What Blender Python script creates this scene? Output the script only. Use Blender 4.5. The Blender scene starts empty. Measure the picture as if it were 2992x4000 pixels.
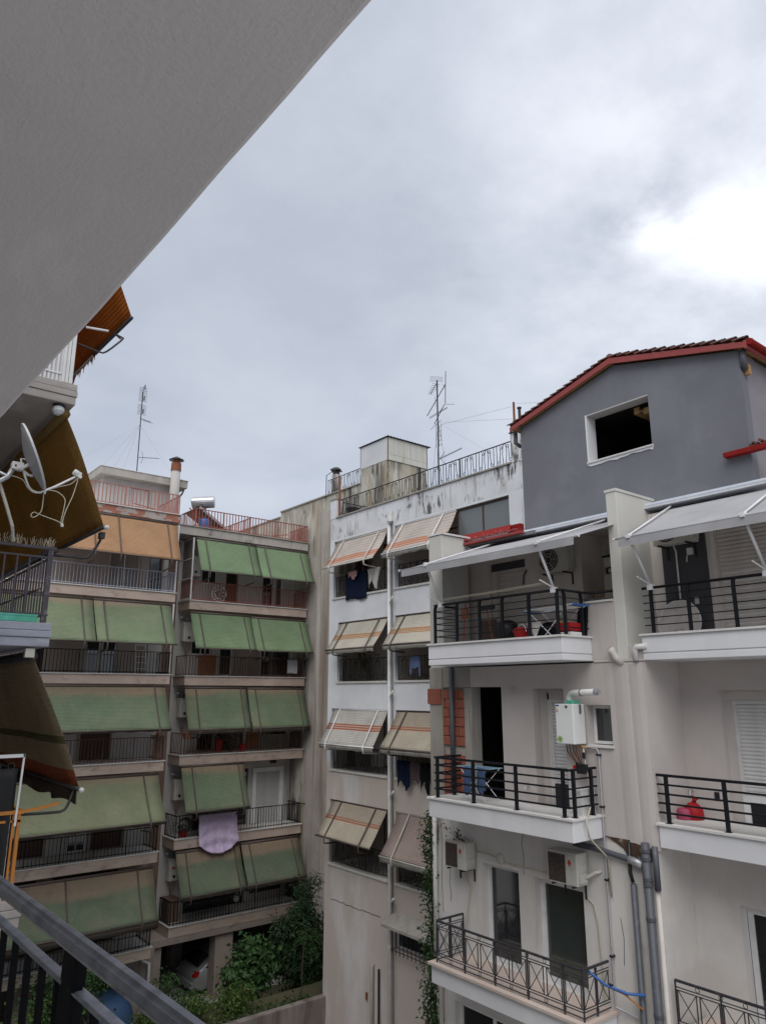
import bpy, math, random
from mathutils import Vector, Matrix
random.seed(7)
R_ = math.radians
S = bpy.context.scene
COL = S.collection

# ------------------------------------------------------------------ camera
cam = bpy.data.cameras.new('camera')
cam.sensor_fit = 'VERTICAL'; cam.sensor_height = 36.0; cam.sensor_width = 27.0
cam.lens = 2840.0 / 4000.0 * 36.0
cam.clip_start = 0.05; cam.clip_end = 2000
cam_o = bpy.data.objects.new('camera', cam); COL.objects.link(cam_o)
cam_o.location = (0, 0, 0)
cam_o.rotation_euler = (R_(90 + 13.98), 0, R_(-38.71))
S.camera = cam_o

# ------------------------------------------------------------------ world: overcast sky
SUN_EL, SUN_AZ = 54.0, 224.0        # azimuth clockwise from +Y
W = bpy.data.worlds.new('World'); S.world = W; W.use_nodes = True
nt = W.node_tree; nt.nodes.clear()
def N(t, **k):
    n = nt.nodes.new(t)
    for a, b in k.items(): setattr(n, a, b)
    return n
out = N('ShaderNodeOutputWorld')
sky = N('ShaderNodeTexSky'); sky.sky_type = 'NISHITA'; sky.sun_disc = False
sky.sun_elevation = R_(SUN_EL); sky.sun_rotation = R_(SUN_AZ)
bg_sky = N('ShaderNodeBackground'); bg_sky.inputs['Strength'].default_value = 0.08
nt.links.new(sky.outputs[0], bg_sky.inputs[0])
tc = N('ShaderNodeTexCoord')
sep = N('ShaderNodeSeparateXYZ'); nt.links.new(tc.outputs['Generated'], sep.inputs[0])
# project the direction on a cloud layer
zz = N('ShaderNodeMath', operation='ABSOLUTE'); nt.links.new(sep.outputs[2], zz.inputs[0])
za = N('ShaderNodeMath', operation='ADD'); za.inputs[1].default_value = 0.22; nt.links.new(zz.outputs[0], za.inputs[0])
dx = N('ShaderNodeMath', operation='DIVIDE'); nt.links.new(sep.outputs[0], dx.inputs[0]); nt.links.new(za.outputs[0], dx.inputs[1])
dy = N('ShaderNodeMath', operation='DIVIDE'); nt.links.new(sep.outputs[1], dy.inputs[0]); nt.links.new(za.outputs[0], dy.inputs[1])
cmb = N('ShaderNodeCombineXYZ'); nt.links.new(dx.outputs[0], cmb.inputs[0]); nt.links.new(dy.outputs[0], cmb.inputs[1])
n1 = N('ShaderNodeTexNoise'); n1.inputs['Scale'].default_value = 1.7; n1.inputs['Detail'].default_value = 7; n1.inputs['Roughness'].default_value = 0.52; n1.inputs['Distortion'].default_value = 0.25
nt.links.new(cmb.outputs[0], n1.inputs['Vector'])
cr = N('ShaderNodeValToRGB')
cr.color_ramp.elements[0].position = 0.36; cr.color_ramp.elements[0].color = (0.305, 0.333, 0.39, 1)
cr.color_ramp.elements[1].position = 0.68; cr.color_ramp.elements[1].color = (0.405, 0.432, 0.487, 1)
nt.links.new(n1.outputs[0], cr.inputs[0])
# the thin, bright gap in the cloud the sun shines through
def bright(direction, power, amount, prev):
    dot = N('ShaderNodeVectorMath', operation='DOT_PRODUCT'); dot.inputs[1].default_value = Vector(direction).normalized()
    nt.links.new(tc.outputs['Generated'], dot.inputs[0])
    mx = N('ShaderNodeMath', operation='MAXIMUM'); mx.inputs[1].default_value = 0.0; nt.links.new(dot.outputs['Value'], mx.inputs[0])
    pw = N('ShaderNodeMath', operation='POWER'); pw.inputs[1].default_value = power; nt.links.new(mx.outputs[0], pw.inputs[0])
    n2 = N('ShaderNodeTexNoise'); n2.inputs['Scale'].default_value = 3.0; n2.inputs['Detail'].default_value = 6; n2.inputs['Roughness'].default_value = 0.6
    nt.links.new(cmb.outputs[0], n2.inputs['Vector'])
    rr = N('ShaderNodeMapRange'); rr.inputs[1].default_value = 0.35; rr.inputs[2].default_value = 0.65; nt.links.new(n2.outputs[0], rr.inputs[0])
    rr.inputs[3].default_value = 0.2; rr.inputs[4].default_value = 1.0
    m = N('ShaderNodeMath', operation='MULTIPLY'); nt.links.new(pw.outputs[0], m.inputs[0]); nt.links.new(rr.outputs[0], m.inputs[1])
    mm = N('ShaderNodeMath', operation='MULTIPLY'); mm.inputs[1].default_value = amount; nt.links.new(m.outputs[0], mm.inputs[0])
    mix = N('ShaderNodeMix', data_type='RGBA'); mix.clamp_factor = True
    mix.inputs[7].default_value = (1.25, 1.26, 1.3, 1)
    nt.links.new(mm.outputs[0], mix.inputs[0]); nt.links.new(prev, mix.inputs[6])
    return mix.outputs[2]
c = cr.outputs[0]
c = bright((0.66, 0.25, 0.71), 9, 0.17, c)
c = bright((0.762, 0.355, 0.541), 40, 0.2, c)
c = bright((0.802, 0.30, 0.516), 900, 0.75, c)
c = bright((0.768, 0.352, 0.535), 1100, 0.75, c)
c = bright((0.735, 0.40, 0.547), 1800, 0.55, c)
bg_cl = N('ShaderNodeBackground'); bg_cl.inputs['Strength'].default_value = 1.0
nt.links.new(c, bg_cl.inputs[0])
mixs = N('ShaderNodeMixShader'); mixs.inputs[0].default_value = 0.9
nt.links.new(bg_sky.outputs[0], mixs.inputs[1]); nt.links.new(bg_cl.outputs[0], mixs.inputs[2])
nt.links.new(mixs.outputs[0], out.inputs[0])

# one very soft sun: the light the cloud lets through
sl = bpy.data.lights.new('sun', 'SUN'); sl.energy = 1.5; sl.angle = R_(60); sl.color = (1.0, 0.965, 0.92)
so = bpy.data.objects.new('sun', sl); COL.objects.link(so)
sd = Vector((math.sin(R_(SUN_AZ)) * math.cos(R_(SUN_EL)), math.cos(R_(SUN_AZ)) * math.cos(R_(SUN_EL)), math.sin(R_(SUN_EL))))
so.rotation_euler = sd.to_track_quat('Z', 'Y').to_euler()
so.location = sd * 60

S.view_settings.view_transform = 'Standard'; S.view_settings.look = 'None'
S.view_settings.exposure = 0.72; S.view_settings.gamma = 1.0; S.view_settings.use_curve_mapping = False

# ------------------------------------------------------------------ materials
MATS = {}
def mat_base(name):
    m = bpy.data.materials.new(name); m.use_nodes = True
    t = m.node_tree; b = t.nodes['Principled BSDF']
    MATS[name] = m
    return m, t, b
def nd(t, ty, **k):
    n = t.nodes.new(ty)
    for a, b in k.items(): setattr(n, a, b)
    return n
def mixrgb(t, fac, a, b, mode='MIX'):
    n = nd(t, 'ShaderNodeMix', data_type='RGBA', blend_type=mode)
    for i, v in ((0, fac), (6, a), (7, b)):
        if hasattr(v, 'is_linked'): t.links.new(v, n.inputs[i])
        elif i == 0: n.inputs[0].default_value = v
        else: n.inputs[i].default_value = (*v, 1) if len(v) == 3 else v
    return n.outputs[2]
def noise(t, vec, scale, detail=4, rough=0.55, dist=0.0):
    n = nd(t, 'ShaderNodeTexNoise'); n.inputs['Scale'].default_value = scale; n.inputs['Detail'].default_value = detail
    n.inputs['Roughness'].default_value = rough; n.inputs['Distortion'].default_value = dist
    if vec is not None: t.links.new(vec, n.inputs['Vector'])
    return n.outputs[0]
def ramp(t, fac, lo, hi, smooth=True):
    n = nd(t, 'ShaderNodeMapRange'); n.interpolation_type = 'SMOOTHSTEP' if smooth else 'LINEAR'
    n.inputs[1].default_value = lo; n.inputs[2].default_value = hi
    t.links.new(fac, n.inputs[0]); return n.outputs[0]
def mul(t, a, b):
    n = nd(t, 'ShaderNodeMath', operation='MULTIPLY')
    for i, v in enumerate((a, b)):
        if hasattr(v, 'is_linked'): t.links.new(v, n.inputs[i])
        else: n.inputs[i].default_value = v
    return n.outputs[0]
def objco(t, scale=(1, 1, 1)):
    tc = nd(t, 'ShaderNodeTexCoord'); mp = nd(t, 'ShaderNodeMapping'); mp.inputs['Scale'].default_value = scale
    t.links.new(tc.outputs['Object'], mp.inputs[0]); return mp.outputs[0]
def bump(t, b, h, strength, dist=0.01):
    n = nd(t, 'ShaderNodeBump'); n.inputs['Strength'].default_value = strength; n.inputs['Distance'].default_value = dist
    t.links.new(h, n.inputs['Height']); t.links.new(n.outputs[0], b.inputs['Normal'])
def zcoord(t):
    g = nd(t, 'ShaderNodeNewGeometry'); s = nd(t, 'ShaderNodeSeparateXYZ'); t.links.new(g.outputs['Position'], s.inputs[0]); return s.outputs[2]

def plaster(name, c1, c2, rough=0.9, stains=(), streak_scale=(2.2, 2.2, 0.16), grain=60, gstr=0.25, zpaint=None, late=(), trowel=0.0):
    """painted render: slow mottling, fine grain, rain streaks; stains = [(colour, lo, hi, amount, scale vector)]"""
    m, t, b = mat_base(name)
    o = objco(t)
    col = mixrgb(t, ramp(t, noise(t, o, 0.9, 6, 0.6), 0.3, 0.72), c1, c2)
    col = mixrgb(t, mul(t, ramp(t, noise(t, objco(t, (0.45, 0.45, 0.6)), 1.0, 4, 0.55, 0.4), 0.48, 0.6), 0.35), col, tuple(x * 0.86 for x in c2))
    if zpaint:                                     # older coat of paint below a ragged line
        zc, cc, soft = zpaint
        z = zcoord(t)
        nn = noise(t, objco(t, (0.5, 0.5, 0.35)), 1.0, 5)
        ad = nd(t, 'ShaderNodeMath', operation='MULTIPLY_ADD'); t.links.new(nn, ad.inputs[0]); ad.inputs[1].default_value = soft * 2; t.links.new(z, ad.inputs[2])
        f = ramp(t, ad.outputs[0], zc + soft + 0.25, zc + soft - 0.25)
        for (sc, lo, hi, amt, vec) in late: cc = mixrgb(t, mul(t, ramp(t, noise(t, objco(t, vec), 1.0, 6, 0.6, 0.15), lo, hi), amt), cc, sc)
        col = mixrgb(t, f, col, cc)
    for st in stains:
        sc, lo, hi, amt, vec = st[:5]
        f = mul(t, ramp(t, noise(t, objco(t, vec), 1.0, 7, 0.62, 0.15), lo, hi), amt)
        if len(st) > 5: f = mul(t, f, ramp(t, noise(t, objco(t, st[5]), 1.0, 4, 0.6, 0.3), 0.5, 0.62))
        col = mixrgb(t, f, col, sc)
    f = mul(t, ramp(t, noise(t, objco(t, streak_scale), 1.6, 5, 0.6), 0.5, 0.85), 0.22)
    col = mixrgb(t, f, col, tuple(x * 0.62 for x in c1))
    g = noise(t, o, grain, 3, 0.7)
    col = mixrgb(t, mul(t, ramp(t, g, 0.35, 0.75), 0.14), col, tuple(x * 0.7 for x in c1))
    t.links.new(col, b.inputs['Base Color']); b.inputs['Roughness'].default_value = rough
    b.inputs['Specular IOR Level'].default_value = 0.2
    if trowel:
        h = nd(t, 'ShaderNodeMath', operation='MULTIPLY_ADD'); t.links.new(noise(t, objco(t, (16, 3.5, 16)), 1.0, 5, 0.6, 1.2), h.inputs[0]); h.inputs[1].default_value = trowel; t.links.new(g, h.inputs[2]); g = h.outputs[0]
    bump(t, b, g, gstr, 0.008)
    return m

def paint(name, c, rough=0.5, metal=0.0, spec=0.4, wear=None, wlo=0.55, whi=0.7, wscale=9, var=0.15, bstr=0.0):
    m, t, b = mat_base(name)
    o = objco(t)
    col = mixrgb(t, ramp(t, noise(t, o, 4.0, 5), 0.3, 0.75), c, tuple(x * (1 - var) for x in c))
    if wear: col = mixrgb(t, ramp(t, noise(t, o, wscale, 6, 0.65), wlo, whi), col, wear)
    t.links.new(col, b.inputs['Base Color']); b.inputs['Roughness'].default_value = rough; b.inputs['Metallic'].default_value = metal; b.inputs['Specular IOR Level'].default_value = spec
    if bstr: bump(t, b, noise(t, o, 40, 3), bstr, 0.005)
    return m

def glass(name, c=(0.02, 0.022, 0.025), rough=0.06):
    m, t, b = mat_base(name)
    b.inputs['Base Color'].default_value = (*c, 1); b.inputs['Roughness'].default_value = rough
    b.inputs['Specular IOR Level'].default_value = 1.0
    return m

def fabric(name, top, body, fade=0.0, fadelen=0.35, stripes=None, ribs=26, trans=0.25, dirt=(0.12, 0.11, 0.09), dirt_amt=0.35, spots=0.0, valley=None):
    """awning cloth on UV: v = 0 at the roller, 1 at the front bar; faded top, ribs, stripes across, dirt"""
    m, t, b = mat_base(name)
    uv = nd(t, 'ShaderNodeUVMap'); s = nd(t, 'ShaderNodeSeparateXYZ'); t.links.new(uv.outputs[0], s.inputs[0])
    v = s.outputs[1]
    o = objco(t)
    n = noise(t, o, 1.1, 5, 0.6)
    col = mixrgb(t, ramp(t, n, 0.3, 0.75), body, tuple(x * 0.8 for x in body))
    if stripes:
        for (a, e, sc) in stripes:
            f1 = nd(t, 'ShaderNodeMath', operation='GREATER_THAN'); t.links.new(v, f1.inputs[0]); f1.inputs[1].default_value = a
            f2 = nd(t, 'ShaderNodeMath', operation='LESS_THAN'); t.links.new(v, f2.inputs[0]); f2.inputs[1].default_value = e
            col = mixrgb(t, mul(t, f1.outputs[0], f2.outputs[0]), col, sc)
    if fade > 0:
        nn = noise(t, objco(t, (0.5, 0.5, 0.9)), 0.9, 4, 0.5, 0.2)
        ad = nd(t, 'ShaderNodeMath', operation='MULTIPLY_ADD'); t.links.new(nn, ad.inputs[0]); ad.inputs[1].default_value = 0.4; t.links.new(v, ad.inputs[2])
        f = mul(t, ramp(t, ad.outputs[0], fadelen + 0.2 + 0.09, fadelen + 0.2 - 0.06), fade)
        col = mixrgb(t, f, col, top)
        f = mul(t, ramp(t, noise(t, objco(t, (0.7, 0.7, 1.3)), 1.0, 5), 0.42, 0.72), fade * 0.65)
        col = mixrgb(t, f, col, tuple(0.45 * x + 0.55 * y for x, y in zip(top, body)))
    col = mixrgb(t, mul(t, ramp(t, noise(t, objco(t, (3, 3, 0.8)), 2.0, 6, 0.65), 0.5, 0.8), dirt_amt), col, dirt)
    if spots: col = mixrgb(t, mul(t, ramp(t, noise(t, o, 14, 2, 0.4), 0.71, 0.76), spots), col, (0.5, 0.5, 0.45))
    w = nd(t, 'ShaderNodeMath', operation='MULTIPLY'); t.links.new(v, w.inputs[0]); w.inputs[1].default_value = ribs * 6.2832
    si = nd(t, 'ShaderNodeMath', operation='SINE'); t.links.new(w.outputs[0], si.inputs[0])
    col = mixrgb(t, mul(t, ramp(t, si.outputs[0], 0.2, 1.0), 0.16), col, tuple(x * 0.55 for x in body))
    b.inputs['Roughness'].default_value = 0.85; b.inputs['Specular IOR Level'].default_value = 0.15
    t.links.new(col, b.inputs['Base Color'])
    bump(t, b, si.outputs[0], 0.5, 0.012)
    tr = nd(t, 'ShaderNodeBsdfTranslucent'); t.links.new(col, tr.inputs[0])
    mx = nd(t, 'ShaderNodeMixShader'); mx.inputs[0].default_value = trans
    t.links.new(b.outputs[0], mx.inputs[1]); t.links.new(tr.outputs[0], mx.inputs[2])
    t.links.new(mx.outputs[0], t.nodes['Material Output'].inputs[0])
    return m

def cloth(name, c, trans=0.15):
    m, t, b = mat_base(name)
    o = objco(t)
    col = mixrgb(t, ramp(t, noise(t, o, 12, 4), 0.3, 0.75), c, tuple(x * 0.8 for x in c))
    t.links.new(col, b.inputs['Base Color']); b.inputs['Roughness'].default_value = 0.9; b.inputs['Specular IOR Level'].default_value = 0.1
    tr = nd(t, 'ShaderNodeBsdfTranslucent'); t.links.new(col, tr.inputs[0])
    mx = nd(t, 'ShaderNodeMixShader'); mx.inputs[0].default_value = trans
    t.links.new(b.outputs[0], mx.inputs[1]); t.links.new(tr.outputs[0], mx.inputs[2])
    t.links.new(mx.outputs[0], t.nodes['Material Output'].inputs[0])
    return m

def leafmat(name, c1, c2):
    m, t, b = mat_base(name)
    o = objco(t)
    col = mixrgb(t, ramp(t, noise(t, o, 7.0, 3), 0.35, 0.68), c1, c2)
    t.links.new(col, b.inputs['Base Color']); b.inputs['Roughness'].default_value = 0.55; b.inputs['Specular IOR Level'].default_value = 0.3
    tr = nd(t, 'ShaderNodeBsdfTranslucent'); t.links.new(col, tr.inputs[0])
    mx = nd(t, 'ShaderNodeMixShader'); mx.inputs[0].default_value = 0.25
    t.links.new(b.outputs[0], mx.inputs[1]); t.links.new(tr.outputs[0], mx.inputs[2])
    t.links.new(mx.outputs[0], t.nodes['Material Output'].inputs[0])
    return m

BLK = (0.035, 0.034, 0.032)
plaster('white_render', (0.74, 0.755, 0.78), (0.66, 0.675, 0.70), stains=[((0.46, 0.45, 0.42), 0.62, 0.8, 0.35, (0.7, 0.7, 0.5))], late=[((0.66, 0.64, 0.63), 0.5, 0.66, 0.75, (0.7, 0.42, 0.16)), ((0.40, 0.335, 0.285), 0.55, 0.75, 0.45, (3.0, 2.2, 0.22))], 
        zpaint=(-2.2, (0.50, 0.435, 0.385), 1.1), gstr=0.12)
plaster('parapet_render', (0.72, 0.735, 0.755), (0.62, 0.63, 0.645), stains=[((0.50, 0.46, 0.36), 0.58, 0.72, 0.55, (1.0, 1.0, 0.7)), (BLK, 0.47, 0.62, 0.9, (9.0, 8.0, 1.6), (0.9, 0.8, 1.2)), ((0.16, 0.15, 0.13), 0.5, 0.62, 0.6, (3.0, 3.0, 1.1), (1.0, 0.9, 0.9)), ((0.2, 0.19, 0.17), 0.55, 0.7, 0.5, (7.0, 6.0, 0.6))], gstr=0.15)
plaster('old_render', (0.46, 0.43, 0.37), (0.36, 0.34, 0.30), stains=[((0.62, 0.60, 0.54), 0.48, 0.6, 0.7, (1.6, 1.6, 0.5)), ((0.36, 0.27, 0.15), 0.5, 0.66, 0.6, (2.5, 2.0, 0.3)), (BLK, 0.42, 0.58, 0.95, (6.0, 5.0, 0.55), (0.9, 0.8, 0.35)), ((0.10, 0.09, 0.08), 0.5, 0.64, 0.7, (2.2, 1.7, 0.25))], gstr=0.4)
plaster('party_wall_render', (0.46, 0.42, 0.38), (0.36, 0.32, 0.29), stains=[((0.22, 0.16, 0.125), 0.46, 0.66, 0.8, (1.6, 1.6, 0.1)), ((0.58, 0.55, 0.52), 0.52, 0.68, 0.7, (2.6, 2.6, 0.13))], gstr=0.4)
plaster('beige_render', (0.56, 0.518, 0.497), (0.50, 0.46, 0.44), stains=[((0.36, 0.30, 0.245), 0.58, 0.78, 0.35, (1.8, 1.8, 0.16))], gstr=0.3)
plaster('lower_render', (0.68, 0.66, 0.635), (0.58, 0.555, 0.53), stains=[((0.38, 0.325, 0.26), 0.54, 0.74, 0.65, (2.0, 2.0, 0.3)), ((0.16, 0.14, 0.12), 0.64, 0.76, 0.6, (1.6, 1.6, 0.35))], gstr=0.2)
plaster('loggia_render', (0.74, 0.68, 0.63), (0.67, 0.61, 0.565), gstr=0.2)
plaster('grey_render', (0.20, 0.204, 0.225), (0.168, 0.172, 0.19), stains=[((0.245, 0.249, 0.268), 0.5, 0.75, 0.5, (0.8, 0.8, 0.8))], gstr=0.35)
plaster('mauve_render', (0.27, 0.255, 0.275), (0.235, 0.22, 0.24), gstr=0.3)
plaster('white_slab', (0.73, 0.735, 0.755), (0.665, 0.67, 0.69), stains=[((0.42, 0.40, 0.38), 0.62, 0.8, 0.3, (4, 4, 0.8))], gstr=0.08)
plaster('cream_render', (0.63, 0.62, 0.575), (0.57, 0.56, 0.52), gstr=0.12)
plaster('ceiling_render', (0.80, 0.775, 0.785), (0.76, 0.735, 0.745), stains=[((0.66, 0.64, 0.65), 0.45, 0.75, 0.3, (2.5, 0.7, 2)), ((0.86, 0.84, 0.85), 0.55, 0.7, 0.4, (5, 1.2, 3))], grain=70, gstr=0.45, streak_scale=(0.6, 0.6, 0.6), trowel=1.1)
plaster('stone_fascia', (0.58, 0.47, 0.40), (0.46, 0.365, 0.31), stains=[((0.21, 0.16, 0.13), 0.5, 0.72, 0.5, (3.0, 3.0, 5.0)), ((0.55, 0.48, 0.42), 0.55, 0.7, 0.5, (2.0, 2.0, 6.0))], grain=22, gstr=0.9)
plaster('roof_fascia', (0.46, 0.43, 0.39), (0.36, 0.33, 0.30), stains=[(BLK, 0.56, 0.72, 0.75, (1.6, 1.6, 1.2)), ((0.55, 0.53, 0.5), 0.5, 0.65, 0.5, (2.2, 2.2, 1.0))], gstr=0.5)
plaster('peeled_fascia', (0.47, 0.43, 0.385), (0.37, 0.33, 0.30), stains=[((0.36, 0.12, 0.075), 0.52, 0.545, 0.9, (1.2, 1.2, 2.6)), (BLK, 0.62, 0.74, 0.7, (1.6, 1.6, 0.8))], gstr=0.5)
plaster('block_wall', (0.37, 0.315, 0.28), (0.30, 0.25, 0.225), stains=[((0.14, 0.115, 0.10), 0.5, 0.75, 0.5, (1.0, 1.0, 0.5))], gstr=0.3)
plaster('block_wall_light', (0.50, 0.48, 0.46), (0.43, 0.41, 0.39), gstr=0.2)
plaster('concrete', (0.40, 0.375, 0.34), (0.29, 0.27, 0.24), stains=[((0.20, 0.18, 0.155), 0.5, 0.7, 0.6, (6, 6, 0.5)), ((0.5, 0.47, 0.42), 0.55, 0.7, 0.5, (2, 2, 1))], gstr=0.7)
plaster('board_concrete', (0.47, 0.43, 0.40), (0.36, 0.33, 0.31), stains=[((0.22, 0.2, 0.18), 0.55, 0.72, 0.55, (1.5, 1.5, 9)), ((0.6, 0.57, 0.53), 0.56, 0.7, 0.5, (1.5, 1.5, 7))], gstr=0.8)
plaster('blue_grey_slab', (0.39, 0.405, 0.47), (0.31, 0.325, 0.39), stains=[((0.22, 0.225, 0.26), 0.55, 0.7, 0.6, (1.5, 1.5, 9)), ((0.55, 0.56, 0.6), 0.58, 0.7, 0.5, (1.5, 1.5, 8))], gstr=0.9)
plaster('soil', (0.09, 0.075, 0.05), (0.06, 0.075, 0.03), stains=[((0.18, 0.15, 0.12), 0.55, 0.75, 0.5, (1, 1, 1))], grain=12, gstr=1.0)
plaster('paving', (0.48, 0.465, 0.445), (0.40, 0.385, 0.365), grain=14, gstr=0.4)
plaster('garden_wall_render', (0.25, 0.215, 0.195), (0.18, 0.155, 0.14), stains=[((0.08, 0.068, 0.058), 0.48, 0.68, 0.8, (2.2, 2.2, 0.4)), ((0.33, 0.3, 0.28), 0.55, 0.7, 0.5, (3, 3, 0.4))], gstr=0.4)
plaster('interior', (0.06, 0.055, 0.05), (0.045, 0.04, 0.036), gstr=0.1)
plaster('marble', (0.70, 0.69, 0.67), (0.6, 0.59, 0.57), gstr=0.03, grain=20)
plaster('pink_marble', (0.60, 0.50, 0.44), (0.52, 0.43, 0.38), gstr=0.03, grain=20)
plaster('mortar', (0.45, 0.42, 0.38), (0.36, 0.335, 0.30), gstr=0.6)
plaster('broken_plaster', (0.10, 0.06, 0.04), (0.05, 0.035, 0.028), stains=[((0.38, 0.33, 0.27), 0.55, 0.65, 0.7, (4, 4, 4))], gstr=0.9)
plaster('brick_clay', (0.34, 0.115, 0.075), (0.25, 0.085, 0.06), stains=[((0.45, 0.33, 0.26), 0.6, 0.75, 0.5, (7, 7, 4))], gstr=0.5)
plaster('charcoal_render', (0.085, 0.083, 0.092), (0.07, 0.068, 0.075), gstr=0.15)
paint('roof_tile', (0.17, 0.065, 0.05), 0.7, wear=(0.05, 0.035, 0.032), wlo=0.42, whi=0.68, wscale=5, var=0.3, bstr=0.3)
paint('red_metal', (0.24, 0.014, 0.011), 0.75, spec=0.15, wear=(0.22, 0.018, 0.016), wlo=0.45, whi=0.75)
paint('red_fascia', (0.30, 0.055, 0.05), 0.5, wear=(0.24, 0.045, 0.042))
paint('red_rail', (0.33, 0.095, 0.07), 0.6, wear=(0.40, 0.2, 0.16), wlo=0.5, whi=0.75)
paint('pink_rail', (0.42, 0.20, 0.165), 0.6, wear=(0.33, 0.10, 0.07), wlo=0.5, whi=0.7)
paint('brown_rail', (0.11, 0.05, 0.038), 0.6, wear=(0.2, 0.11, 0.08))
paint('black_rail', (0.008, 0.008, 0.010), 0.75, spec=0.12)
paint('anthracite', (0.011, 0.012, 0.016), 0.6, spec=0.2)
paint('iron', (0.02, 0.019, 0.02), 0.6, wear=(0.15, 0.085, 0.05), wlo=0.6, whi=0.72)
paint('grey_iron', (0.035, 0.036, 0.043), 0.5, wear=(0.075, 0.07, 0.068), wlo=0.5, whi=0.7)
paint('light_blue_rail', (0.42, 0.44, 0.52), 0.55, wear=(0.32, 0.33, 0.40))
paint('dark_purple_rail', (0.075, 0.066, 0.078), 0.6, wear=(0.16, 0.15, 0.17))
paint('orange_rail', (0.52, 0.20, 0.035), 0.55, wear=(0.36, 0.13, 0.04))
paint('handrail', (0.30, 0.305, 0.34), 0.42, metal=0.15, wear=(0.13, 0.135, 0.16), wlo=0.4, whi=0.7, wscale=11, var=0.3)
paint('handrail_edge', (0.42, 0.41, 0.42), 0.4, metal=0.2, wear=(0.12, 0.10, 0.10), wlo=0.45, whi=0.75, wscale=14)
paint('white_metal', (0.74, 0.74, 0.75), 0.4, wear=(0.6, 0.59, 0.57))
paint('cassette_paint', (0.50, 0.54, 0.60), 0.4)
paint('cream_metal', (0.55, 0.53, 0.47), 0.5, wear=(0.36, 0.31, 0.24), wlo=0.52, whi=0.75)
paint('brown_arm', (0.10, 0.078, 0.07), 0.5)
paint('galvanised', (0.42, 0.43, 0.46), 0.4, metal=0.5, wear=(0.3, 0.3, 0.32))
paint('dark_metal', (0.06, 0.058, 0.058), 0.5, metal=0.3)
paint('rust', (0.24, 0.085, 0.04), 0.8, wear=(0.12, 0.05, 0.03))
paint('grey_pvc', (0.085, 0.091, 0.108), 0.45, wear=(0.12, 0.125, 0.14))
paint('white_pvc', (0.70, 0.695, 0.68), 0.4, wear=(0.58, 0.57, 0.54))
paint('beige_pvc', (0.58, 0.545, 0.515), 0.5)
paint('white_plastic', (0.72, 0.72, 0.71), 0.4)
paint('ac_body', (0.50, 0.49, 0.445), 0.5, wear=(0.37, 0.34, 0.29), wlo=0.5, whi=0.75)
paint('ac_body_clean', (0.56, 0.54, 0.49), 0.5)
paint('boiler_white', (0.74, 0.75, 0.74), 0.3, var=0.04)
paint('boiler_old', (0.62, 0.60, 0.55), 0.45, wear=(0.5, 0.42, 0.3))
paint('wood_door', (0.20, 0.075, 0.04), 0.55, wear=(0.13, 0.05, 0.028))
paint('brown_door', (0.075, 0.04, 0.028), 0.55)
paint('orange_panel', (0.34, 0.13, 0.06), 0.6)
paint('timber', (0.42, 0.25, 0.11), 0.7)
paint('shutter_white', (0.63, 0.625, 0.62), 0.5)
paint('shutter_beige', (0.66, 0.60, 0.555), 0.5)
paint('shutter_old', (0.50, 0.50, 0.50), 0.55)
paint('panel_brown', (0.20, 0.13, 0.10), 0.7, wear=(0.14, 0.09, 0.07))
paint('curtain', (0.30, 0.29, 0.28), 0.9)
paint('black_plastic', (0.018, 0.018, 0.02), 0.4)
paint('red_plastic', (0.36, 0.014, 0.018), 0.45, spec=0.2)
paint('pink_plastic', (0.40, 0.06, 0.13), 0.5)
paint('yellow_cloth', (0.50, 0.34, 0.07), 0.9)
paint('blue_plastic', (0.035, 0.12, 0.36), 0.4)
paint('light_blue_plastic', (0.28, 0.43, 0.55), 0.4)
paint('turquoise_plastic', (0.09, 0.43, 0.30), 0.45, wear=(0.13, 0.5, 0.42), wlo=0.5, whi=0.6, wscale=2)
paint('navy_cover', (0.03, 0.075, 0.165), 0.6)
paint('car_paint', (0.30, 0.305, 0.31), 0.3, metal=0.3, var=0.05)
paint('tyre', (0.02, 0.02, 0.02), 0.9)
paint('tail_red', (0.32, 0.015, 0.012), 0.25)
paint('steel_tank', (0.60, 0.61, 0.63), 0.25, metal=0.6)
paint('solar_glass', (0.09, 0.045, 0.032), 0.3)
paint('dish_grey', (0.42, 0.43, 0.44), 0.45, var=0.05)
paint('dish_rim', (0.60, 0.62, 0.63), 0.4)
paint('terracotta', (0.38, 0.15, 0.08), 0.8)
paint('bark', (0.09, 0.065, 0.045), 0.9, bstr=0.6)
paint('mesh_black', (0.012, 0.012, 0.014), 0.7)
paint('ac_grille', (0.06, 0.043, 0.038), 0.7, wear=(0.14, 0.11, 0.1), wlo=0.5, whi=0.7, wscale=20)
paint('cardboard', (0.36, 0.27, 0.18), 0.9)
paint('grey_board', (0.55, 0.51, 0.49), 0.85, wear=(0.3, 0.28, 0.27))
paint('copper_pipe', (0.30, 0.14, 0.09), 0.4, metal=0.6)
paint('cable', (0.52, 0.48, 0.38), 0.6)
paint('wire', (0.30, 0.31, 0.34), 0.6)
paint('label_green', (0.34, 0.48, 0.20), 0.5)
paint('label_blue', (0.05, 0.08, 0.28), 0.5)
paint('label_yellow', (0.65, 0.45, 0.05), 0.5)
paint('label_red', (0.45, 0.05, 0.035), 0.5)
paint('print_grey', (0.12, 0.12, 0.13), 0.6)
plaster('cladding_white', (0.66, 0.68, 0.70), (0.60, 0.615, 0.635), gstr=0.03, grain=20)
plaster('cladding_stained', (0.60, 0.60, 0.56), (0.52, 0.52, 0.47), stains=[((0.42, 0.40, 0.28), 0.5, 0.7, 0.6, (2, 2, 0.15)), ((0.28, 0.12, 0.04), 0.58, 0.7, 0.8, (7, 1, 0.12))], gstr=0.03, grain=20)
glass('pane_dark')
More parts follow.
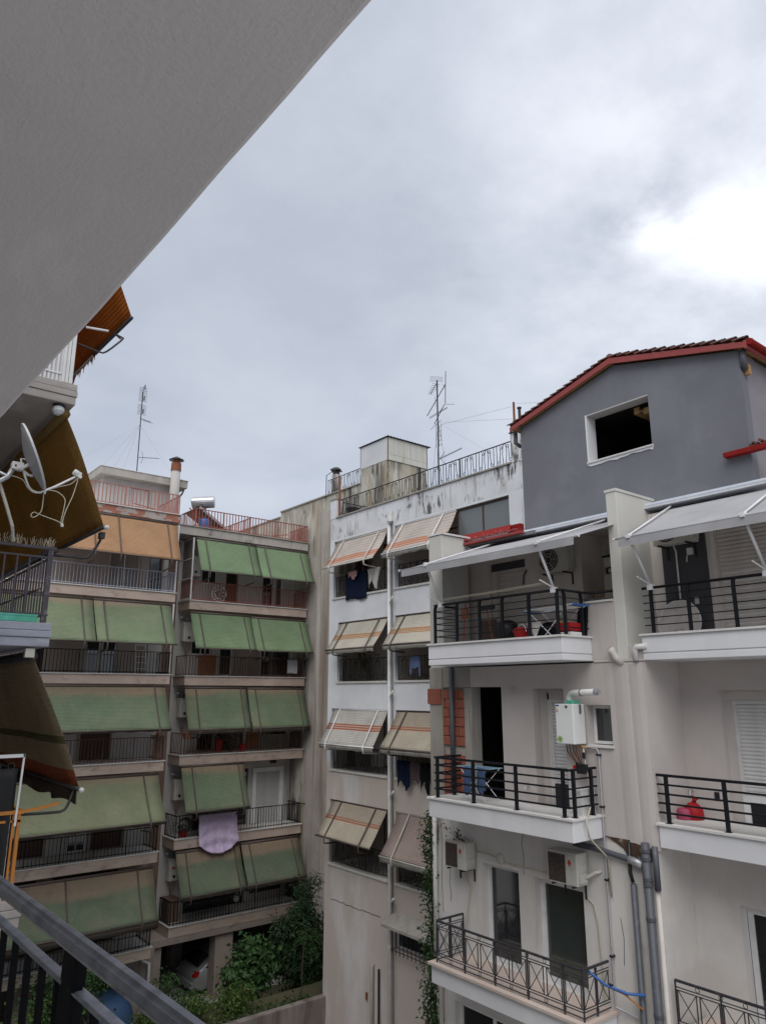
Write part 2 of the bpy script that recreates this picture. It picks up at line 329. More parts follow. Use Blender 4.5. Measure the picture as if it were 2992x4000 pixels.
glass('pane_green', (0.035, 0.045, 0.04), 0.1)
glass('pane_frosted', (0.14, 0.155, 0.155), 0.35)
glass('pane_screen', (0.17, 0.155, 0.14), 0.4)
ORG = (0.52, 0.20, 0.10)
fabric('fabric_green', (0.42, 0.33, 0.24), (0.245, 0.345, 0.205), fade=0.0, spots=0.5, dirt_amt=0.2, trans=0.22)
fabric('fabric_green_old', (0.42, 0.31, 0.23), (0.27, 0.345, 0.215), fade=0.8, fadelen=0.06, dirt_amt=0.22, spots=0.5, ribs=34)
fabric('fabric_green_faded', (0.40, 0.29, 0.21), (0.215, 0.285, 0.185), fade=0.85, fadelen=0.16, dirt_amt=0.4, spots=0.6, ribs=34)
fabric('fabric_green_brown', (0.36, 0.27, 0.20), (0.19, 0.24, 0.165), fade=0.95, fadelen=0.3, dirt_amt=0.45, spots=0.5, ribs=34)
fabric('fabric_green_pale', (0.40, 0.31, 0.22), (0.295, 0.33, 0.21), fade=0.7, fadelen=0.08, dirt_amt=0.3, spots=0.4, ribs=44)
fabric('fabric_orange', (0.5, 0.3, 0.2), (0.56, 0.335, 0.19), dirt_amt=0.2, spots=0.3, ribs=30)
CS1 = [(0.66, 0.715, ORG), (0.735, 0.79, ORG), (0.81, 0.855, ORG)]
fabric('fabric_cream_top', (0, 0, 0), (0.58, 0.51, 0.46), stripes=CS1, ribs=10, dirt_amt=0.12, trans=0.2)
OR2 = (0.50, 0.26, 0.12)
fabric('fabric_cream_mid', (0, 0, 0), (0.64, 0.60, 0.51), stripes=[(0.46, 0.52, OR2), (0.535, 0.575, OR2), (0.59, 0.63, OR2)], ribs=22, dirt_amt=0.15)
OR3 = (0.44, 0.14, 0.065)
fabric('fabric_cream_low', (0, 0, 0), (0.62, 0.595, 0.55), stripes=[(0.41, 0.455, OR3), (0.475, 0.515, OR3), (0.535, 0.58, OR3)], ribs=22, dirt_amt=0.3)
fabric('fabric_cream_brown', (0.38, 0.3, 0.24), (0.60, 0.54, 0.43), stripes=[(0.40, 0.44, OR3), (0.455, 0.50, OR3)], fade=0.55, fadelen=0.4, ribs=24, dirt_amt=0.3)
fabric('fabric_pink_brown', (0, 0, 0), (0.44, 0.35, 0.315), ribs=24, dirt_amt=0.25)
fabric('fabric_grey', (0, 0, 0), (0.46, 0.46, 0.475), ribs=0, dirt_amt=0.05, trans=0.15)
fabric('fabric_rust', (0, 0, 0), (0.46, 0.16, 0.035), ribs=28, dirt_amt=0.3, trans=0.5, dirt=(0.16, 0.05, 0.02))
fabric('fabric_olive', (0, 0, 0), (0.40, 0.265, 0.105), ribs=46, dirt_amt=0.4, trans=0.6, dirt=(0.11, 0.055, 0.018))
fabric('fabric_moss', (0, 0, 0), (0.40, 0.34, 0.245), stripes=[(0.62, 0.68, (0.17, 0.16, 0.09)), (0.88, 1.01, (0.34, 0.13, 0.07))], ribs=60, dirt_amt=0.4, trans=0.5, dirt=(0.08, 0.06, 0.03))
fabric('valance_dirty', (0, 0, 0), (0.44, 0.42, 0.37), ribs=1, dirt_amt=0.75, dirt=(0.14, 0.12, 0.1))
fabric('valance_dark', (0, 0, 0), (0.10, 0.085, 0.07), ribs=1, dirt_amt=0.5)
cloth('lilac_cloth', (0.70, 0.58, 0.80)); cloth('navy_cloth', (0.012, 0.02, 0.05)); cloth('white_cloth', (0.62, 0.61, 0.58)); cloth('pink_cloth', (0.55, 0.33, 0.31))
cloth('blue_cloth', (0.22, 0.29, 0.52)); cloth('denim', (0.10, 0.16, 0.30)); cloth('black_cloth', (0.012, 0.012, 0.015)); cloth('check_cloth', (0.12, 0.09, 0.10)); cloth('grey_cloth', (0.55, 0.56, 0.6))
leafmat('leaf_fig', (0.03, 0.075, 0.025), (0.065, 0.135, 0.038)); leafmat('leaf_dark', (0.018, 0.045, 0.02), (0.045, 0.09, 0.03))
leafmat('leaf_bright', (0.035, 0.085, 0.02), (0.12, 0.18, 0.035)); leafmat('leaf_ivy', (0.022, 0.055, 0.018), (0.05, 0.10, 0.025)); leafmat('leaf_dry', (0.10, 0.06, 0.03), (0.06, 0.05, 0.025))
M = MATS

# ------------------------------------------------------------------ geometry helpers
def vec(*a): return Vector(a)
class MB:
    """collects shapes; build() links them as ONE mesh object"""
    def __init__(s): s.v = []; s.f = []; s.uv = None; s.smooth = False
    def quad(s, a, b, c, d):
        i = len(s.v); s.v += [tuple(a), tuple(b), tuple(c), tuple(d)]; s.f.append((i, i + 1, i + 2, i + 3)); return s
    def box(s, x0, x1, y0, y1, z0, z1):
        i = len(s.v)
        s.v += [(x0, y0, z0), (x1, y0, z0), (x1, y1, z0), (x0, y1, z0), (x0, y0, z1), (x1, y0, z1), (x1, y1, z1), (x0, y1, z1)]
        s.f += [tuple(i + k for k in q) for q in ((0, 3, 2, 1), (4, 5, 6, 7), (0, 1, 5, 4), (1, 2, 6, 5), (2, 3, 7, 6), (3, 0, 4, 7))]
        return s
    def cbox(s, c, size, rot=None):
        m = rot or Matrix.Identity(3); i = len(s.v); hx, hy, hz = (q / 2 for q in size)
        for p in ((-hx, -hy, -hz), (hx, -hy, -hz), (hx, hy, -hz), (-hx, hy, -hz), (-hx, -hy, hz), (hx, -hy, hz), (hx, hy, hz), (-hx, hy, hz)):
            s.v.append(tuple(Vector(c) + m @ Vector(p)))
        s.f += [tuple(i + k for k in q) for q in ((0, 3, 2, 1), (4, 5, 6, 7), (0, 1, 5, 4), (1, 2, 6, 5), (2, 3, 7, 6), (3, 0, 4, 7))]
        return s
    def prism(s, poly, d):
        """poly = list of 3D points in order, extruded by vector d"""
        i = len(s.v); n = len(poly); d = Vector(d)
        s.v += [tuple(p) for p in poly] + [tuple(Vector(p) + d) for p in poly]
        s.f += [tuple(range(i, i + n))[::-1], tuple(range(i + n, i + 2 * n))]
        s.f += [(i + k, i + (k + 1) % n, i + n + (k + 1) % n, i + n + k) for k in range(n)]
        return s
    def tube(s, pts, r, n=6, cap=True, r2=None):
        pts = [Vector(p) for p in pts]; L = len(pts); rings = []
        up = None
        for k, p in enumerate(pts):
            t = (pts[min(k + 1, L - 1)] - pts[max(k - 1, 0)])
            t = t.normalized() if t.length > 1e-9 else Vector((0, 0, 1))
            if up is None:
                a = Vector((0, 0, 1)) if abs(t.z) < 0.9 else Vector((1, 0, 0))
                up = (a - t * a.dot(t)).normalized()
            else:
                up = (up - t * up.dot(t)); up = up.normalized() if up.length > 1e-6 else Vector((1, 0, 0))
            b = t.cross(up)
            rr = r if r2 is None else r + (r2 - r) * k / max(1, L - 1)
            i = len(s.v); rings.append(i)
            off = math.pi / n if n == 4 else 0
            s.v += [tuple(p + (up * math.cos(2 * math.pi * j / n + off) + b * math.sin(2 * math.pi * j / n + off)) * rr) for j in range(n)]
        for a, b2 in zip(rings, rings[1:]):
            s.f += [(a + j, a + (j + 1) % n, b2 + (j + 1) % n, b2 + j) for j in range(n)]
        if cap: s.f += [tuple(rings[0] + j for j in range(n))[::-1], tuple(rings[-1] + j for j in range(n))]
        return s
    def lathe(s, c, axis, prof, n=14):
        """prof = [(distance along axis, radius)]"""
        c = Vector(c); ax = Vector(axis).normalized(); a = Vector((0, 0, 1)) if abs(ax.z) < 0.9 else Vector((1, 0, 0))
        u = (a - ax * a.dot(ax)).normalized(); w = ax.cross(u); rings = []
        for h, r in prof:
            i = len(s.v); rings.append(i)
            s.v += [tuple(c + ax * h + (u * math.cos(2 * math.pi * j / n) + w * math.sin(2 * math.pi * j / n)) * r) for j in range(n)]
        for p, q in zip(rings, rings[1:]): s.f += [(p + j, p + (j + 1) % n, q + (j + 1) % n, q + j) for j in range(n)]
        s.f += [tuple(rings[0] + j for j in range(n))[::-1], tuple(rings[-1] + j for j in range(n))]
        return s
    def wall(s, axis, p0, p1, u0, u1, z0, z1, holes=()):
        """a wall slab p0..p1 thick on the axis ('x': runs along y; 'y': runs along x) with through openings (u0, u1, z0, z1)"""
        P = (lambda p, u, z: (p, u, z)) if axis == 'x' else (lambda p, u, z: (u, p, z))
        hs = [(max(a, u0), min(b, u1), max(c, z0), min(d, z1)) for a, b, c, d in holes]
        us = sorted({u0, u1, *[h[0] for h in hs], *[h[1] for h in hs]}); zs = sorted({z0, z1, *[h[2] for h in hs], *[h[3] for h in hs]})
        solid = lambda i, j: 0 <= i < len(us) - 1 and 0 <= j < len(zs) - 1 and not any(h[0] <= (us[i] + us[i + 1]) / 2 <= h[1] and h[2] <= (zs[j] + zs[j + 1]) / 2 <= h[3] for h in hs)
        for i in range(len(us) - 1):
            for j in range(len(zs) - 1):
                if not solid(i, j): continue
                a, b, c, d = us[i], us[i + 1], zs[j], zs[j + 1]
                s.quad(P(p0, a, c), P(p0, b, c), P(p0, b, d), P(p0, a, d)); s.quad(P(p1, b, c), P(p1, a, c), P(p1, a, d), P(p1, b, d))
                if not solid(i - 1, j): s.quad(P(p0, a, c), P(p0, a, d), P(p1, a, d), P(p1, a, c))
                if not solid(i + 1, j): s.quad(P(p0, b, c), P(p1, b, c), P(p1, b, d), P(p0, b, d))
                if not solid(i, j - 1): s.quad(P(p0, a, c), P(p1, a, c), P(p1, b, c), P(p0, b, c))
                if not solid(i, j + 1): s.quad(P(p0, a, d), P(p0, b, d), P(p1, b, d), P(p1, a, d))
        return s
    def mesh(s, name, mat):
        me = bpy.data.meshes.new(name); me.from_pydata(s.v, [], s.f); me.materials.append(mat if not isinstance(mat, str) else M[mat])
        if s.uv is not None:
            l = me.uv_layers.new(name='UVMap')
            for poly in me.polygons:
                for li in poly.loop_indices: l.data[li].uv = s.uv[me.loops[li].vertex_index]
        import bmesh
        bm = bmesh.new(); bm.from_mesh(me); bmesh.ops.recalc_face_normals(bm, faces=bm.faces); bm.to_mesh(me); bm.free()
        if s.smooth:
            for p in me.polygons: p.use_smooth = True
        me.update(); return me
    def build(s, name, mat, parent=None, bevel=0.0, smooth=False, solid=0.0):
        s.smooth = smooth or s.smooth
        o = bpy.data.objects.new(name, s.mesh(name, mat)); COL.objects.link(o)
        if parent is not None: attach(o, parent)
        if bevel:
            b = o.modifiers.new('bevel', 'BEVEL'); b.width = bevel; b.segments = 2; b.limit_method = 'ANGLE'; b.angle_limit = R_(40)
        if solid:
            b = o.modifiers.new('solidify', 'SOLIDIFY'); b.thickness = solid; b.offset = 0
        return o
ROOT = {}
def attach(o, parent):
    o.parent = parent
    l = ROOT.get(parent.name)
    if l is not None: o.matrix_parent_inverse = Matrix.Translation(-Vector(l))
def thing(name, label, cat, loc=(0, 0, 0), group=None):
    o = bpy.data.objects.new(name, None); COL.objects.link(o); o.location = loc; o.empty_display_size = 0.3
    ROOT[o.name] = tuple(loc)
    o['label'] = label; o['category'] = cat
    if group: o['group'] = group
    return o
def tag(o, label=None, cat=None, group=None, kind=None):
    if label: o['label'] = label
    if cat: o['category'] = cat
    if group: o['group'] = group
    if kind: o['kind'] = kind
    return o
def inst(name, me, parent, loc, rotz=0.0, scale=None):
    """one more copy of a shared piece"""
    o = bpy.data.objects.new(name, me); COL.objects.link(o)
    o.location = loc; o.rotation_euler = (0, 0, rotz)
    if scale: o.scale = scale
    attach(o, parent); return o
def arc(c, r, a0, a1, u, w, n=8):
    c, u, w = Vector(c), Vector(u), Vector(w)
    return [c + u * (r * math.cos(a0 + (a1 - a0) * k / n)) + w * (r * math.sin(a0 + (a1 - a0) * k / n)) for k in range(n + 1)]
def lerp(a, b, t): return Vector(a) * (1 - t) + Vector(b) * t
def along(pts, spacing, inset=0.0):
    """(point, yaw) every spacing metres on each leg of the polyline"""
    res = []
    for a, b in zip(pts, pts[1:]):
        a, b = Vector(a), Vector(b); L = (b - a).length; n = max(1, round((L - 2 * inset) / spacing)); y = math.atan2(b.y - a.y, b.x - a.x)
        for k in range(n + 1):
            t = inset / L + (1 - 2 * inset / L) * k / n; res.append((a.lerp(b, t), y))
    return res
BAR_MESH = {}
def bar_mesh(key, h, w, d, mat):
    k = (key, round(h, 3), w, d, mat)
    if k not in BAR_MESH:
        BAR_MESH[k] = MB().box(-w / 2, w / 2, -d / 2, d / 2, 0, h).mesh(key, mat)
    return BAR_MESH[k]
def railing(parent, pts, h, mat, spacing=0.12, w=0.016, gap=0.06, top=0.018, flat=False, bar=None, name='railing'):
    """balcony railing on a base polyline: top and bottom rail, one baluster each spacing"""
    m = MB()
    for a, b in zip(pts, pts[1:]):
        a, b = Vector(a), Vector(b)
        for z in (gap, h):
            d = (b - a).normalized(); nrm = Vector((-d.y, d.x, 0)); hw, hh = (top * 1.3, top * 0.6) if z == h else (top * 0.6, top * 0.6)
            p = [a + Vector((0, 0, z)) + nrm * sx * hw + Vector((0, 0, sz * hh)) - d * 0.01 for sx, sz in ((-1, -1), (1, -1), (1, 1), (-1, 1))]
            m.prism(p, (b - a) + d * 0.02)
    r = m.build(name, mat, parent)
    for k, (p, y) in enumerate(along(pts, spacing, 0.02)):
        thick = k % 9 == 0
        inst('baluster', bar_mesh('baluster', h - top * 0.6 if not thick else h + gap - 0.06, (bar or w) * (1.8 if thick else 1), w * (1.8 if thick else 1), mat), r, p, y)
    return r
def cover(parent, slab_top, x0, x1, y0, y1): ...

def window(parent, axis, p, u0, u1, z0, z1, frame_mat, pane_mat, name='window', nv=1, nh=1, fw=0.06, depth=0.05, handle=False, sign=-1):
    """framed opening light: frame, mullions, a pane for every field; p = plane of the outer face, sign = side it faces"""
    f = MB(); q0, q1 = (p, p - sign * depth)
    B = (lambda a, b, c, d: f.box(min(q0, q1), max(q0, q1), a, b, c, d)) if axis == 'x' else (lambda a, b, c, d: f.box(a, b, min(q0, q1), max(q0, q1), c, d))
    B(u0, u0 + fw, z0, z1); B(u1 - fw, u1, z0, z1); B(u0 + fw, u1 - fw, z0, z0 + fw); B(u0 + fw, u1 - fw, z1 - fw, z1)
    iu0, iu1, iz0, iz1 = u0 + fw, u1 - fw, z0 + fw, z1 - fw
    us = [iu0 + (iu1 - iu0) * k / nv for k in range(nv + 1)]; zs = [iz0 + (iz1 - iz0) * k / nh for k in range(nh + 1)]
    for u in us[1:-1]: B(u - fw * 0.4, u + fw * 0.4, iz0, iz1)
    for z in zs[1:-1]:
        for i in range(nv):
            a = us[i] + (fw * 0.4 if i else 0); b = us[i + 1] - (fw * 0.4 if i < nv - 1 else 0); B(a, b, z - fw * 0.4, z + fw * 0.4)
    o = f.build(name, frame_mat, parent)
    pc = p - sign * depth * 0.55
    for i in range(nv):
        for j in range(nh):
            a, b = us[i] + (fw * 0.4 if i else 0), us[i + 1] - (fw * 0.4 if i < nv - 1 else 0)
            c, d = zs[j] + (fw * 0.4 if j else 0), zs[j + 1] - (fw * 0.4 if j < nh - 1 else 0)
            g = MB()
            if axis == 'x': g.box(pc - 0.006, pc + 0.006, a, b, c, d)
            else: g.box(a, b, pc - 0.006, pc + 0.006, c, d)
            g.build('pane', pane_mat, o)
    if handle:
        hz = (z0 + z1) / 2; hu = u1 - fw * 0.5
        g = MB()
        if axis == 'x': g.box(min(p + sign * 0.04, p), max(p + sign * 0.04, p), hu - 0.012, hu + 0.012, hz - 0.06, hz + 0.06)
        else: g.box(hu - 0.012, hu + 0.012, min(p + sign * 0.04, p), max(p + sign * 0.04, p), hz - 0.06, hz + 0.06)
        g.build('handle', 'dark_metal', o)
    return o
def shutter(parent, axis, p, u0, u1, z0, z1, mat, pitch=0.055, sign=-1, rails=True):
    """closed roller shutter: guide rails and one slat after another"""
    f = MB(); d = 0.03
    B = (lambda m, a, b, c, e, q0, q1: m.box(min(q0, q1), max(q0, q1), a, b, c, e)) if axis == 'x' else (lambda m, a, b, c, e, q0, q1: m.box(a, b, min(q0, q1), max(q0, q1), c, e))
    if rails:
        B(f, u0, u0 + 0.05, z0, z1, p + sign * d, p - sign * d); B(f, u1 - 0.05, u1, z0, z1, p + sign * d, p - sign * d)
    B(f, u0 + 0.05, u1 - 0.05, z1 - 0.06, z1, p + sign * d, p - sign * d)
    o = f.build('shutter', mat, parent)
    n = max(1, int((z1 - 0.06 - z0) / pitch)); w = u1 - u0 - 0.102; hh = (z1 - 0.06 - z0) / n
    m = MB(); prof = [(0.0, 0.0), (0.011, hh * 0.2), (0.015, hh * 0.5), (0.011, hh * 0.8), (0.0, hh * 0.97)]
    if axis == 'x': m.prism([(sign * a, 0, z) for a, z in prof] + [(-sign * 0.004, 0, hh * 0.97), (-sign * 0.004, 0, 0)], (0, w, 0))
    else: m.prism([(0, sign * a, z) for a, z in prof] + [(0, -sign * 0.004, hh * 0.97), (0, -sign * 0.004, 0)], (w, 0, 0))
    me = m.mesh('slat', mat)
    for k in range(n): inst('slat', me, o, (p, u0 + 0.051, z0 + k * hh) if axis == 'x' else (u0 + 0.051, p, z0 + k * hh))
    return o

def awning(label, group, A0, A1, B0, B1, mat, arm_mat, arms=(0.12, 0.88), valance=None, vh=0.12, hook=None, split=None, bar_r=0.025, sag=0.03, roller=0.045, arm_r=0.024, arm_over=0.03, side=None):
    """drop-arm awning. A0-A1 roller line, B0-B1 front bar line; arms lie on the cloth at these fractions; hook = point offset where they end"""
    A0, A1, B0, B1 = map(Vector, (A0, A1, B0, B1))
    t = thing('awning', label, 'awning', (A0 + A1) / 2, group)
    nrm = (A1 - A0).cross(B0 - A0).normalized()
    if nrm.z < 0: nrm = -nrm
    L = (A1 - A0).length; wv = (B0 - A0).length
    parts = [(0.0, 1.0)] if split is None else [(0.0, split - 0.008), (split + 0.008, 1.0)]
    ph = random.random() * 6; sg_ = random.uniform(0.6, 1.9); tl_ = random.uniform(-0.04, 0.04)
    B0 = B0; 
    for (f0, f1) in parts:
        m = MB(); m.uv = []; nu = max(6, int((f1 - f0) * L * 3)); nv = 12
        for j in range(nv + 1):
            v = j / nv
            for i in range(nu + 1):
                u = f0 + (f1 - f0) * i / nu
                p = lerp(lerp(A0, A1, u), lerp(B0, B1, u), v)
                p = p - nrm * (sag * sg_ * math.sin(math.pi * v) * (0.8 + 0.4 * math.sin(u * 5 + ph))) + nrm * (0.012 * math.sin(u * L * 3.1 + ph) * v + 0.006 * math.sin(u * L * 9.7 + ph * 2 + v * 5) * math.sin(math.pi * v)) + Vector((0, 0, tl_ * (u - 0.5) * v))
                m.v.append(tuple(p)); m.uv.append((u * L, v))
        for j in range(nv):
            for i in range(nu):
                a = j * (nu + 1) + i; m.f.append((a, a + 1, a + nu + 2, a + nu + 1))
        m.build('canopy', mat, t, smooth=True, solid=0.006)
        if valance:
            q = MB(); q.uv = []
            P0, P1 = lerp(B0, B1, f0), lerp(B0, B1, f1)
            for j in range(3):
                for i in range(nu * 2 + 1):
                    u = i / (nu * 2); p = lerp(P0, P1, u) + Vector((0, 0, -bar_r * 0.6 - vh * j / 2 * (1 + (0.08 * math.sin(u * 40 + ph) if j == 2 else 0)))) + nrm * 0.012 * j * math.sin(u * L * 9 + ph)
                    q.v.append(tuple(p)); q.uv.append((u * L, j / 2))
            k = nu * 2 + 1
            for j in range(2):
                for i in range(nu * 2): a = j * k + i; q.f.append((a, a + 1, a + k + 1, a + k))
            q.build('valance', valance, t, smooth=True, solid=0.006)
    MB().tube([B0 - (B1 - B0).normalized() * 0.03, B1 + (B1 - B0).normalized() * 0.03], bar_r, 8).build('front_bar', arm_mat, t, smooth=True)
    MB().tube([A0 + nrm * 0.0, A1], roller, 8).build('roller', mat if roller > 0.06 else arm_mat, t, smooth=True)
    for f in arms:
        a, b = lerp(A0, A1, f), lerp(B0, B1, f)
        pts = [a + nrm * arm_over, lerp(a, b, 0.5) + nrm * arm_over, b + nrm * arm_over]
        if hook is not None:
            h = b + Vector(hook)
            d = (b - a).normalized()
            pts += [b + d * 0.06 + Vector((0, 0, -0.02)), b + Vector((0, 0, hook[2] * 0.55)) + d * 0.05, b + Vector((0, 0, hook[2] * 0.85)) + Vector((hook[0], hook[1], 0)) * 0.12, h]
        MB().tube(pts, arm_r, 6).build('arm', arm_mat, t, smooth=True)
    return t

def hung_cloth(label, cat, P0, P1, drop, mat, group=None, name='laundry', waves=5, amp=0.03, front=(0, -1, 0), skew=0.0, ragged=0.08, gather=0.0, fold=0.1, nv=12, belly=0.0, lean=0.0, swag=0.0):
    """cloth hung over a rail or line from P0 to P1"""
    P0, P1 = Vector(P0), Vector(P1); fr = Vector(front); L = (P1 - P0).length; nu = 26; m = MB(); ph = random.random() * 6
    rows = [(-fold, -1)] + [(drop * j / nv, 1) for j in range(nv + 1)]
    for r, (d, sg) in enumerate(rows):
        for i in range(nu + 1):
            u = i / nu; v = max(d, 0) / drop
            uu = 0.5 + (u - 0.5) * (1 - gather * v)
            off = amp * (0.35 + 0.65 * v) * (math.sin(u * waves * 6.28 + ph + v * 1.3) + 0.4 * math.sin(u * waves * 15.1 + ph * 2))
            p = lerp(P0, P1, uu) + fr * (0.03 * sg + lean * v + swag * math.sin(v * 17 + 5.5 * (1 - (2 * u - 1) ** 2) + ph) * min(1, v * 3) * (1 - 0.5 * abs(2 * u - 1)) + off * (1 if sg > 0 else 0.2)) + (P1 - P0).normalized() * skew * v
            zd = d * (1 + ragged * math.sin(u * 7 + ph) * v - belly * v * (2 * u - 1) ** 2) if sg > 0 else fold
            m.v.append(tuple(p + Vector((0, 0, -zd))))
    for j in range(len(rows) - 1):
        for i in range(nu): a = j * (nu + 1) + i; m.f.append((a, a + 1, a + nu + 2, a + nu + 1))
    o = m.build(name, mat, None, smooth=True, solid=0.008)
    tag(o, label, cat, group); return o

def leaf_cloud(clumps, size, n, shape='oval', seed=1, droop=0.3):
    """clumps = [(centre, (rx, ry, rz))]; n leaf faces spread through them, in sub-clumps with gaps"""
    rnd = random.Random(seed); m = MB(); tot = sum(r[0] * r[1] * r[2] for _, r in clumps)
    for c, r in clumps:
        k = int(n * (r[0] * r[1] * r[2]) / tot); subs = []
        for _ in range(max(5, k // 26)):
            while True:
                q = Vector((rnd.uniform(-1, 1), rnd.uniform(-1, 1), rnd.uniform(-1, 1)))
                if 0.25 < q.length < 1: break
            subs.append(Vector((q.x * r[0], q.y * r[1], q.z * r[2])) + Vector(c))
        for j in range(k):
            s = subs[j % len(subs)]; sr = 0.22 * min(r) + 0.09
            p = s + Vector((rnd.gauss(0, sr), rnd.gauss(0, sr), rnd.gauss(0, sr * 0.8)))
            out = (p - Vector(c)); out = out.normalized() if out.length > 0.01 else Vector((0, 0, 1))
            nrm = (out * 0.6 + Vector((rnd.uniform(-1, 1), rnd.uniform(-1, 1), rnd.uniform(-0.2, 1.2)))).normalized()
            a = nrm.orthogonal().normalized(); a = (Matrix.Rotation(rnd.uniform(0, 6.28), 3, nrm) @ a); b = nrm.cross(a)
            l = size * rnd.uniform(0.6, 1.25); w = l * (0.55 if shape == 'oval' else 0.28)
            i = len(m.v); tip = p + a * l - Vector((0, 0, droop * l * 0.4))
            m.v += [tuple(p), tuple(p + a * l * 0.45 + b * w * 0.5 + nrm * l * 0.06), tuple(tip), tuple(p + a * l * 0.45 - b * w * 0.5 + nrm * l * 0.06)]
            m.f.append((i, i + 1, i + 2, i + 3))
    return m

# ------------------------------------------------------------------ ground
g = MB()
# street-level sheet with the raised planting bed behind the garden wall
ys = [-260, 22.19, 22.5, 24.0, 25.6, 27.4, 300]; zs_ = [-12.9, -12.9, -9.82, -9.9, -10.9, -11.2, -11.2]
for (ya, za), (yb, zb) in zip(zip(ys, zs_), zip(ys[1:], zs_[1:])):
    g.quad((-300, ya, za), (300, ya, za), (300, yb, zb), (-300, yb, zb))
tag(g.build('ground', 'soil'), kind='structure')
tag(MB().box(-40, 30, 27.9, 60, -11.196, -11.17).build('paving', 'paving'), kind='structure'); tag(MB().box(-60, 40, -80, 22.15, -12.896, -12.87).build('paving', 'paving'), kind='structure')

FL = [3.67, 0.67, -2.33, -5.33, -8.30]
GZ = -11.2

# ------------------------------------------------------------------ block A (green awnings, pale blue top railing)
A = thing('apartment_building', 'apartment block with an orange top awning, pale blue top railing and red roof-terrace rail', 'apartment building', (7, 27, GZ))
ah = [(8.9, 10.1, 3.7, 5.9), (10.45, 10.95, 3.7, 5.85), (6.4, 6.95, 0.7, 2.9), (8.37, 8.87, 0.7, 2.9), (8.95, 9.45, 0.7, 2.9), (6.6, 7.6, -2.3, -0.1), (8.45, 9.52, -2.3, -0.1),
      (5.2, 7.62, -5.3, -3.1), (8.34, 8.99, -5.3, -3.1), (9.15, 10.25, -5.3, -3.1), (5.5, 7.5, -8.27, -6.0), (8.0, 10.2, -8.27, -6.0)]
MB().wall('y', 27.6, 27.85, 2.5, 11.2, -8.3, 6.35, ah).build('wall', 'block_wall', A)
MB().wall('x', 11.2, 11.25, 27.85, 28.9, -11.2, 6.35).build('wall', 'block_wall', A)
MB().box(2.5, 11.2, 38, 38.2, -11.2, 6.35).build('wall', 'block_wall', A); MB().box(2.3, 2.5, 27.6, 38.2, -11.2, 6.35).build('wall', 'block_wall', A)
for k, z in enumerate(FL):
    MB().box(2.5, 11.18, 27.86, 37.98, z - 0.34, z - 0.03).build('floor_slab', 'interior', A)
    MB().box(2.5, 11.02, 26.24, 27.58, z - 0.36, z - 0.035).build('balcony_slab', 'stone_fascia', A, bevel=0.012)
    MB().box(2.5, 11.05, 26.19, 27.57, z - 0.032, z).build('slab_edging', 'marble', A)
# painted lower band and party blade between the rooms
MB().box(6.95, 8.3, 27.56, 27.597, -2.3, -0.2).build('wall_panel', 'block_wall_light', A); MB().box(9.55, 11.18, 27.56, 27.597, -2.3, -0.2).build('wall_panel', 'block_wall_light', A)
MB().box(7.65, 8.3, 27.56, 27.597, -5.3, -3.2).build('wall_panel', 'block_wall_light', A); MB().box(10.3, 11.18, 27.56, 27.597, -5.3, -3.2).build('wall_panel', 'block_wall_light', A)
MB().box(10.62, 11.15, 27.56, 27.597, 0.7, 2.8).build('wall_panel', 'block_wall_light', A); MB().box(11.0, 11.19, 27.56, 27.597, 3.7, 6.2).build('wall_panel', 'block_wall_light', A)
MB().box(10.25, 11.15, 27.56, 27.597, -8.25, -6.2).build('wall_panel', 'block_wall_light', A)
window(A, 'y', 27.68, 8.9, 10.1, 3.7, 5.9, 'shutter_beige', 'pane_screen', 'balcony_door', 2, 1)
window(A, 'y', 27.68, 10.45, 10.95, 3.7, 5.85, 'brown_door', 'pane_dark', 'balcony_door')
window(A, 'y', 27.68, 8.37, 8.87, 0.7, 2.9, 'white_metal', 'pane_dark', 'balcony_door', fw=0.035)
window(A, 'y', 27.68, 8.95, 9.45, 0.7, 2.9, 'white_metal', 'pane_dark', 'balcony_door', fw=0.035)
window(A, 'y', 27.68, 6.4, 6.95, 0.7, 2.9, 'brown_door', 'pane_dark', 'balcony_door')
MB().box(8.46, 9.5, 27.75, 27.79, -2.28, -0.12).build('door', 'brown_door', A)
window(A, 'y', 27.68, 6.6, 7.6, -2.3, -0.1, 'brown_door', 'pane_dark', 'balcony_door', 2)
window(A, 'y', 27.68, 8.34, 8.99, -5.3, -3.1, 'white_metal', 'pane_dark', 'balcony_door', 2, fw=0.05)
MB().box(9.17, 10.23, 27.75, 27.79, -5.28, -3.12).build('door', 'brown_door', A); MB().box(5.22, 7.6, 27.75, 27.79, -5.28, -3.12).build('door', 'brown_door', A)
window(A, 'y', 27.68, 8.0, 10.2, -8.27, -6.0, 'brown_door', 'pane_dark', 'balcony_door', 3)
window(A, 'y', 27.68, 5.5, 7.5, -8.27, -6.0, 'brown_door', 'pane_dark', 'balcony_door', 3)
for z, mt, h in ((3.67, 'light_blue_rail', 0.74), (0.67, 'black_rail', 0.78), (-2.33, 'brown_rail', 0.80), (-5.33, 'black_rail', 0.80), (-8.30, 'black_rail', 0.80)):
    railing(A, [(5.6, 26.28, z), (10.98, 26.28, z), (10.98, 27.5, z)], h, mt, 0.118, w=0.014, top=0.02)
MB().box(10.78, 11.02, 26.33, 26.36, -2.3, -1.45).build('side_screen', 'panel_brown', A); MB().tube([(10.72, 26.34, -2.3), (10.72, 26.34, -1.4)], 0.05, 8).build('downpipe', 'wood_door', A)
for z0, z1 in ((0.7, 3.25), (3.7, 6.3)): MB().tube([(11.0, 26.3, z0), (11.0, 26.3, z1)], 0.03, 6).build('awning_guide_post', 'white_metal', A)
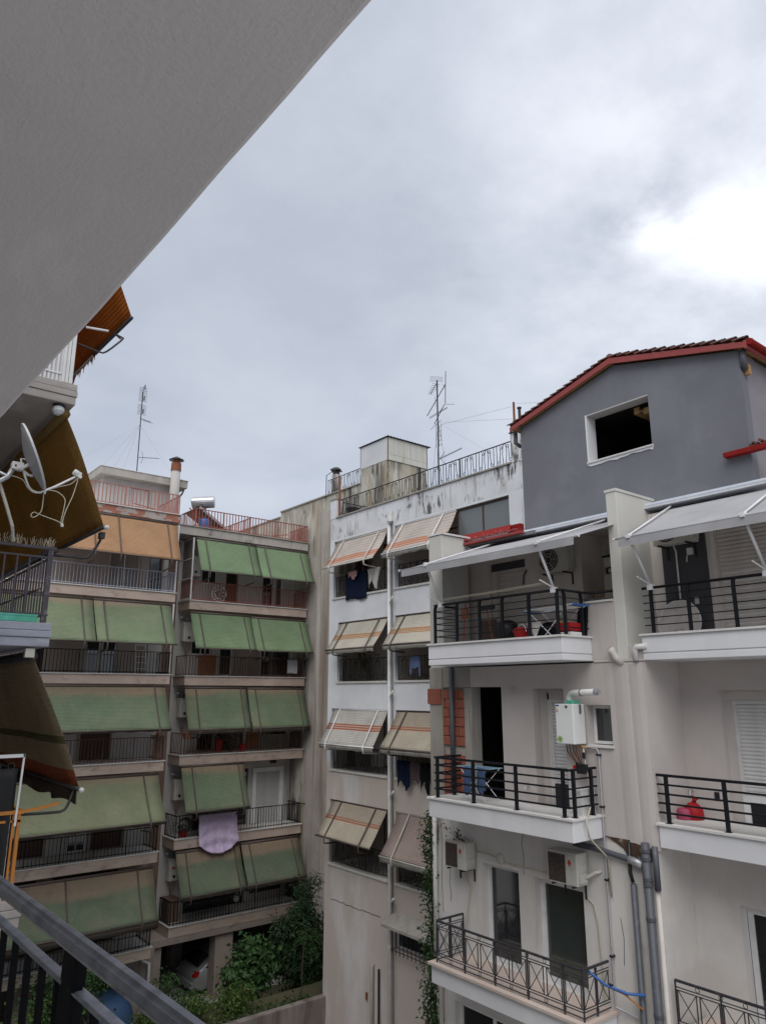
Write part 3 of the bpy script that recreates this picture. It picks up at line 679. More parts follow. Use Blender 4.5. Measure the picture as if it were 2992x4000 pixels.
# roof terrace
MB().box(2.5, 11.0, 26.24, 38.2, 6.36, 6.67).build('roof_slab', 'peeled_fascia', A, bevel=0.012); MB().box(2.5, 11.04, 26.19, 38.2, 6.672, 6.70).build('slab_edging', 'marble', A)
railing(A, [(6.3, 26.3, 6.70), (10.97, 26.3, 6.70), (10.97, 28.6, 6.70)], 0.77, 'pink_rail', 0.14, w=0.02, bar=0.035, top=0.02)
MB().tube([(10.9, 28.4, 7.3), (9.3, 26.6, 6.95)], 0.02, 6).build('stay_bar', 'red_rail', A)
MB().wall('y', 28.8, 29.0, 8.75, 11.6, 6.7, 8.45, [(9.9, 10.7, 6.72, 8.2)]).build('wall', 'block_wall_light', A); MB().box(8.75, 8.95, 29.0, 33, 6.7, 8.45).build('wall', 'block_wall_light', A); MB().box(11.4, 11.6, 29.0, 33, 6.7, 8.45).build('wall', 'block_wall_light', A)
MB().box(9.92, 10.68, 28.93, 28.97, 6.72, 8.18).build('door', 'grey_board', A)
MB().box(8.5, 12.15, 28.45, 33.3, 8.45, 8.76).build('roof_slab', 'roof_fascia', A, bevel=0.012); MB().box(8.47, 12.18, 28.42, 33.3, 8.763, 8.785).build('slab_edging', 'white_slab', A)
ch = MB().lathe((11.5, 28.25, 6.7), (0, 0, 1), [(0, 0.2), (2.35, 0.19)], 14).build('chimney', 'block_wall_light', A, smooth=True)
MB().lathe((11.5, 28.25, 9.05), (0, 0, 1), [(0, 0.215), (0.34, 0.2), (0.34, 0.14), (0.5, 0.14)], 14).build('flue_pipe', 'rust', ch)
MB().lathe((11.5, 28.25, 9.52), (0, 0, 1), [(0, 0.31), (0.02, 0.31), (0.12, 0.13), (0.17, 0.03)], 14).build('cap', 'dark_metal', ch)
MB().tube([(12.05, 28.6, 8.4), (11.98, 28.6, 8.2), (11.7, 28.7, 7.9)], 0.04, 8).build('gutter_pipe', 'grey_pvc', A)
for x in (3.4, 7.0, 10.4): MB().box(x, x + 0.55, 27.0, 27.4, GZ, -8.67).build('column', 'block_wall', A)
MB().box(11.0, 11.5, 27.1, 27.5, GZ, -8.67).build('column', 'block_wall', A)
MB().tube([(11.05, 27.0, -8.66), (11.05, 27.0, -8.95), (11.28, 26.98, -9.05), (11.3, 26.98, GZ)], 0.06, 8).build('downpipe', 'white_pvc', A, smooth=True)
MB().wall('y', 31.5, 31.7, 2.5, 9.0, GZ, -8.6).build('wall', 'block_wall', A)

# ------------------------------------------------------------------ block B (right half, projecting balconies)
B = thing('apartment_building', 'apartment block with bare car bay below, rust-red railings and solar water heater on its roof', 'apartment building', (15, 28.4, GZ))
bh = [(13.27, 13.99, 4.55, 5.9), (14.41, 14.99, 3.7, 5.9), (16.25, 16.75, 3.7, 5.9), (16.9, 17.3, 3.7, 5.9), (13.0, 13.9, 1.55, 2.9), (14.3, 14.9, 0.7, 2.9), (16.3, 17.75, 0.7, 2.8),
      (13.5, 14.2, -2.3, -0.2), (14.35, 15.6, -2.3, -0.1), (16.3, 17.7, -2.3, -0.2), (13.5, 15.9, -5.3, -3.1), (16.27, 17.42, -5.3, -3.3), (13.3, 15.9, -8.27, -6.0), (16.2, 17.7, -8.0, -6.0)]
MB().wall('y', 28.95, 29.2, 11.26, 17.95, -8.3, 6.3, bh).build('wall', 'block_wall_light', B)
MB().box(11.26, 17.95, 38, 38.2, -11.2, 6.3).build('wall', 'block_wall', B)
for k, z in enumerate(FL):
    MB().box(11.26, 17.95, 29.21, 37.98, z - 0.34, z - 0.03).build('floor_slab', 'interior', B)
    MB().box(12.3, 17.9, 27.84, 28.94, z - 0.38, z - 0.035).build('balcony_slab', 'stone_fascia', B, bevel=0.012)
    MB().box(12.27, 17.92, 27.79, 28.93, z - 0.032, z).build('slab_edging', 'marble', B)
MB().box(11.26, 17.95, 27.84, 31.0, -8.9, -8.685).build('lower_beam', 'block_wall', B)
MB().box(11.3, 12.2, 28.9, 28.945, -8.3, 6.2).build('wall_panel', 'panel_brown', B)
MB().box(13.05, 17.9, 28.9, 28.945, -2.3, -2.28).build('skirting', 'block_wall', B)
f = window(B, 'y', 29.02, 13.27, 13.99, 4.55, 5.9, 'white_metal', 'pane_dark', 'window', 2, fw=0.05)
window(B, 'y', 29.02, 14.41, 14.99, 4.6, 5.9, 'wood_door', 'pane_dark', 'balcony_door'); MB().box(14.43, 14.97, 29.04, 29.08, 3.7, 4.6).build('door', 'wood_door', B)
window(B, 'y', 29.02, 16.25, 16.75, 3.7, 5.9, 'brown_door', 'pane_dark', 'balcony_door', 1, 2); window(B, 'y', 29.02, 16.9, 17.3, 3.7, 5.9, 'white_metal', 'pane_green', 'balcony_door')
window(B, 'y', 29.02, 13.0, 13.9, 1.55, 2.9, 'white_metal', 'pane_dark', 'window', 2, fw=0.05); MB().box(13.35, 14.1, 28.87, 28.945, 0.7, 1.55).build('side_screen', 'orange_panel', B)
window(B, 'y', 29.02, 14.3, 14.9, 0.7, 2.9, 'white_metal', 'pane_dark', 'balcony_door', fw=0.045); MB().box(14.98, 16.2, 28.9, 28.945, 0.7, 2.8).build('wall_panel', 'block_wall', B)
window(B, 'y', 29.02, 16.3, 17.75, 0.7, 2.8, 'brown_door', 'pane_dark', 'balcony_door', 2)
window(B, 'y', 29.02, 14.35, 15.6, -2.3, -0.1, 'brown_door', 'pane_dark', 'balcony_door', 2); window(B, 'y', 29.02, 16.3, 17.7, -2.3, -0.2, 'brown_door', 'pane_dark', 'balcony_door', 2)
window(B, 'y', 29.02, 13.5, 14.2, -2.3, -0.2, 'brown_door', 'pane_dark', 'balcony_door')
window(B, 'y', 29.02, 13.5, 15.9, -5.3, -3.1, 'brown_door', 'pane_dark', 'balcony_door', 3)
MB().wall('y', 28.88, 28.945, 16.1, 17.6, -5.3, -3.1, [(16.27, 17.42, -5.3, -3.28)]).build('shutter_surround', 'white_metal', B)
shutter(B, 'y', 28.98, 16.27, 17.42, -5.3, -3.28, 'shutter_old', 0.06)
window(B, 'y', 29.02, 13.3, 15.9, -8.27, -6.0, 'brown_door', 'pane_dark', 'balcony_door', 3); window(B, 'y', 29.02, 16.2, 17.7, -8.0, -6.0, 'brown_door', 'pane_dark', 'window', 2)
MB().box(16.95, 17.2, 28.86, 28.945, -2.95, -2.82).build('vent_grille', 'black_plastic', B)
MB().box(16.3, 17.7, 28.86, 28.945, -2.3, -1.75).build('wall_panel', 'concrete', B)
MB().box(15.72, 16.28, 28.86, 28.94, -2.28, -1.2).build('side_screen', 'orange_panel', B)
MB().tube([(17.75, 28.8, -5.3), (17.75, 28.8, -2.7)], 0.04, 6).build('downpipe', 'galvanised', B)
for z, mt, h in ((3.67, 'red_rail', 0.78), (0.67, 'brown_rail', 0.78), (-2.33, 'brown_rail', 0.80), (-5.33, 'black_rail', 0.80), (-8.30, 'black_rail', 0.80)):
    pts = [(12.34, 28.85, z), (12.34, 27.88, z), (17.86, 27.88, z), (17.86, 28.85, z)]
    railing(B, pts, h, mt, 0.125, w=0.015, top=0.02)
    MB().tube([(17.86, 27.88, z + h - 0.02), (18.05, 27.45, z + h), (18.12, 27.4, z + h)], 0.016, 5).build('awning_rest_bar', mt, B)
# glazed screen on the left end of the top balcony
window(B, 'x', 12.32, 27.86, 28.93, 3.71, 6.25, 'white_metal', 'pane_screen', 'end_screen', 1, 3, fw=0.05)
MB().box(11.26, 17.9, 27.84, 38.2, 6.33, 6.69).build('roof_slab', 'roof_fascia', B, bevel=0.015); MB().box(11.26, 17.93, 27.79, 38.2, 6.693, 6.73).build('slab_edging', 'concrete', B)
railing(B, [(12.34, 31.5, 6.73), (12.34, 27.88, 6.73), (17.86, 27.88, 6.73), (17.86, 29.4, 6.73)], 0.76, 'red_rail', 0.14, w=0.018, bar=0.03, top=0.022)
railing(B, [(15.0, 28.1, 6.73), (15.0, 34.0, 6.73)], 0.78, 'pink_rail', 0.2, w=0.018, bar=0.06, top=0.022)
MB().tube([(17.6, 29.2, 7.3), (16.2, 28.3, 6.9)], 0.02, 6).build('stay_bar', 'red_rail', B)
MB().box(14.28, 15.02, 28.0, 28.5, GZ, -8.9).build('column', 'block_wall', B, bevel=0.01); MB().box(11.75, 12.15, 28.0, 28.5, GZ, -8.9).build('column', 'block_wall', B, bevel=0.01); MB().box(17.5, 17.94, 28.0, 28.5, GZ, -8.9).build('column', 'block_wall', B)
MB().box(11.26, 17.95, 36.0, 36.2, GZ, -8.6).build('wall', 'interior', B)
for x in (11.3, 14.4): MB().box(x, x + 0.5, 32.2, 32.7, GZ, -8.6).build('column', 'block_wall', B)

# boilers on B's left end wall, one on each floor
def boiler(label, x, z0, w, h, mat, pipe=True, dep=0.34, yb=28.93, flue='short', extras=True):
    t = thing('wall_boiler', label, 'boiler', (x + w / 2, yb, z0), 'old boilers on the balcony end walls')
    MB().box(x, x + w, yb - dep, yb - 0.03, z0, z0 + h).build('casing', mat, t, bevel=0.02)
    MB().box(x + 0.02, x + w - 0.02, yb - 0.03, yb, z0 + 0.05, z0 + h - 0.05).build('wall_bracket', 'galvanised', t)
    MB().lathe((x + w * 0.5, yb - dep - 0.001, z0 + h * 0.2), (0, -1, 0), [(0, 0.06), (0.015, 0.055)], 12).build('dial', 'black_plastic', t)
    if flue == 'short': MB().tube([(x + w * 0.4, yb - 0.16, z0 + h), (x + w * 0.4, yb - 0.16, z0 + h + 0.14), (x + w * 0.1, yb - 0.16, z0 + h + 0.18), (x - 0.12, yb - 0.2, z0 + h + 0.18)], 0.05, 8).build('flue_pipe', 'galvanised', t, smooth=True)
    m = MB()
    for k in range(3): m.tube([(x + w * (0.25 + 0.25 * k), yb - 0.12, z0), (x + w * (0.25 + 0.25 * k) + 0.04, yb - 0.12, z0 - 0.2), (x + w * 0.5, yb - 0.05, z0 - 0.45 - 0.1 * k)], 0.012, 5)
    m.build('water_pipes', 'copper_pipe', t)
    return t
boiler('white boiler behind the glazed end screen of the top balcony', 12.62, 4.78, 0.42, 0.85, 'boiler_old')
boiler('white boiler with round dial left of the second green awning down', 12.46, 2.05, 0.5, 0.8, 'boiler_old')
boiler('shadowed grey boiler left of the middle twin green awnings', 12.5, -0.95, 0.45, 0.75, 'boiler_old')
boiler('white boiler with rusty stain left of the single green awning', 12.5, -4.06, 0.45, 0.78, 'boiler_old')
boiler('white boiler with red sticker left of the lowest twin awnings', 12.5, -6.95, 0.42, 0.8, 'boiler_old')
MB().box(12.55, 12.75, 28.585, 28.59, -6.5, -6.44)  # (sticker plate is part of the lowest boiler, added below)
t = bpy.data.objects['wall_boiler.004']; MB().box(12.62, 12.74, 28.58, 28.588, -6.52, -6.45).build('sticker', 'label_red', t)

# ------------------------------------------------------------------ tall party wall building behind block C
P = thing('apartment_building', 'stained windowless party wall with rusty metal-clad stair tower and roof terrace behind the white building', 'apartment building', (22, 29, GZ))
MB().wall('x', 18.0, 18.3, 22.16, 30.55, GZ, 8.7).build('wall', 'old_render', P).name = 'party_wall'
MB().wall('x', 18.0, 18.3, 30.55, 37.5, GZ, 8.45).build('party_wall', 'old_render', P)
MB().box(18.3, 26, 22.16, 37.5, GZ, 8.4).build('body', 'old_render', P)
MB().box(17.94, 18.34, 24.0, 30.55, 8.70, 8.76).build('coping', 'concrete', P); MB().box(17.94, 18.34, 30.56, 37.5, 8.45, 8.5).build('coping', 'concrete', P)
MB().box(17.9, 18.0, 26.0, 27.05, GZ, 8.0).build('buttress', 'party_wall_render', P, bevel=0.01)
MB().box(17.955, 18.0, 27.05, 27.79, GZ, 6.0).build('wall_panel', 'party_wall_render', P)
tw = MB().box(17.98, 20.15, 22.14, 23.98, 6.2, 9.32).build('stair_tower', 'old_render', P)
MB().box(17.97, 17.995, 22.12, 23.95, 9.33, 10.30).build('cladding_sheet', 'cladding_white', tw)
n = 7
for k in range(n):
    x0 = 17.98 + 2.14 * k / n; MB().box(x0, x0 + 2.14 / n - 0.006, 22.10, 22.125, 9.58, 10.30).build('cladding_sheet', 'cladding_stained', tw)
MB().box(17.98, 20.12, 22.105, 22.13, 9.33, 9.575).build('cladding_sheet', 'cladding_stained', tw)
MB().box(18.0, 20.1, 22.13, 23.9, 9.32, 10.3).build('frame', 'dark_metal', tw)
for (x, y) in ((17.965, 22.1), (20.13, 22.1), (17.965, 23.95)): MB().box(x, x + 0.03, y, y + 0.03, 9.3, 10.32).build('corner_trim', 'rust', tw)
rf = MB()
nx = 60
for k in range(nx):
    x0, x1 = 17.9 + 2.42 * k / nx, 17.9 + 2.42 * (k + 1) / nx
    za, zb = 10.335 + 0.012 * math.sin(k * 1.57), 10.335 + 0.012 * math.sin((k + 1) * 1.57)
    rf.prism([(x0, 22.02, za), (x1, 22.02, zb), (x1, 22.02, zb - 0.014), (x0, 22.02, za - 0.014)], (0, 2.05, -0.0))
rf.build('roof_sheet', 'dark_metal', tw)
# chimney and railing on the upper terrace
ch = MB().lathe((18.4, 26.4, 8.6), (0, 0, 1), [(0, 0.2), (1.15, 0.19)], 12).build('chimney', 'concrete', P, smooth=True)
MB().lathe((18.4, 26.4, 9.76), (0, 0, 1), [(0, 0.16), (0.2, 0.16)], 8).build('flue_pipe', 'iron', ch)
MB().lathe((18.4, 26.4, 9.95), (0, 0, 1), [(0, 0.34), (0.02, 0.34), (0.16, 0.1)], 4).build('cap', 'dark_metal', ch)
m = MB(); m.tube([(18.1, 26.75, 8.6), (18.1, 26.75, 9.75), (18.1, 26.1, 9.85), (18.1, 26.1, 8.9)], 0.02, 5); m.build('stay_bar', 'iron', P)
# scroll ironwork shared by the roof railings and the loggias
def scroll_mesh(h, mat, key='scroll_baluster'):
    k = (key, round(h, 2), mat)
    if k in BAR_MESH: return BAR_MESH[k]
    m = MB(); r = 0.045; t = 0.010
    m.tube([(-0.12, 0, 0), (-0.12, 0, h)], t, 4); 
    for sx in (-1, 1):
        pts = [p for p in arc((0.03 - r * 0.2, 0, h - r * 1.6), r, math.pi * 1.7 * 0 , math.pi * 1.5, (1, 0, 0), (0, 0, 1), 8)]
        # S stem: curl on top, slow S, curl at the foot
    top = arc((0.055, 0, h - 0.09), r, -math.pi * 0.9, math.pi, (1, 0, 0), (0, 0, 1), 10)
    stem = [Vector((0.01 + 0.05 * math.sin(math.pi * (0.5 - s)) * 0.35, 0, (h - 0.09) * (1 - s) + 0.09 * s)) for s in (0.15, 0.35, 0.5, 0.65, 0.85)]
    bot = arc((-0.035, 0, 0.09), r, 0, -math.pi * 1.9, (1, 0, 0), (0, 0, 1), 10)
    m.tube(top + stem + bot, t, 4)
    m.tube([(0.12, 0, 0.0), (0.12, 0, h * 0.2), (0.10, 0, h * 0.5), (0.12, 0, h * 0.82), (0.15, 0, h)], t, 4)
    BAR_MESH[k] = m.mesh('baluster', mat); return BAR_MESH[k]
def iron_railing(parent, pts, h, mat, spacing=0.36):
    m = MB()
    for a, b in zip(pts, pts[1:]):
        a, b = Vector(a), Vector(b)
        for z, r in ((0.05, 0.014), (h, 0.02)): m.tube([a + Vector((0, 0, z)), b + Vector((0, 0, z))], r, 4)
    L = sum((Vector(b) - Vector(a)).length for a, b in zip(pts, pts[1:]))
    r = m.build('railing', mat, parent); me = scroll_mesh(h - 0.06, mat)
    for k, (p, y) in enumerate(along(pts, spacing, 0.15)): inst('baluster', me, r, p + Vector((0, 0, 0.05)), y + (math.pi if k % 2 else 0))
    for k, (p, y) in enumerate(along(pts, 2.2, 0.02)): inst('post', bar_mesh('post', h + 0.1, 0.022, 0.022, mat), r, p + Vector((0, 0, -0.1)), y)
    return r
iron_railing(P, [(18.1, 26.6, 8.76), (18.1, 24.05, 8.76)], 0.7, 'grey_iron', 0.34)

# ------------------------------------------------------------------ awnings of blocks A and B
GA = 'drop-arm awnings over the balconies of the far apartment blocks'
def aw_y(label, x0, x1, yt, zt, yb, zb, mat, arm='brown_arm', arms=(0.1, 0.9), val=None, vh=0.12, hook=(0, 0.75, -0.33)):
    return awning(label, GA, (x0, yt, zt), (x1, yt, zt), (x0, yb, zb), (x1, yb, zb), mat, arm, arms, val, vh, hook)
aw_y('orange awning over the pale blue balcony railing', 6.2, 10.87, 26.24, 6.29, 25.56, 4.78, 'fabric_orange', 'brown_arm', (0.33, 0.52, 0.92))
aw_y('pale green awning directly below the pale blue railing, left panel of two, beside dark gap', 5.0, 7.99, 26.24, 3.2, 25.35, 1.68, 'fabric_green_old', 'brown_arm', (0.15, 0.87))
aw_y('pale green awning directly below the pale blue railing, right panel of two', 8.03, 10.84, 26.24, 3.2, 25.38, 1.69, 'fabric_green_old', 'brown_arm', (0.12, 0.86))
aw_y('wide green awning with brown patch and dark speck above a pinkish railing', 5.0, 10.86, 26.24, 0.24, 25.44, -1.23, 'fabric_green_faded', 'brown_arm', (0.2, 0.93), 'valance_dark', 0.05)
aw_y('wide yellow-green ribbed awning beside the moss-coloured neighbouring awning tip', 4.0, 10.83, 26.24, -2.78, 25.22, -4.23, 'fabric_green_pale', 'brown_arm', (0.2, 0.92), 'valance_dark', 0.06)
aw_y('lowest wide awning, brown upper third, seen behind the dark handrail', 4.0, 10.87, 26.24, -5.82, 25.45, -7.32, 'fabric_green_brown', 'brown_arm', (0.58, 0.92), 'valance_dark', 0.2)
aw_y('clean bright green awning beside the glazed end screen, left of the top pair', 12.41, 15.15, 27.78, 6.22, 27.12, 4.79, 'fabric_green', 'brown_arm', (0.14, 0.87))
aw_y('clean bright green awning, right of the top pair, beside the stained party wall', 15.19, 17.8, 27.78, 6.22, 27.09, 4.77, 'fabric_green', 'brown_arm', (0.15, 0.84))
aw_y('plain green awning with short white scratch, left of the second pair', 12.34, 15.03, 27.78, 3.16, 27.06, 1.71, 'fabric_green', 'brown_arm', (0.14, 0.88))
aw_y('green awning speckled white at its upper right corner, second pair from the top', 15.07, 17.81, 27.78, 3.12, 27.1, 1.70, 'fabric_green', 'brown_arm', (0.12, 0.87))
aw_y('green awning with faded brown top edge above red pots, left of third pair', 12.3, 14.98, 27.78, 0.2, 27.16, -1.38, 'fabric_green_faded', 'brown_arm', (0.17, 0.9), 'valance_dark', 0.14)
aw_y('green awning with faded brown top edge, right of third pair beside black gap', 15.05, 17.79, 27.78, 0.18, 27.18, -1.39, 'fabric_green_faded', 'brown_arm', (0.13, 0.88), 'valance_dark', 0.14)
aw_y('single mossy faded awning left of the white roller shutter', 12.36, 15.03, 27.78, -2.75, 27.09, -4.33, 'fabric_green_faded', 'brown_arm', (0.16, 0.9), 'valance_dark', 0.05)
aw_y('brown and green awning partly behind the hanging lilac sheet', 12.36, 15.0, 27.78, -5.8, 27.04, -7.2, 'fabric_green_brown', 'brown_arm', (0.14, 0.9), 'valance_dark', 0.12)
aw_y('lowest brown and green awning on the right, above the dark conifer', 15.06, 17.69, 27.78, -5.8, 27.02, -7.18, 'fabric_green_brown', 'brown_arm', (0.13, 0.87), 'valance_dark', 0.12)

# ------------------------------------------------------------------ block C (white, striped awnings)
C = thing('apartment_building', 'white apartment block with orange-striped awnings and scroll iron railing round its roof terrace', 'apartment building', (16.5, 18, GZ))
XC = 15.4
LV = [(3.39, 5.52), (0.38, 2.48), (-2.58, -0.53), (-5.60, -3.56)]
LA = [22.14, 21.83, 22.15, 22.15]
holes = []
for (z0, z1), ya in zip(LV, LA): holes += [(18.98, ya, z0, z1), (13.46, 18.58, z0, z1)]
holes += [(14.2, 18.66, -7.39, -6.5)]
MB().wall('x', XC, XC + 0.22, 13.0, 22.4, GZ - 1.6, 5.60, holes).build('wall', 'white_render', C)
MB().wall('x', XC, XC + 0.22, 13.0, 22.4, 5.60, 6.42).build('wall', 'parapet_render', C)
MB().wall('y', 22.18, 22.4, XC + 0.22, 17.95, GZ - 1.6, 6.42).build('wall', 'old_render', C)
MB().wall('y', 13.0, 13.2, XC + 0.22, 17.95, GZ - 1.6, 6.42).build('wall', 'cream_render', C)
MB().wall('x', 17.95, 18.0, 13.0, 22.1, GZ - 1.6, 6.40).build('wall', 'old_render', C)
MB().box(XC + 0.22, 17.95, 13.2, 22.18, 6.1, 6.42).build('roof_slab', 'concrete', C)
MB().box(XC - 0.05, XC + 0.3, 13.31, 22.02, 6.423, 6.47).build('coping', 'concrete', C)
MB().box(XC - 0.01, XC + 0.32, 22.05, 22.42, 6.43, 7.18).build('parapet_end', 'white_render', C); MB().box(XC - 0.04, XC + 0.35, 22.02, 22.45, 7.183, 7.22).build('coping', 'concrete', C)
MB().box(XC - 0.012, XC + 0.3, 12.99, 13.3, 6.43, 7.33).build('parapet_end', 'parapet_render', C, bevel=0.01); MB().box(XC - 0.04, XC + 0.33, 12.96, 13.33, 7.333, 7.36).build('coping', 'dark_metal', C)
MB().wall('x', 17.4, 17.5, 13.3, 20.0, 6.42, 6.75).build('roof_kerb', 'concrete', C)
for k, (z0, z1) in enumerate(LV + [(-8.6, -6.2)]):
    MB().box(XC + 0.222, 17.94, 13.21, 22.17, z0 - 0.16, z0 - 0.004).build('floor_slab', 'block_wall_light', C)
    if k < 4:
        MB().box(17.2, 17.3, 13.21, 22.17, z0, z1 + 0.6).build('wall', 'loggia_render' if k < 3 else 'block_wall', C)
        MB().box(XC + 0.23, 17.19, 18.7, 18.86, z0, z1 + 0.6).build('wall', 'loggia_render', C)
        for ya, yb in ((19.3, 20.3), (20.7, 21.4), (15.3, 16.6), (17.3, 18.2)):
            window(C, 'x', 17.19, ya, yb, z0, z0 + 2.15, 'brown_door' if k != 1 else 'white_metal', 'pane_dark', 'balcony_door', 1)
        for yo, yb in ((LA[k], 18.98), (18.58, 13.46)):
            MB().box(XC - 0.05, XC + 0.2, yb + 0.0, yo + 0.03, z0 - 0.05, z0 + 0.012).build('sill', 'cream_render', C)
            if not (k == 0 and yb < 14): iron_railing(C, [(XC + 0.1, yo - 0.03, z0 + 0.03), (XC + 0.1, yb + 0.03, z0 + 0.03)], 0.74, 'iron', 0.33)
iron_railing(C, [(XC + 0.1, 18.5, 3.42), (XC + 0.1, 15.7, 3.42)], 0.74, 'iron', 0.33)
window(C, 'x', XC + 0.08, 13.48, 15.65, 3.41, 5.5, 'brown_door', 'pane_frosted', 'glazed_screen', 2, 1, fw=0.05)
iron_railing(C, [(XC + 0.12, 22.0, 6.47), (XC + 0.12, 13.32, 6.47)], 0.68, 'iron', 0.36)
iron_railing(C, [(XC + 0.2, 21.95, 6.47), (17.9, 21.95, 6.47)], 0.6, 'iron', 0.36)
MB().tube([(XC + 0.1, 21.98, 6.3), (XC + 0.1, 21.98, 8.05)], 0.045, 6).build('post', 'rust', C); MB().tube([(XC + 0.12, 13.22, 7.3), (XC + 0.12, 13.22, 8.32)], 0.035, 6).build('post', 'rust', C)
# fifth loggia row: barred opening under a concrete canopy
MB().prism([(15.398, 13.9, -6.38), (14.86, 13.9, -6.62), (14.86, 13.9, -6.70), (15.398, 13.9, -6.50)], (0, 4.75, 0)).build('canopy', 'concrete', C)
window(C, 'x', XC + 0.1, 14.22, 18.64, -7.37, -6.52, 'white_metal', 'pane_dark', 'window', 3, 1)
gm = MB(); gm.tube([(15.2, 18.6, -6.78), (15.2, 14.2, -6.78)], 0.012, 4); gm.tube([(15.2, 18.6, -7.36), (15.2, 14.2, -7.36)], 0.012, 4); gm.tube([(15.4, 18.6, -7.36), (15.2, 18.6, -7.36)], 0.012, 4); gm.tube([(15.4, 14.2, -7.36), (15.2, 14.2, -7.36)], 0.012, 4)
gr = gm.build('window_grille', 'iron', C); me = bar_mesh('bar', 0.8, 0.018, 0.018, 'iron')
for k in range(25): inst('bar', me, gr, (15.2, 18.55 - k * 0.178, -7.45))
# downpipes on the pier between the loggias
dp = MB().tube([(15.33, 18.8, GZ - 1.6), (15.33, 18.8, 5.62)], 0.055, 10).build('downpipe', 'white_pvc', C, smooth=True)
MB().lathe((15.31, 18.72, 5.62), (0, 0, 1), [(0, 0.055), (0.06, 0.11), (0.22, 0.11), (0.22, 0.075), (0.34, 0.075), (0.36, 0.02)], 10).build('hopper', 'white_pvc', dp)
MB().tube([(15.32, 18.62, 5.7), (15.32, 18.62, GZ - 1.6)], 0.018, 5).build('cable_conduit', 'grey_pvc', C)
for z in (2.98, -0.04, -3.05, -6.06): MB().tube([(15.31, 18.72, z - 0.08), (15.22, 18.55, z + 0.02), (15.19, 18.42, z + 0.1)], 0.035, 7).build('spout', 'white_pvc', dp, smooth=True)
for z in (4.4, 1.6, -1.4, -4.4, -7.4, -9.5): MB().lathe((15.33, 18.8, z), (0, 0, 1), [(0, 0.065), (0.06, 0.065)], 10).build('pipe_collar', 'white_pvc', dp)
MB().tube([(15.34, 19.68, GZ - 1.6), (15.34, 19.68, -8.12), (15.42, 19.68, -8.02)], 0.06, 8).build('downpipe', 'concrete', C, smooth=True)
MB().tube([(15.35, 19.36, GZ - 1.6), (15.35, 19.36, -8.12)], 0.035, 6).build('downpipe', 'black_plastic', C)
MB().box(15.36, 15.4, 19.95, 20.03, -9.12, -8.92).build('bracket', 'rust', C); MB().box(15.36, 15.4, 17.2, 17.3, -8.98, -8.84).build('bracket', 'rust', C)
crk = MB()
py = 22.0; pz = -6.7
pts = []
while py > 19.2: pts.append((15.398, py, pz + random.uniform(-0.03, 0.03))); py -= 0.14
crk.tube(pts, 0.009, 4); crk.build('crack', 'iron', C)

GC = 'striped awnings over the loggias of the white block'
def aw_x(label, y0, y1, zt, zb, xb, mat, arm, val=None, arms=(0.15, 0.85), hk=(0.6, 0, -0.22), xt=XC + 0.05):
    return awning(label, GC, (xt, y0, zt), (xt, y1, zt), (xb, y0, zb), (xb, y1, zb), mat, arm, arms, val, 0.13, hk)
aw_x('pink-cream awning with orange lower stripes at the top left, above navy laundry', 22.0, 19.02, 5.48, 4.42, 14.78, 'fabric_cream_top', 'cream_metal')
aw_x('longer pink-cream awning with orange stripes right under the stained parapet', 18.5, 15.62, 5.5, 4.44, 14.76, 'fabric_cream_top', 'white_metal', 'valance_dirty', (0.12, 0.8))
aw_x('cream slatted awning with tan stripes and dirty valance, second row left', 21.72, 19.0, 2.46, 1.47, 14.81, 'fabric_cream_mid', 'brown_arm', 'valance_dirty', (0.17, 0.85))
aw_x('cream slatted awning with tan stripes above the pale blue shirt', 18.5, 13.8, 2.46, 1.48, 14.78, 'fabric_cream_mid', 'brown_arm', 'valance_dirty', (0.09, 0.9))
aw_x('whitish slatted awning with rust-red stripes and white arms, third row left', 22.02, 19.01, -0.55, -1.69, 14.81, 'fabric_cream_low', 'white_metal', 'valance_dirty', (0.13, 0.84))
aw_x('yellowed awning with brown stripes above the dark hanging clothes', 18.5, 13.8, -0.55, -1.66, 14.7, 'fabric_cream_brown', 'brown_arm', 'valance_dirty', (0.1, 0.55))
aw_x('sagging tan awning with red stripes over the dark lowest left loggia', 22.0, 19.05, -3.58, -4.64, 14.73, 'fabric_cream_brown', 'brown_arm', None, (0.18, 0.82))
aw_x('plain pinkish-brown slatted awning beside the ivy, no stripes', 18.52, 13.8, -3.58, -4.75, 14.71, 'fabric_pink_brown', 'cream_metal', 'valance_dirty', (0.12, 0.9))

# laundry on block C
GL = 'laundry hung out on the white block'
hung_cloth('large navy blanket hanging over the top loggia railing', 'blanket', (15.36, 21.3, 4.18), (15.36, 20.06, 4.18), 0.95, 'navy_cloth', GL, 'blanket', 2, 0.02, (-1, 0, 0), ragged=0.04)
hung_cloth('small pink garment on the line above the navy blanket', 'garment', (15.24, 20.97, 4.22), (15.24, 20.48, 4.22), 0.24, 'pink_cloth', GL, 'garment', 3, 0.02, (-1, 0, 0), ragged=0.3)
hung_cloth('white cloth bunched at the right end of the top loggia railing', 'cloth', (15.36, 20.02, 4.2), (15.36, 19.3, 4.2), 0.55, 'white_cloth', GL, 'cloth', 2, 0.04, (-1, 0, 0), ragged=-0.35, gather=0.4)
t = thing('shirt', 'pale blue long-sleeved shirt hanging on the second-row railing', 'shirt', (15.3, 17.45, 1.06), GL)
for nm, ya, yb, dz, sk in (('torso', 17.64, 17.26, 0.36, 0), ('sleeve', 17.69, 17.62, 0.55, 0.0), ('sleeve', 17.28, 17.21, 0.58, 0.0)):
    o = hung_cloth('x', 'x', (15.3, ya, 1.12), (15.3, yb, 1.12), dz, 'blue_cloth', None, nm, 2, 0.012, (-1, 0, 0), skew=sk)
    for k in ('label', 'category'): del o[k]
    attach(o, t)
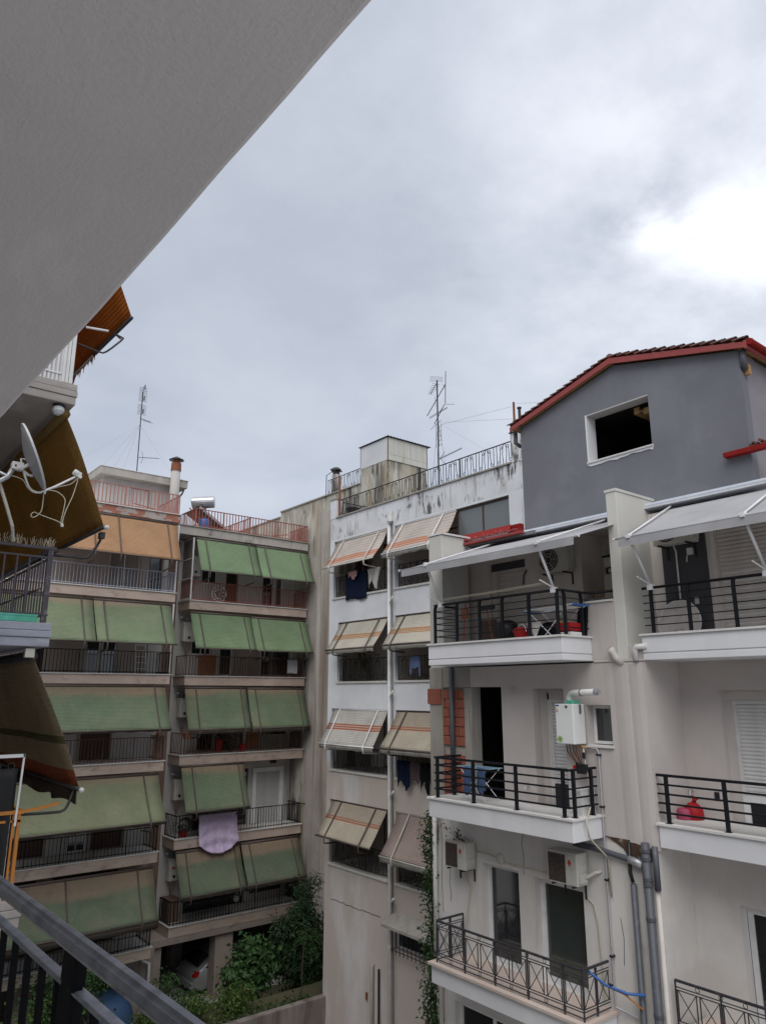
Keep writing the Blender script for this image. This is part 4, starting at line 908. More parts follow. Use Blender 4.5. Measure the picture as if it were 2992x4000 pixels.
hung_cloth('dark trousers hanging left of the checked cloth below the railing', 'trousers', (15.25, 18.3, -2.02), (15.25, 17.72, -2.02), 0.72, 'navy_cloth', GL, 'trousers', 2, 0.03, (-1, 0, 0), ragged=0.2)
hung_cloth('dark checked cloth hanging between two dark garments', 'cloth', (15.25, 17.68, -2.02), (15.25, 17.24, -2.02), 0.55, 'check_cloth', GL, 'cloth', 2, 0.02, (-1, 0, 0))
hung_cloth('black garment with long sleeve hanging right of the checked cloth', 'garment', (15.25, 17.2, -2.02), (15.25, 16.8, -2.02), 0.72, 'black_cloth', GL, 'garment', 2, 0.02, (-1, 0, 0), ragged=-0.25)
t = thing('bucket', 'black plastic bucket standing on the roof terrace behind the scroll railing', 'bucket', (15.7, 21.4, 6.47))
MB().lathe((15.7, 21.4, 6.47), (0, 0, 1), [(0, 0.2), (0.24, 0.26)], 14).build('body', 'black_plastic', t); MB().lathe((15.7, 21.4, 6.71), (0, 0, 1), [(0, 0.28), (0.025, 0.28)], 14).build('rim', 'black_plastic', t)

# ------------------------------------------------------------------ block D (grey gable storey, white balconies)
D = thing('apartment_building', 'half-renovated building with dark grey tiled gable storey, white balconies and anthracite rails', 'apartment building', (13, 8, GZ))
XF = 11.35                       # main facade plane
ZB = GZ - 1.6
# lower, first, second storey walls
MB().wall('x', XF, XF + 0.28, 7.12, 12.48, -5.28, -2.46, [(10.08, 11.03, -5.02, -3.26), (8.62, 9.70, -5.02, -3.30)]).build('wall', 'lower_render', D)
MB().wall('x', XF, XF + 0.28, 7.12, 12.40, ZB, -5.28, [(10.0, 11.87, -8.0, -5.92)]).build('wall', 'lower_render', D)
MB().wall('x', XF, XF + 0.28, 7.06, 11.2, -2.46, 0.53, [(10.34, 11.2, -2.2, 0.12), (8.80, 9.53, -2.2, 0.08), (7.80, 8.31, -0.90, -0.21)]).build('wall', 'beige_render', D)
MB().box(XF, XF + 0.28, 11.2, 12.05, 0.12, 0.55).build('lintel', 'concrete', D)
MB().box(XF - 0.01, XF + 0.25, 12.07, 12.48, -2.46, 0.55).build('concrete_column', 'concrete', D, bevel=0.012)
MB().box(XF - 0.035, XF + 0.1, 12.08, 12.52, -0.24, 0.09).build('brick', 'brick_clay', D)
MB().wall('x', XF + 0.06, XF + 0.25, 11.2, 12.07, -2.46, 0.12).build('wall', 'mortar', D)
rnd = random.Random(3)
bm_ = MB().box(0, 0.1, 0, 0.285, 0, 0.175).mesh('brick', 'brick_clay'); bh_ = MB().box(0, 0.1, 0, 0.17, 0, 0.175).mesh('brick', 'brick_clay'); bs_ = MB().box(0, 0.1, 0, 0.09, 0, 0.175).mesh('brick', 'brick_clay')
for r in range(13):
    z = -2.42 + r * 0.192
    if r == 6: continue
    y = 11.42
    row = [bm_, bm_, bs_] if r % 2 else [bh_, bm_, bh_]
    for me in row:
        d = max(v.co.y for v in me.vertices)
        if y + d > 12.2: continue
        inst('brick', me, D, (XF + 0.012 + rnd.uniform(-0.006, 0.006), y, z + rnd.uniform(-0.004, 0.004))); y += d + 0.014
MB().box(XF + 0.002, XF + 0.2, 11.193, 11.405, -2.46, 0.11).build('mortar_jamb', 'concrete', D); MB().box(XF + 0.2, XF + 0.286, 11.196, 12.06, -2.46, 0.11).build('mortar_jamb', 'concrete', D)
for r in range(0, 13, 2): inst('brick', bs_, D, (XF + 0.1, 11.21, -2.42 + r * 0.192))
# black room behind the unfinished doorway, other interiors
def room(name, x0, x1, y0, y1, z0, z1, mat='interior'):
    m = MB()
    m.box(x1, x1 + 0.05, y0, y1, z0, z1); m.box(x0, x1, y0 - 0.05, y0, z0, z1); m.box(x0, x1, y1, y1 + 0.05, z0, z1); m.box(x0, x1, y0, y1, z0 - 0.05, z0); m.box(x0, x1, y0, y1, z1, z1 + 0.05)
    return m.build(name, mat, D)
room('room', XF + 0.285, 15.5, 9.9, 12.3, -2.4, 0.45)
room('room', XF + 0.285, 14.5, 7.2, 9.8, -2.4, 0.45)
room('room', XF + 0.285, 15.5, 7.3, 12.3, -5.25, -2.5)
# openings, first storey
for (y0, y1, z0, z1) in ((8.80, 9.53, -2.18, 0.08),):
    shutter(D, 'x', XF + 0.24, 8.84, 9.30, z0, -0.12, 'shutter_white', 0.062)
    MB().box(XF + 0.2, XF + 0.27, 9.302, 9.345, z0, 0.0).build('shutter_guide', 'shutter_white', D); MB().box(XF + 0.2, XF + 0.27, 8.8, 9.345, -0.118, 0.08).build('shutter_box', 'beige_render', D)
    MB().box(XF + 0.22, XF + 0.27, 9.347, 9.53, z0, 0.08).build('shutter_box', 'beige_render', D)
MB().box(XF + 0.02, XF + 0.10, 8.80, 9.12, -2.2, -1.62).build('mosquito_screen', 'mesh_black', D); 
window(D, 'x', XF + 0.2, 7.8, 8.31, -0.88, -0.22, 'white_metal', 'pane_dark', 'window', 1, 1, 0.05)
MB().box(XF - 0.04, XF + 0.22, 7.78, 8.33, -0.93, -0.895).build('sill', 'marble', D)
MB().lathe((XF - 0.002, 10.01, 0.05), (-1, 0, 0), [(0, 0.075), (0.02, 0.075), (0.025, 0.055), (0.012, 0.05)], 16).build('vent_cover', 'ac_body', D)
tp = MB(); tp.tube([(XF, 9.72, -1.72), (XF - 0.1, 9.72, -1.72), (XF - 0.13, 9.72, -1.78)], 0.014, 6); tp.tube([(XF - 0.07, 9.72, -1.72), (XF - 0.07, 9.72, -1.66), (XF - 0.07, 9.66, -1.65)], 0.009, 5); tp.build('tap', 'galvanised', D)
# openings, lower storey
window(D, 'x', XF + 0.16, 10.08, 11.03, -5.02, -3.26, 'white_metal', 'pane_dark', 'balcony_door', 1, 1, 0.09, 0.07)
f = window(D, 'x', XF + 0.16, 8.62, 9.70, -5.02, -3.30, 'white_metal', 'pane_green', 'balcony_door', 1, 1, 0.1, 0.07)
MB().box(XF - 0.015, XF + 0.0, 11.03, 11.16, -5.0, -3.2).build('door_surround', 'lower_render', D); MB().box(XF - 0.015, XF, 10.08, 11.03, -3.26, -3.2).build('door_surround', 'lower_render', D)
window(D, 'x', XF + 0.12, 10.0, 11.87, -8.0, -5.92, 'white_metal', 'pane_dark', 'window', 2, 1, 0.09)
MB().lathe((XF - 0.001, 10.52, -3.12), (-1, 0, 0), [(0, 0.1), (0.03, 0.09), (0.05, 0.05)], 14).build('wall_lamp', 'ac_body', D)
# broken band under the first-storey pier with bared pipes
MB().prism([(XF - 0.012, 8.08, -2.37), (XF - 0.012, 7.2, -2.37), (XF - 0.012, 7.2, -2.62), (XF - 0.012, 7.46, -2.78), (XF - 0.012, 7.62, -2.68), (XF - 0.012, 7.74, -2.52), (XF - 0.012, 7.9, -2.44)], (0.02, 0, 0)).build('bared_masonry', 'broken_plaster', D)
MB().prism([(XF - 0.012, 7.42, -2.8), (XF - 0.012, 7.28, -2.8), (XF - 0.012, 7.3, -3.9), (XF - 0.012, 7.36, -3.5), (XF - 0.012, 7.41, -3.2)], (0.02, 0, 0)).build('bared_masonry', 'broken_plaster', D)
MB().tube([(XF - 0.07, 7.56, ZB), (XF - 0.07, 7.56, -3.02)], 0.052, 10).build('downpipe', 'grey_pvc', D, smooth=True)
MB().tube([(XF - 0.05, 7.58, -3.0), (XF - 0.05, 7.62, -2.86), (XF - 0.02, 7.62, -2.4)], 0.03, 6).build('downpipe', 'black_plastic', D, smooth=True)
mp = MB().tube([(XF - 0.075, 7.285, ZB), (XF - 0.075, 7.285, -2.36)], 0.068, 12).build('downpipe', 'grey_pvc', D, smooth=True)
for z in (-2.5, -2.62, -2.92, -3.0, -3.5, -4.85): MB().lathe((XF - 0.075, 7.285, z), (0, 0, 1), [(0, 0.078), (0.05, 0.078)], 12).build('pipe_collar', 'grey_pvc', mp)
MB().tube([(XF - 0.075, 7.33, -2.70), (XF - 0.075, 7.55, -2.66), (XF - 0.075, 8.1, -2.6), (XF - 0.075, 8.7, -2.56)], 0.05, 10).build('branch_pipe', 'grey_pvc', mp, smooth=True)
MB().tube([(XF - 0.075, 7.36, -2.70), (XF - 0.075, 7.6, -2.655)], 0.065, 10).build('pipe_collar', 'galvanised', mp, smooth=True)
MB().tube([(XF - 0.02, 7.15, -3.05), (XF - 0.02, 7.15, -2.4)], 0.05, 8).build('downpipe', 'grey_pvc', D, smooth=True)
MB().tube([(XF + 0.005, 7.175, ZB), (XF + 0.005, 7.175, -3.02)], 0.04, 8).build('downpipe', 'beige_pvc', D, smooth=True)
# boxed-in pipe swelling on the first-storey pier and stub pipes under the second storey
MB().prism([(XF + 0.001, 7.68, -2.40), (XF - 0.012, 7.60, -2.40), (XF - 0.022, 7.50, -2.40), (XF - 0.016, 7.40, -2.42), (XF - 0.008, 7.36, -2.42), (XF - 0.018, 7.28, -2.44), (XF - 0.018, 7.18, -2.44), (XF + 0.001, 7.08, -2.40)], (0, 0.03, 2.92)).build('pipe_casing', 'beige_render', D)
MB().box(XF - 0.02, XF + 0.2, 7.06, 8.08, 0.53, 0.56).build('render_ledge', 'beige_render', D, bevel=0.01)
MB().tube([(XF + 0.02, 7.5, 0.5), (XF - 0.06, 7.58, 0.6), (XF - 0.09, 7.62, 0.7), (XF - 0.12, 7.64, 0.76)], 0.065, 10).build('pipe_stub', 'beige_pvc', D, smooth=True)
MB().tube([(XF - 0.04, 7.2, 0.54), (XF - 0.04, 7.2, 0.72), (XF - 0.05, 7.16, 0.77), (XF - 0.03, 6.98, 0.775)], 0.05, 10).build('overflow_pipe', 'white_pvc', D, smooth=True)
# gas pipe
gp = MB().tube([(XF - 0.06, 8.36, -0.95), (XF - 0.06, 8.1, -0.95), (XF - 0.06, 8.07, -1.0), (XF - 0.06, 8.08, -4.9), (XF - 0.06, 8.05, -4.94), (XF - 0.06, 7.62, -4.97)], 0.016, 6).build('gas_pipe', 'galvanised', D, smooth=True)
for z in (-1.05, -1.9, -3.05, -4.2): MB().box(XF - 0.085, XF, 8.05, 8.11, z - 0.015, z + 0.015).build('pipe_clip', 'black_plastic', gp)

for pts in ([(XF - 0.001, 11.95, -3.5), (XF - 0.001, 11.93, -3.62), (XF - 0.001, 11.96, -3.8), (XF - 0.001, 11.92, -4.0), (XF - 0.001, 11.94, -4.15)], [(XF - 0.001, 12.2, -2.5), (XF - 0.001, 12.17, -3.0), (XF - 0.001, 12.19, -3.8), (XF - 0.001, 12.16, -4.4)], [(XF - 0.001, 9.95, -3.3), (XF - 0.001, 9.93, -3.0), (XF - 0.001, 9.97, -2.75), (XF - 0.001, 9.9, -2.55)], [(XF - 0.001, 7.9, -3.6), (XF - 0.001, 7.86, -3.9), (XF - 0.001, 7.89, -4.3)]):
    MB().tube(pts, 0.005, 4).build('crack', 'iron', D)
# second storey: open loggia between two wing walls
ZS, ZT = 1.0, 3.3
BK = 12.35
MB().box(XF, 12.2, 12.0, 12.44, -2.46 + 3.0, 3.56).build('wing_wall', 'cream_render', D, bevel=0.012)
MB().box(XF + 0.28, 12.6, 12.44, 12.48, -2.46, 3.35).build('wall', 'cream_render', D)
MB().prism([(XF - 0.02, 11.96, 3.57), (12.25, 11.96, 3.57), (12.32, 11.96, 3.5), (12.32, 11.96, 3.53), (12.25, 11.96, 3.61), (XF - 0.02, 11.96, 3.61)], (0, 0.5, 0)).build('coping', 'white_metal', D)
MB().box(XF, 12.62, 7.36, 7.58, 0.56, 3.60).build('wing_wall', 'cream_render', D, bevel=0.012)
MB().box(XF - 0.015, 12.66, 7.345, 7.595, 3.60, 3.65).build('coping', 'cream_render', D)
MB().wall('x', XF, XF + 0.2, 7.58, 8.22, 0.56, 1.60).build('parapet', 'beige_render', D); MB().box(XF - 0.03, XF + 0.23, 7.585, 8.24, 1.603, 1.64).build('coping', 'marble', D)
MB().wall('x', XF, XF + 0.2, 8.22, 12.0, 0.56, 0.80).build('wall', 'beige_render', D)
MB().wall('x', XF, XF + 0.28, 7.06, 7.36, 0.53, 0.80).build('wall', 'beige_render', D)
MB().box(XF + 0.2, 14.0, 2.0, 12.43, 0.60, 0.838).build('floor_slab', 'block_wall_light', D)
MB().wall('x', BK, BK + 0.2, 8.95, 12.44, 0.84, 3.3, [(10.41, 11.5, 0.84, 2.9)]).build('wall', 'loggia_render', D)
MB().box(BK, 13.2, 8.93, 8.95, 0.84, 3.3).build('wall', 'loggia_render', D)
MB().wall('x', 13.1, 13.3, 7.58, 8.93, 0.84, 3.3, [(8.35, 8.85, 1.9, 2.9)]).build('wall', 'loggia_render', D)
window(D, 'x', 13.12, 8.35, 8.85, 1.9, 2.9, 'white_metal', 'pane_dark', 'window', 1, 1, 0.05)
MB().box(BK + 0.1, BK + 0.18, 10.41, 11.5, 2.72, 2.9).build('shutter_box', 'charcoal_render', D)
shutter(D, 'x', BK + 0.12, 10.42, 11.33, 0.86, 2.72, 'shutter_beige', 0.06)
MB().box(BK + 0.08, BK + 0.18, 11.34, 11.48, 0.86, 2.72).build('door_jamb', 'loggia_render', D)
MB().tube([(BK - 0.02, 10.36, 2.62), (BK - 0.03, 10.44, 2.5), (BK - 0.03, 10.46, 2.3)], 0.02, 5).build('cable', 'grey_pvc', D, smooth=True)
MB().box(12.36, 13.4, 7.585, 12.43, 3.2, 3.275).build('ceiling_slab', 'loggia_render', D)
MB().box(12.36, 13.5, 2.0, 7.35, 3.2, 3.275).build('ceiling_slab', 'loggia_render', D)

# balconies: white slab with grooved band, marble edging, five-bar anthracite railing
def white_balcony(x0, x1, y0, y1, z1, h, groove=True):
    zg = z1 - h
    if groove:
        b = MB().box(x0, x1, y0, y1, zg + 0.125, z1 - 0.035).build('balcony_slab', 'white_slab', D, bevel=0.008)
        MB().box(x0 + 0.018, x1, y0 + 0.018, y1 - 0.018, zg + 0.105, zg + 0.125).build('groove', 'white_slab', b); MB().box(x0, x1, y0, y1, zg, zg + 0.105).build('lower_band', 'white_slab', b, bevel=0.008)
    else: b = MB().box(x0, x1, y0, y1, zg, z1 - 0.035).build('balcony_slab', 'white_slab', D, bevel=0.01)
    MB().box(x0 - 0.035, x1, y0 - 0.03, y1 + 0.03, z1 - 0.034, z1).build('slab_edging', 'marble', b)
    return b
white_balcony(10.5, XF, 8.1, 11.57, 1.0, 0.44); MB().box(10.7, 10.72, 9.0, 9.02, 0.55, 0.56)
white_balcony(10.5, XF, 8.1, 11.62, -2.03, 0.37, False)
lowb = MB().box(10.5, XF, 8.1, 11.62, -5.36, -5.045).build('balcony_slab', 'white_slab', D, bevel=0.01); MB().box(10.44, XF, 8.05, 11.67, -5.044, -5.0).build('slab_edging', 'pink_marble', lowb)
white_balcony(XF - 0.03, 12.38, 1.5, 7.06, 0.98, 0.44)
white_balcony(XF - 0.03, 12.38, 1.5, 7.04, -2.03, 0.37, False)
b = MB().box(XF - 0.03, 12.3, 1.5, 7.06, -5.36, -5.045).build('balcony_slab', 'white_slab', D); MB().box(XF - 0.08, 12.3, 1.5, 7.06, -5.044, -5.0).build('slab_edging', 'pink_marble', b)
def bar_railing(path, z, h, posts, nb, bar, post, curved=True, mat='anthracite', topr=0.024, over=0.06):
    """horizontal-bar railing: top rail along path, nb bars, each post an object; posts = [(x, y)]"""
    m = MB(); P_ = [Vector((x, y, z + h)) for x, y in path]
    m.tube(P_, topr, 8) if curved else m.tube(P_, topr * 1.2, 4)
    r = m.build('railing', mat, D, smooth=curved)
    for k in range(nb):
        zz = z + h - (h * 0.98) * (k + 1) / (nb + 1) + (0.0)
        q = [Vector((x, y, zz)) for x, y in path]
        MB().tube(q, bar, 6 if curved else 4).build('bar', mat, r, smooth=curved)
    for (x, y, nx, ny) in posts:
        b = MB()
        if curved:
            pts = [(x, y, z), (x, y, z + h * 0.86), (x + nx * 0.012, y + ny * 0.012, z + h * 0.93), (x + nx * 0.04, y + ny * 0.04, z + h * 0.98), (x + nx * 0.07, y + ny * 0.07, z + h)]
            b.tube(pts, 0.034, 4)
        else: b.tube([(x, y, z), (x, y, z + h)], 0.036, 4)
        b.box(x - 0.045, x + 0.045, y - 0.045, y + 0.045, z, z + 0.008)
        b.build('post', mat, r)
    return r
bar_railing([(11.25, 11.42), (10.56, 11.42), (10.56, 8.16), (11.28, 8.16), (XF + 0.1, 8.1), (XF + 0.1, 7.6)], 1.0, 0.80,
            [(10.55, 11.40, 0.3, -0.3), (10.55, 10.75, 0.6, 0), (10.55, 10.11, 0.6, 0), (10.55, 9.51, 0.6, 0), (10.55, 8.85, 0.6, 0), (10.55, 8.2, 0.5, 0.2), (10.68, 8.14, 0, 0.4), (11.17, 8.14, 0, 0.4)], 5, 0.009, 0.03)
bar_railing([(11.3, 11.5), (10.56, 11.5), (10.56, 8.16), (11.3, 8.16)], -2.03, 0.76, [(10.56, 11.42, 0, 0), (10.56, 10.42, 0, 0), (10.56, 9.35, 0, 0), (10.56, 8.30, 0, 0), (10.66, 8.16, 0, 0), (11.15, 8.16, 0, 0), (11.1, 11.5, 0, 0)], 4, 0.02, 0.03, False)
bar_railing([(XF + 0.05, 7.02), (XF + 0.05, 1.6)], 0.98, 0.78, [(XF + 0.04, 6.86, 0.5, 0), (XF + 0.04, 6.19, 0.5, 0), (XF + 0.04, 5.43, 0.5, 0), (XF + 0.04, 4.7, 0.5, 0), (XF + 0.04, 4.0, 0.5, 0)], 5, 0.009, 0.03)
bar_railing([(XF + 0.03, 7.04), (XF + 0.03, 1.6)], -2.03, 0.73, [(XF + 0.03, 6.88, 0, 0), (XF + 0.03, 5.92, 0, 0), (XF + 0.03, 4.95, 0, 0)], 4, 0.02, 0.03, False)
def cross_railing(pts, z, h, mat='grey_iron', pw=0.36):
    """ironwork of framed crosses between two double rails with rings"""
    m = MB()
    for a, b in zip(pts, pts[1:]):
        a, b = Vector(a), Vector(b)
        for zz, r in ((h, 0.024), (h - 0.09, 0.009), (h - 0.13, 0.009), (0.17, 0.009), (0.13, 0.009), (0.05, 0.010)): m.tube([a + Vector((0, 0, z + zz)), b + Vector((0, 0, z + zz))], r, 4)
    r = m.build('railing', mat, D)
    hb = h - 0.13 - 0.17
    pm = MB(); w = pw * 0.42
    for sx in (-1, 1): pm.tube([(sx * w, 0, 0), (sx * w, 0, hb)], 0.010, 4)
    pm.tube([(-w, 0, 0), (w, 0, 0)], 0.008, 4); pm.tube([(-w, 0, hb), (w, 0, hb)], 0.008, 4)
    pm.tube([(-w, 0, 0), (w, 0, hb)], 0.007, 4); pm.tube([(-w, 0.012, hb), (w, 0.012, 0)], 0.007, 4)
    pme = pm.mesh('panel', mat)
    rm = MB(); rm.tube(arc((0, 0, 0), 0.032, 0, 2 * math.pi, (1, 0, 0), (0, 0, 1), 10), 0.006, 4); rme = rm.mesh('ring', mat)
    for a, b in zip(pts, pts[1:]):
        a, b = Vector((*a[:2], z)), Vector((*b[:2], z)); L = (b - a).length; n = max(1, round(L / pw)); yw = math.atan2(b.y - a.y, b.x - a.x)
        for k in range(n):
            c = a.lerp(b, (k + 0.5) / n); inst('panel', pme, r, c + Vector((0, 0, 0.17)), yw)
            c2 = a.lerp(b, k / n); 
            if k:
                inst('ring', rme, r, c2 + Vector((0, 0, h - 0.05)), yw); inst('ring', rme, r, c2 + Vector((0, 0, 0.092)), yw)
            if k % 2 == 0 or k == n - 1: inst('post', bar_mesh('post', h, 0.02, 0.02, mat), r, c2)
    return r
cross_railing([(11.28, 11.52, 0), (10.56, 11.52, 0), (10.56, 8.14, 0), (11.26, 8.14, 0)], -5.0, 0.72)
cross_railing([(XF + 0.02, 7.02, 0), (XF + 0.02, 2.0, 0)], -5.0, 0.72)

# right-hand recess: returns, back walls, doors
MB().wall('x', 12.38, 12.6, 1.5, 7.4, -2.4, 0.56, [(4.6, 6.36, -2.4, 0.05)]).build('wall', 'beige_render', D)
MB().box(XF + 0.28, 12.38, 7.06, 7.12, -2.4, 0.56).build('wall', 'beige_render', D)
MB().wall('x', 12.3, 12.5, 1.5, 7.4, -5.3, -2.4, [(4.4, 6.35, -5.02, -3.26)]).build('wall', 'lower_render', D)
MB().box(XF + 0.28, 12.3, 7.12, 7.18, -5.3, -2.4).build('wall', 'lower_render', D); MB().box(XF + 0.02, 12.4, 7.12, 7.2, ZB, -5.3).build('wall', 'lower_render', D)
MB().wall('x', BK, BK + 0.2, 1.5, 7.36, 0.84, 3.3, [(4.2, 6.2, 0.84, 2.85)]).build('wall', 'loggia_render', D)
MB().box(BK - 0.03, BK - 0.001, 6.28, 7.12, 0.84, 3.24).build('wall_panel', 'charcoal_render', D)
shutter(D, 'x', BK + 0.08, 4.2, 6.16, 0.86, 2.85, 'shutter_beige', 0.07)
shutter(D, 'x', 12.52, 4.62, 6.2, -1.62, -0.12, 'shutter_white', 0.062); MB().box(12.5, 12.58, 4.6, 6.36, -0.118, 0.05).build('shutter_box', 'beige_render', D); MB().box(12.5, 12.58, 6.2, 6.36, -2.4, -0.12).build('shutter_guide', 'beige_render', D)
window(D, 'x', 12.5, 4.62, 6.2, -2.2, -1.62, 'white_metal', 'mesh_black', 'balcony_door', 1, 1, 0.1)
window(D, 'x', 12.42, 4.4, 6.3, -5.02, -3.28, 'white_metal', 'pane_dark', 'balcony_door', 2, 1, 0.09)
MB().box(12.36, 12.379, 6.53, 6.61, -1.72, -1.6).build('socket', 'black_plastic', D); MB().box(BK - 0.05, BK - 0.031, 6.5, 6.57, 1.52, 1.64).build('socket', 'white_plastic', D)
tp = MB(); tp.tube([(12.38, 7.0, -1.62), (12.3, 7.0, -1.62), (12.28, 7.0, -1.68)], 0.014, 6); tp.tube([(12.33, 7.0, -1.62), (12.33, 7.0, -1.57), (12.33, 6.95, -1.56)], 0.009, 5); tp.build('tap', 'galvanised', D)
MB().tube([(BK - 0.05, 6.83, 0.85), (BK - 0.05, 6.83, 2.5), (BK - 0.05, 6.87, 2.62)], 0.016, 6).build('cable_conduit', 'white_pvc', D)
bx = MB(); bx.box(BK - 0.1, BK - 0.031, 6.5, 6.6, 2.4, 2.52); bx.tube([(BK - 0.06, 6.62, 2.4), (BK - 0.06, 6.64, 2.28)], 0.012, 5); bx.build('junction_box', 'white_plastic', D)
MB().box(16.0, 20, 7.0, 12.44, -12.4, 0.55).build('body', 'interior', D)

# grey top storey with gable roof
GX = 12.62
MB().wall('x', GX, GX + 0.22, 5.43, 10.58, 3.3, 6.05, [(7.28, 8.76, 4.72, 5.80)]).build('wall', 'grey_render', D)
MB().prism([(GX, 10.58, 6.05), (GX, 5.43, 6.05), (GX, 8.0, 6.70)], (0.22, 0, 0)).build('gable', 'grey_render', D)
MB().wall('y', 5.43, 5.65, GX + 0.22, 20, 3.3, 6.05).build('wall', 'mauve_render', D); MB().wall('y', 10.44, 10.66, GX + 0.22, 20, 3.3, 6.05).build('wall', 'grey_render', D)
MB().box(GX + 0.005, 12.9, 7.36, 12.44, 3.28, 3.45).build('wall', 'grey_render', D); MB().wall('x', 12.2, GX - 0.002, 10.0, 12.0, 3.36, 3.44).build('upstand', 'grey_render', D)
MB().box(19.8, 20, 5.65, 10.44, 3.3, 6.6).build('wall', 'interior', D); MB().box(GX + 0.22, 20, 5.43, 10.66, 3.28, 3.36).build('floor_slab', 'interior', D)
MB().box(GX + 0.225, 19.7, 9.5, 10.4, 3.4, 6.0).build('partition', 'interior', D)
m = MB(); m.box(13.0, 14.6, 7.5, 7.62, 5.58, 5.72); m.box(13.0, 14.6, 7.72, 7.84, 5.64, 5.78); m.build('ceiling_board', 'timber', D); MB().box(13.0, 14.5, 7.63, 7.71, 5.66, 5.68).build('ceiling_board', 'cardboard', D)
MB().box(GX - 0.006, GX + 0.30, 8.745, 8.785, 4.70, 5.81).build('window_reveal', 'white_slab', D); MB().box(GX - 0.004, GX + 0.30, 7.285, 8.744, 5.785, 5.81).build('window_reveal', 'block_wall_light', D)
sm = MB(); yy = 8.80; sm.v = []
pts_t = []; 
while yy > 7.24:
    pts_t.append((yy, 4.66 + random.uniform(-0.02, 0.03))); yy -= 0.09
poly = [(GX - 0.014, 8.80, 4.735)] + [(GX - 0.014, a, b) for a, b in pts_t] + [(GX - 0.014, 7.24, 4.735)]
MB().prism(poly, (0.013, 0, 0)).build('plaster_patch', 'white_slab', D); MB().box(GX - 0.04, GX + 0.2, 7.25, 8.79, 4.72, 4.75).build('sill', 'marble', D)
# roof: two decks, red verge board and eaves, single tiles along the verge
RA, RR, RB = (10.78, 6.03), (8.0, 6.76), (5.26, 6.05)          # (y, z): left eaves, ridge, right eaves
rd = MB(); rd.prism([(GX - 0.12, *RA), (GX - 0.12, *RR), (GX - 0.12, RR[0], RR[1] + 0.07), (GX - 0.12, RA[0], RA[1] + 0.07)], (8, 0, 0)); rd.prism([(GX - 0.12, *RR), (GX - 0.12, *RB), (GX - 0.12, RB[0], RB[1] + 0.07), (GX - 0.12, RR[0], RR[1] + 0.07)], (8, 0, 0))
roof = rd.build('roof', 'timber', D)
vb = MB(); vb.prism([(GX - 0.15, RA[0], RA[1] - 0.05), (GX - 0.15, RR[0], RR[1] - 0.06), (GX - 0.15, RR[0], RR[1] + 0.065), (GX - 0.15, RA[0], RA[1] + 0.06)], (0.028, 0, 0)); vb.build('verge_board', 'red_fascia', roof)
vb = MB(); vb.prism([(GX - 0.15, RR[0] - 0.001, RR[1] - 0.06), (GX - 0.15, RB[0], RB[1] - 0.05), (GX - 0.15, RB[0], RB[1] + 0.06), (GX - 0.15, RR[0] - 0.001, RR[1] + 0.065)], (0.028, 0, 0)); vb.build('verge_board', 'red_fascia', roof)
MB().box(GX - 0.15, 20.6, RB[0] - 0.05, RB[0] + 0.0, RB[1] - 0.07, RB[1] + 0.08).build('eaves_board', 'red_fascia', roof)
MB().tube([(GX - 0.13, RB[0] - 0.1, RB[1] + 0.04), (20.6, RB[0] - 0.1, RB[1] + 0.04)], 0.06, 8).build('gutter', 'red_metal', roof)
MB().tube([(GX - 0.02, 5.34, 6.02), (GX - 0.02, 5.36, 5.78), (GX + 0.1, 5.4, 5.7)], 0.055, 8).build('gutter_outlet', 'grey_pvc', roof, smooth=True); MB().box(GX + 0.12, GX + 0.2, 5.33, 5.42, 5.6, 5.78).build('rafter_end', 'timber', roof)
tm = MB(); n = 8
for k in range(n):
    a0, a1 = math.pi * k / n, math.pi * (k + 1) / n
    tm.prism([(-0.075 * math.cos(a0), 0, 0.055 * math.sin(a0)), (-0.075 * math.cos(a1), 0, 0.055 * math.sin(a1)), (-0.062 * math.cos(a1), 0, 0.042 * math.sin(a1)), (-0.062 * math.cos(a0), 0, 0.042 * math.sin(a0))], (0, 0.25, 0.045))
tme = tm.mesh('roof_tile', 'roof_tile')
for (p, q, n, s) in ((RA, RR, 15, 1), (RR, RB, 14, -1)):
    dn = (p, q) if s < 0 else (q, p); sl_ = math.atan2(dn[0][1] - dn[1][1], abs(dn[1][0] - dn[0][0]))
    for row in range(3):
        for k in range(n):
            t = k / n                                                   # from the ridge down: the raised lower end laps over the next tile
            y = dn[0][0] + (dn[1][0] - dn[0][0]) * t; z = dn[0][1] + (dn[1][1] - dn[0][1]) * t + 0.078
            o = inst('roof_tile', tme, roof, (GX - 0.09 + row * 0.19, y, z + 0.012 + rnd.uniform(-0.006, 0.006)))
            o.rotation_euler = (-sl_ + rnd.uniform(-0.015, 0.015), 0, 0 if s > 0 else math.pi)
MB().box(GX + 0.6, 20.5, 5.4, 10.7, 6.02, 6.05).build('attic_floor', 'interior', D)
m = MB(); 
for (p, q) in ((RA, RR), (RR, RB)):
    nx = 90
    for k in range(nx):
        x0 = GX + 0.55 + 7.3 * k / nx; x1 = GX + 0.55 + 7.3 * (k + 1) / nx; za, zb = 0.1 + 0.03 * math.sin(k * 1.9), 0.1 + 0.03 * math.sin((k + 1) * 1.9)
        m.quad((x0, p[0], p[1] + za), (x1, p[0], p[1] + zb), (x1, q[0], q[1] + zb), (x0, q[0], q[1] + za))
tag(m.build('roof_tiling', 'roof_tile', roof), kind='stuff')
rg = MB().tube(arc((GX - 0.1, 8.0, 6.84), 0.09, 0, math.pi, (0, 1, 0), (0, 0, 1), 8), 0.012, 4)
MB().tube([(GX - 0.12, 8.0, 6.84), (GX + 0.3, 8.0, 6.86)], 0.095, 10).build('ridge_tile', 'roof_tile', roof, smooth=True)
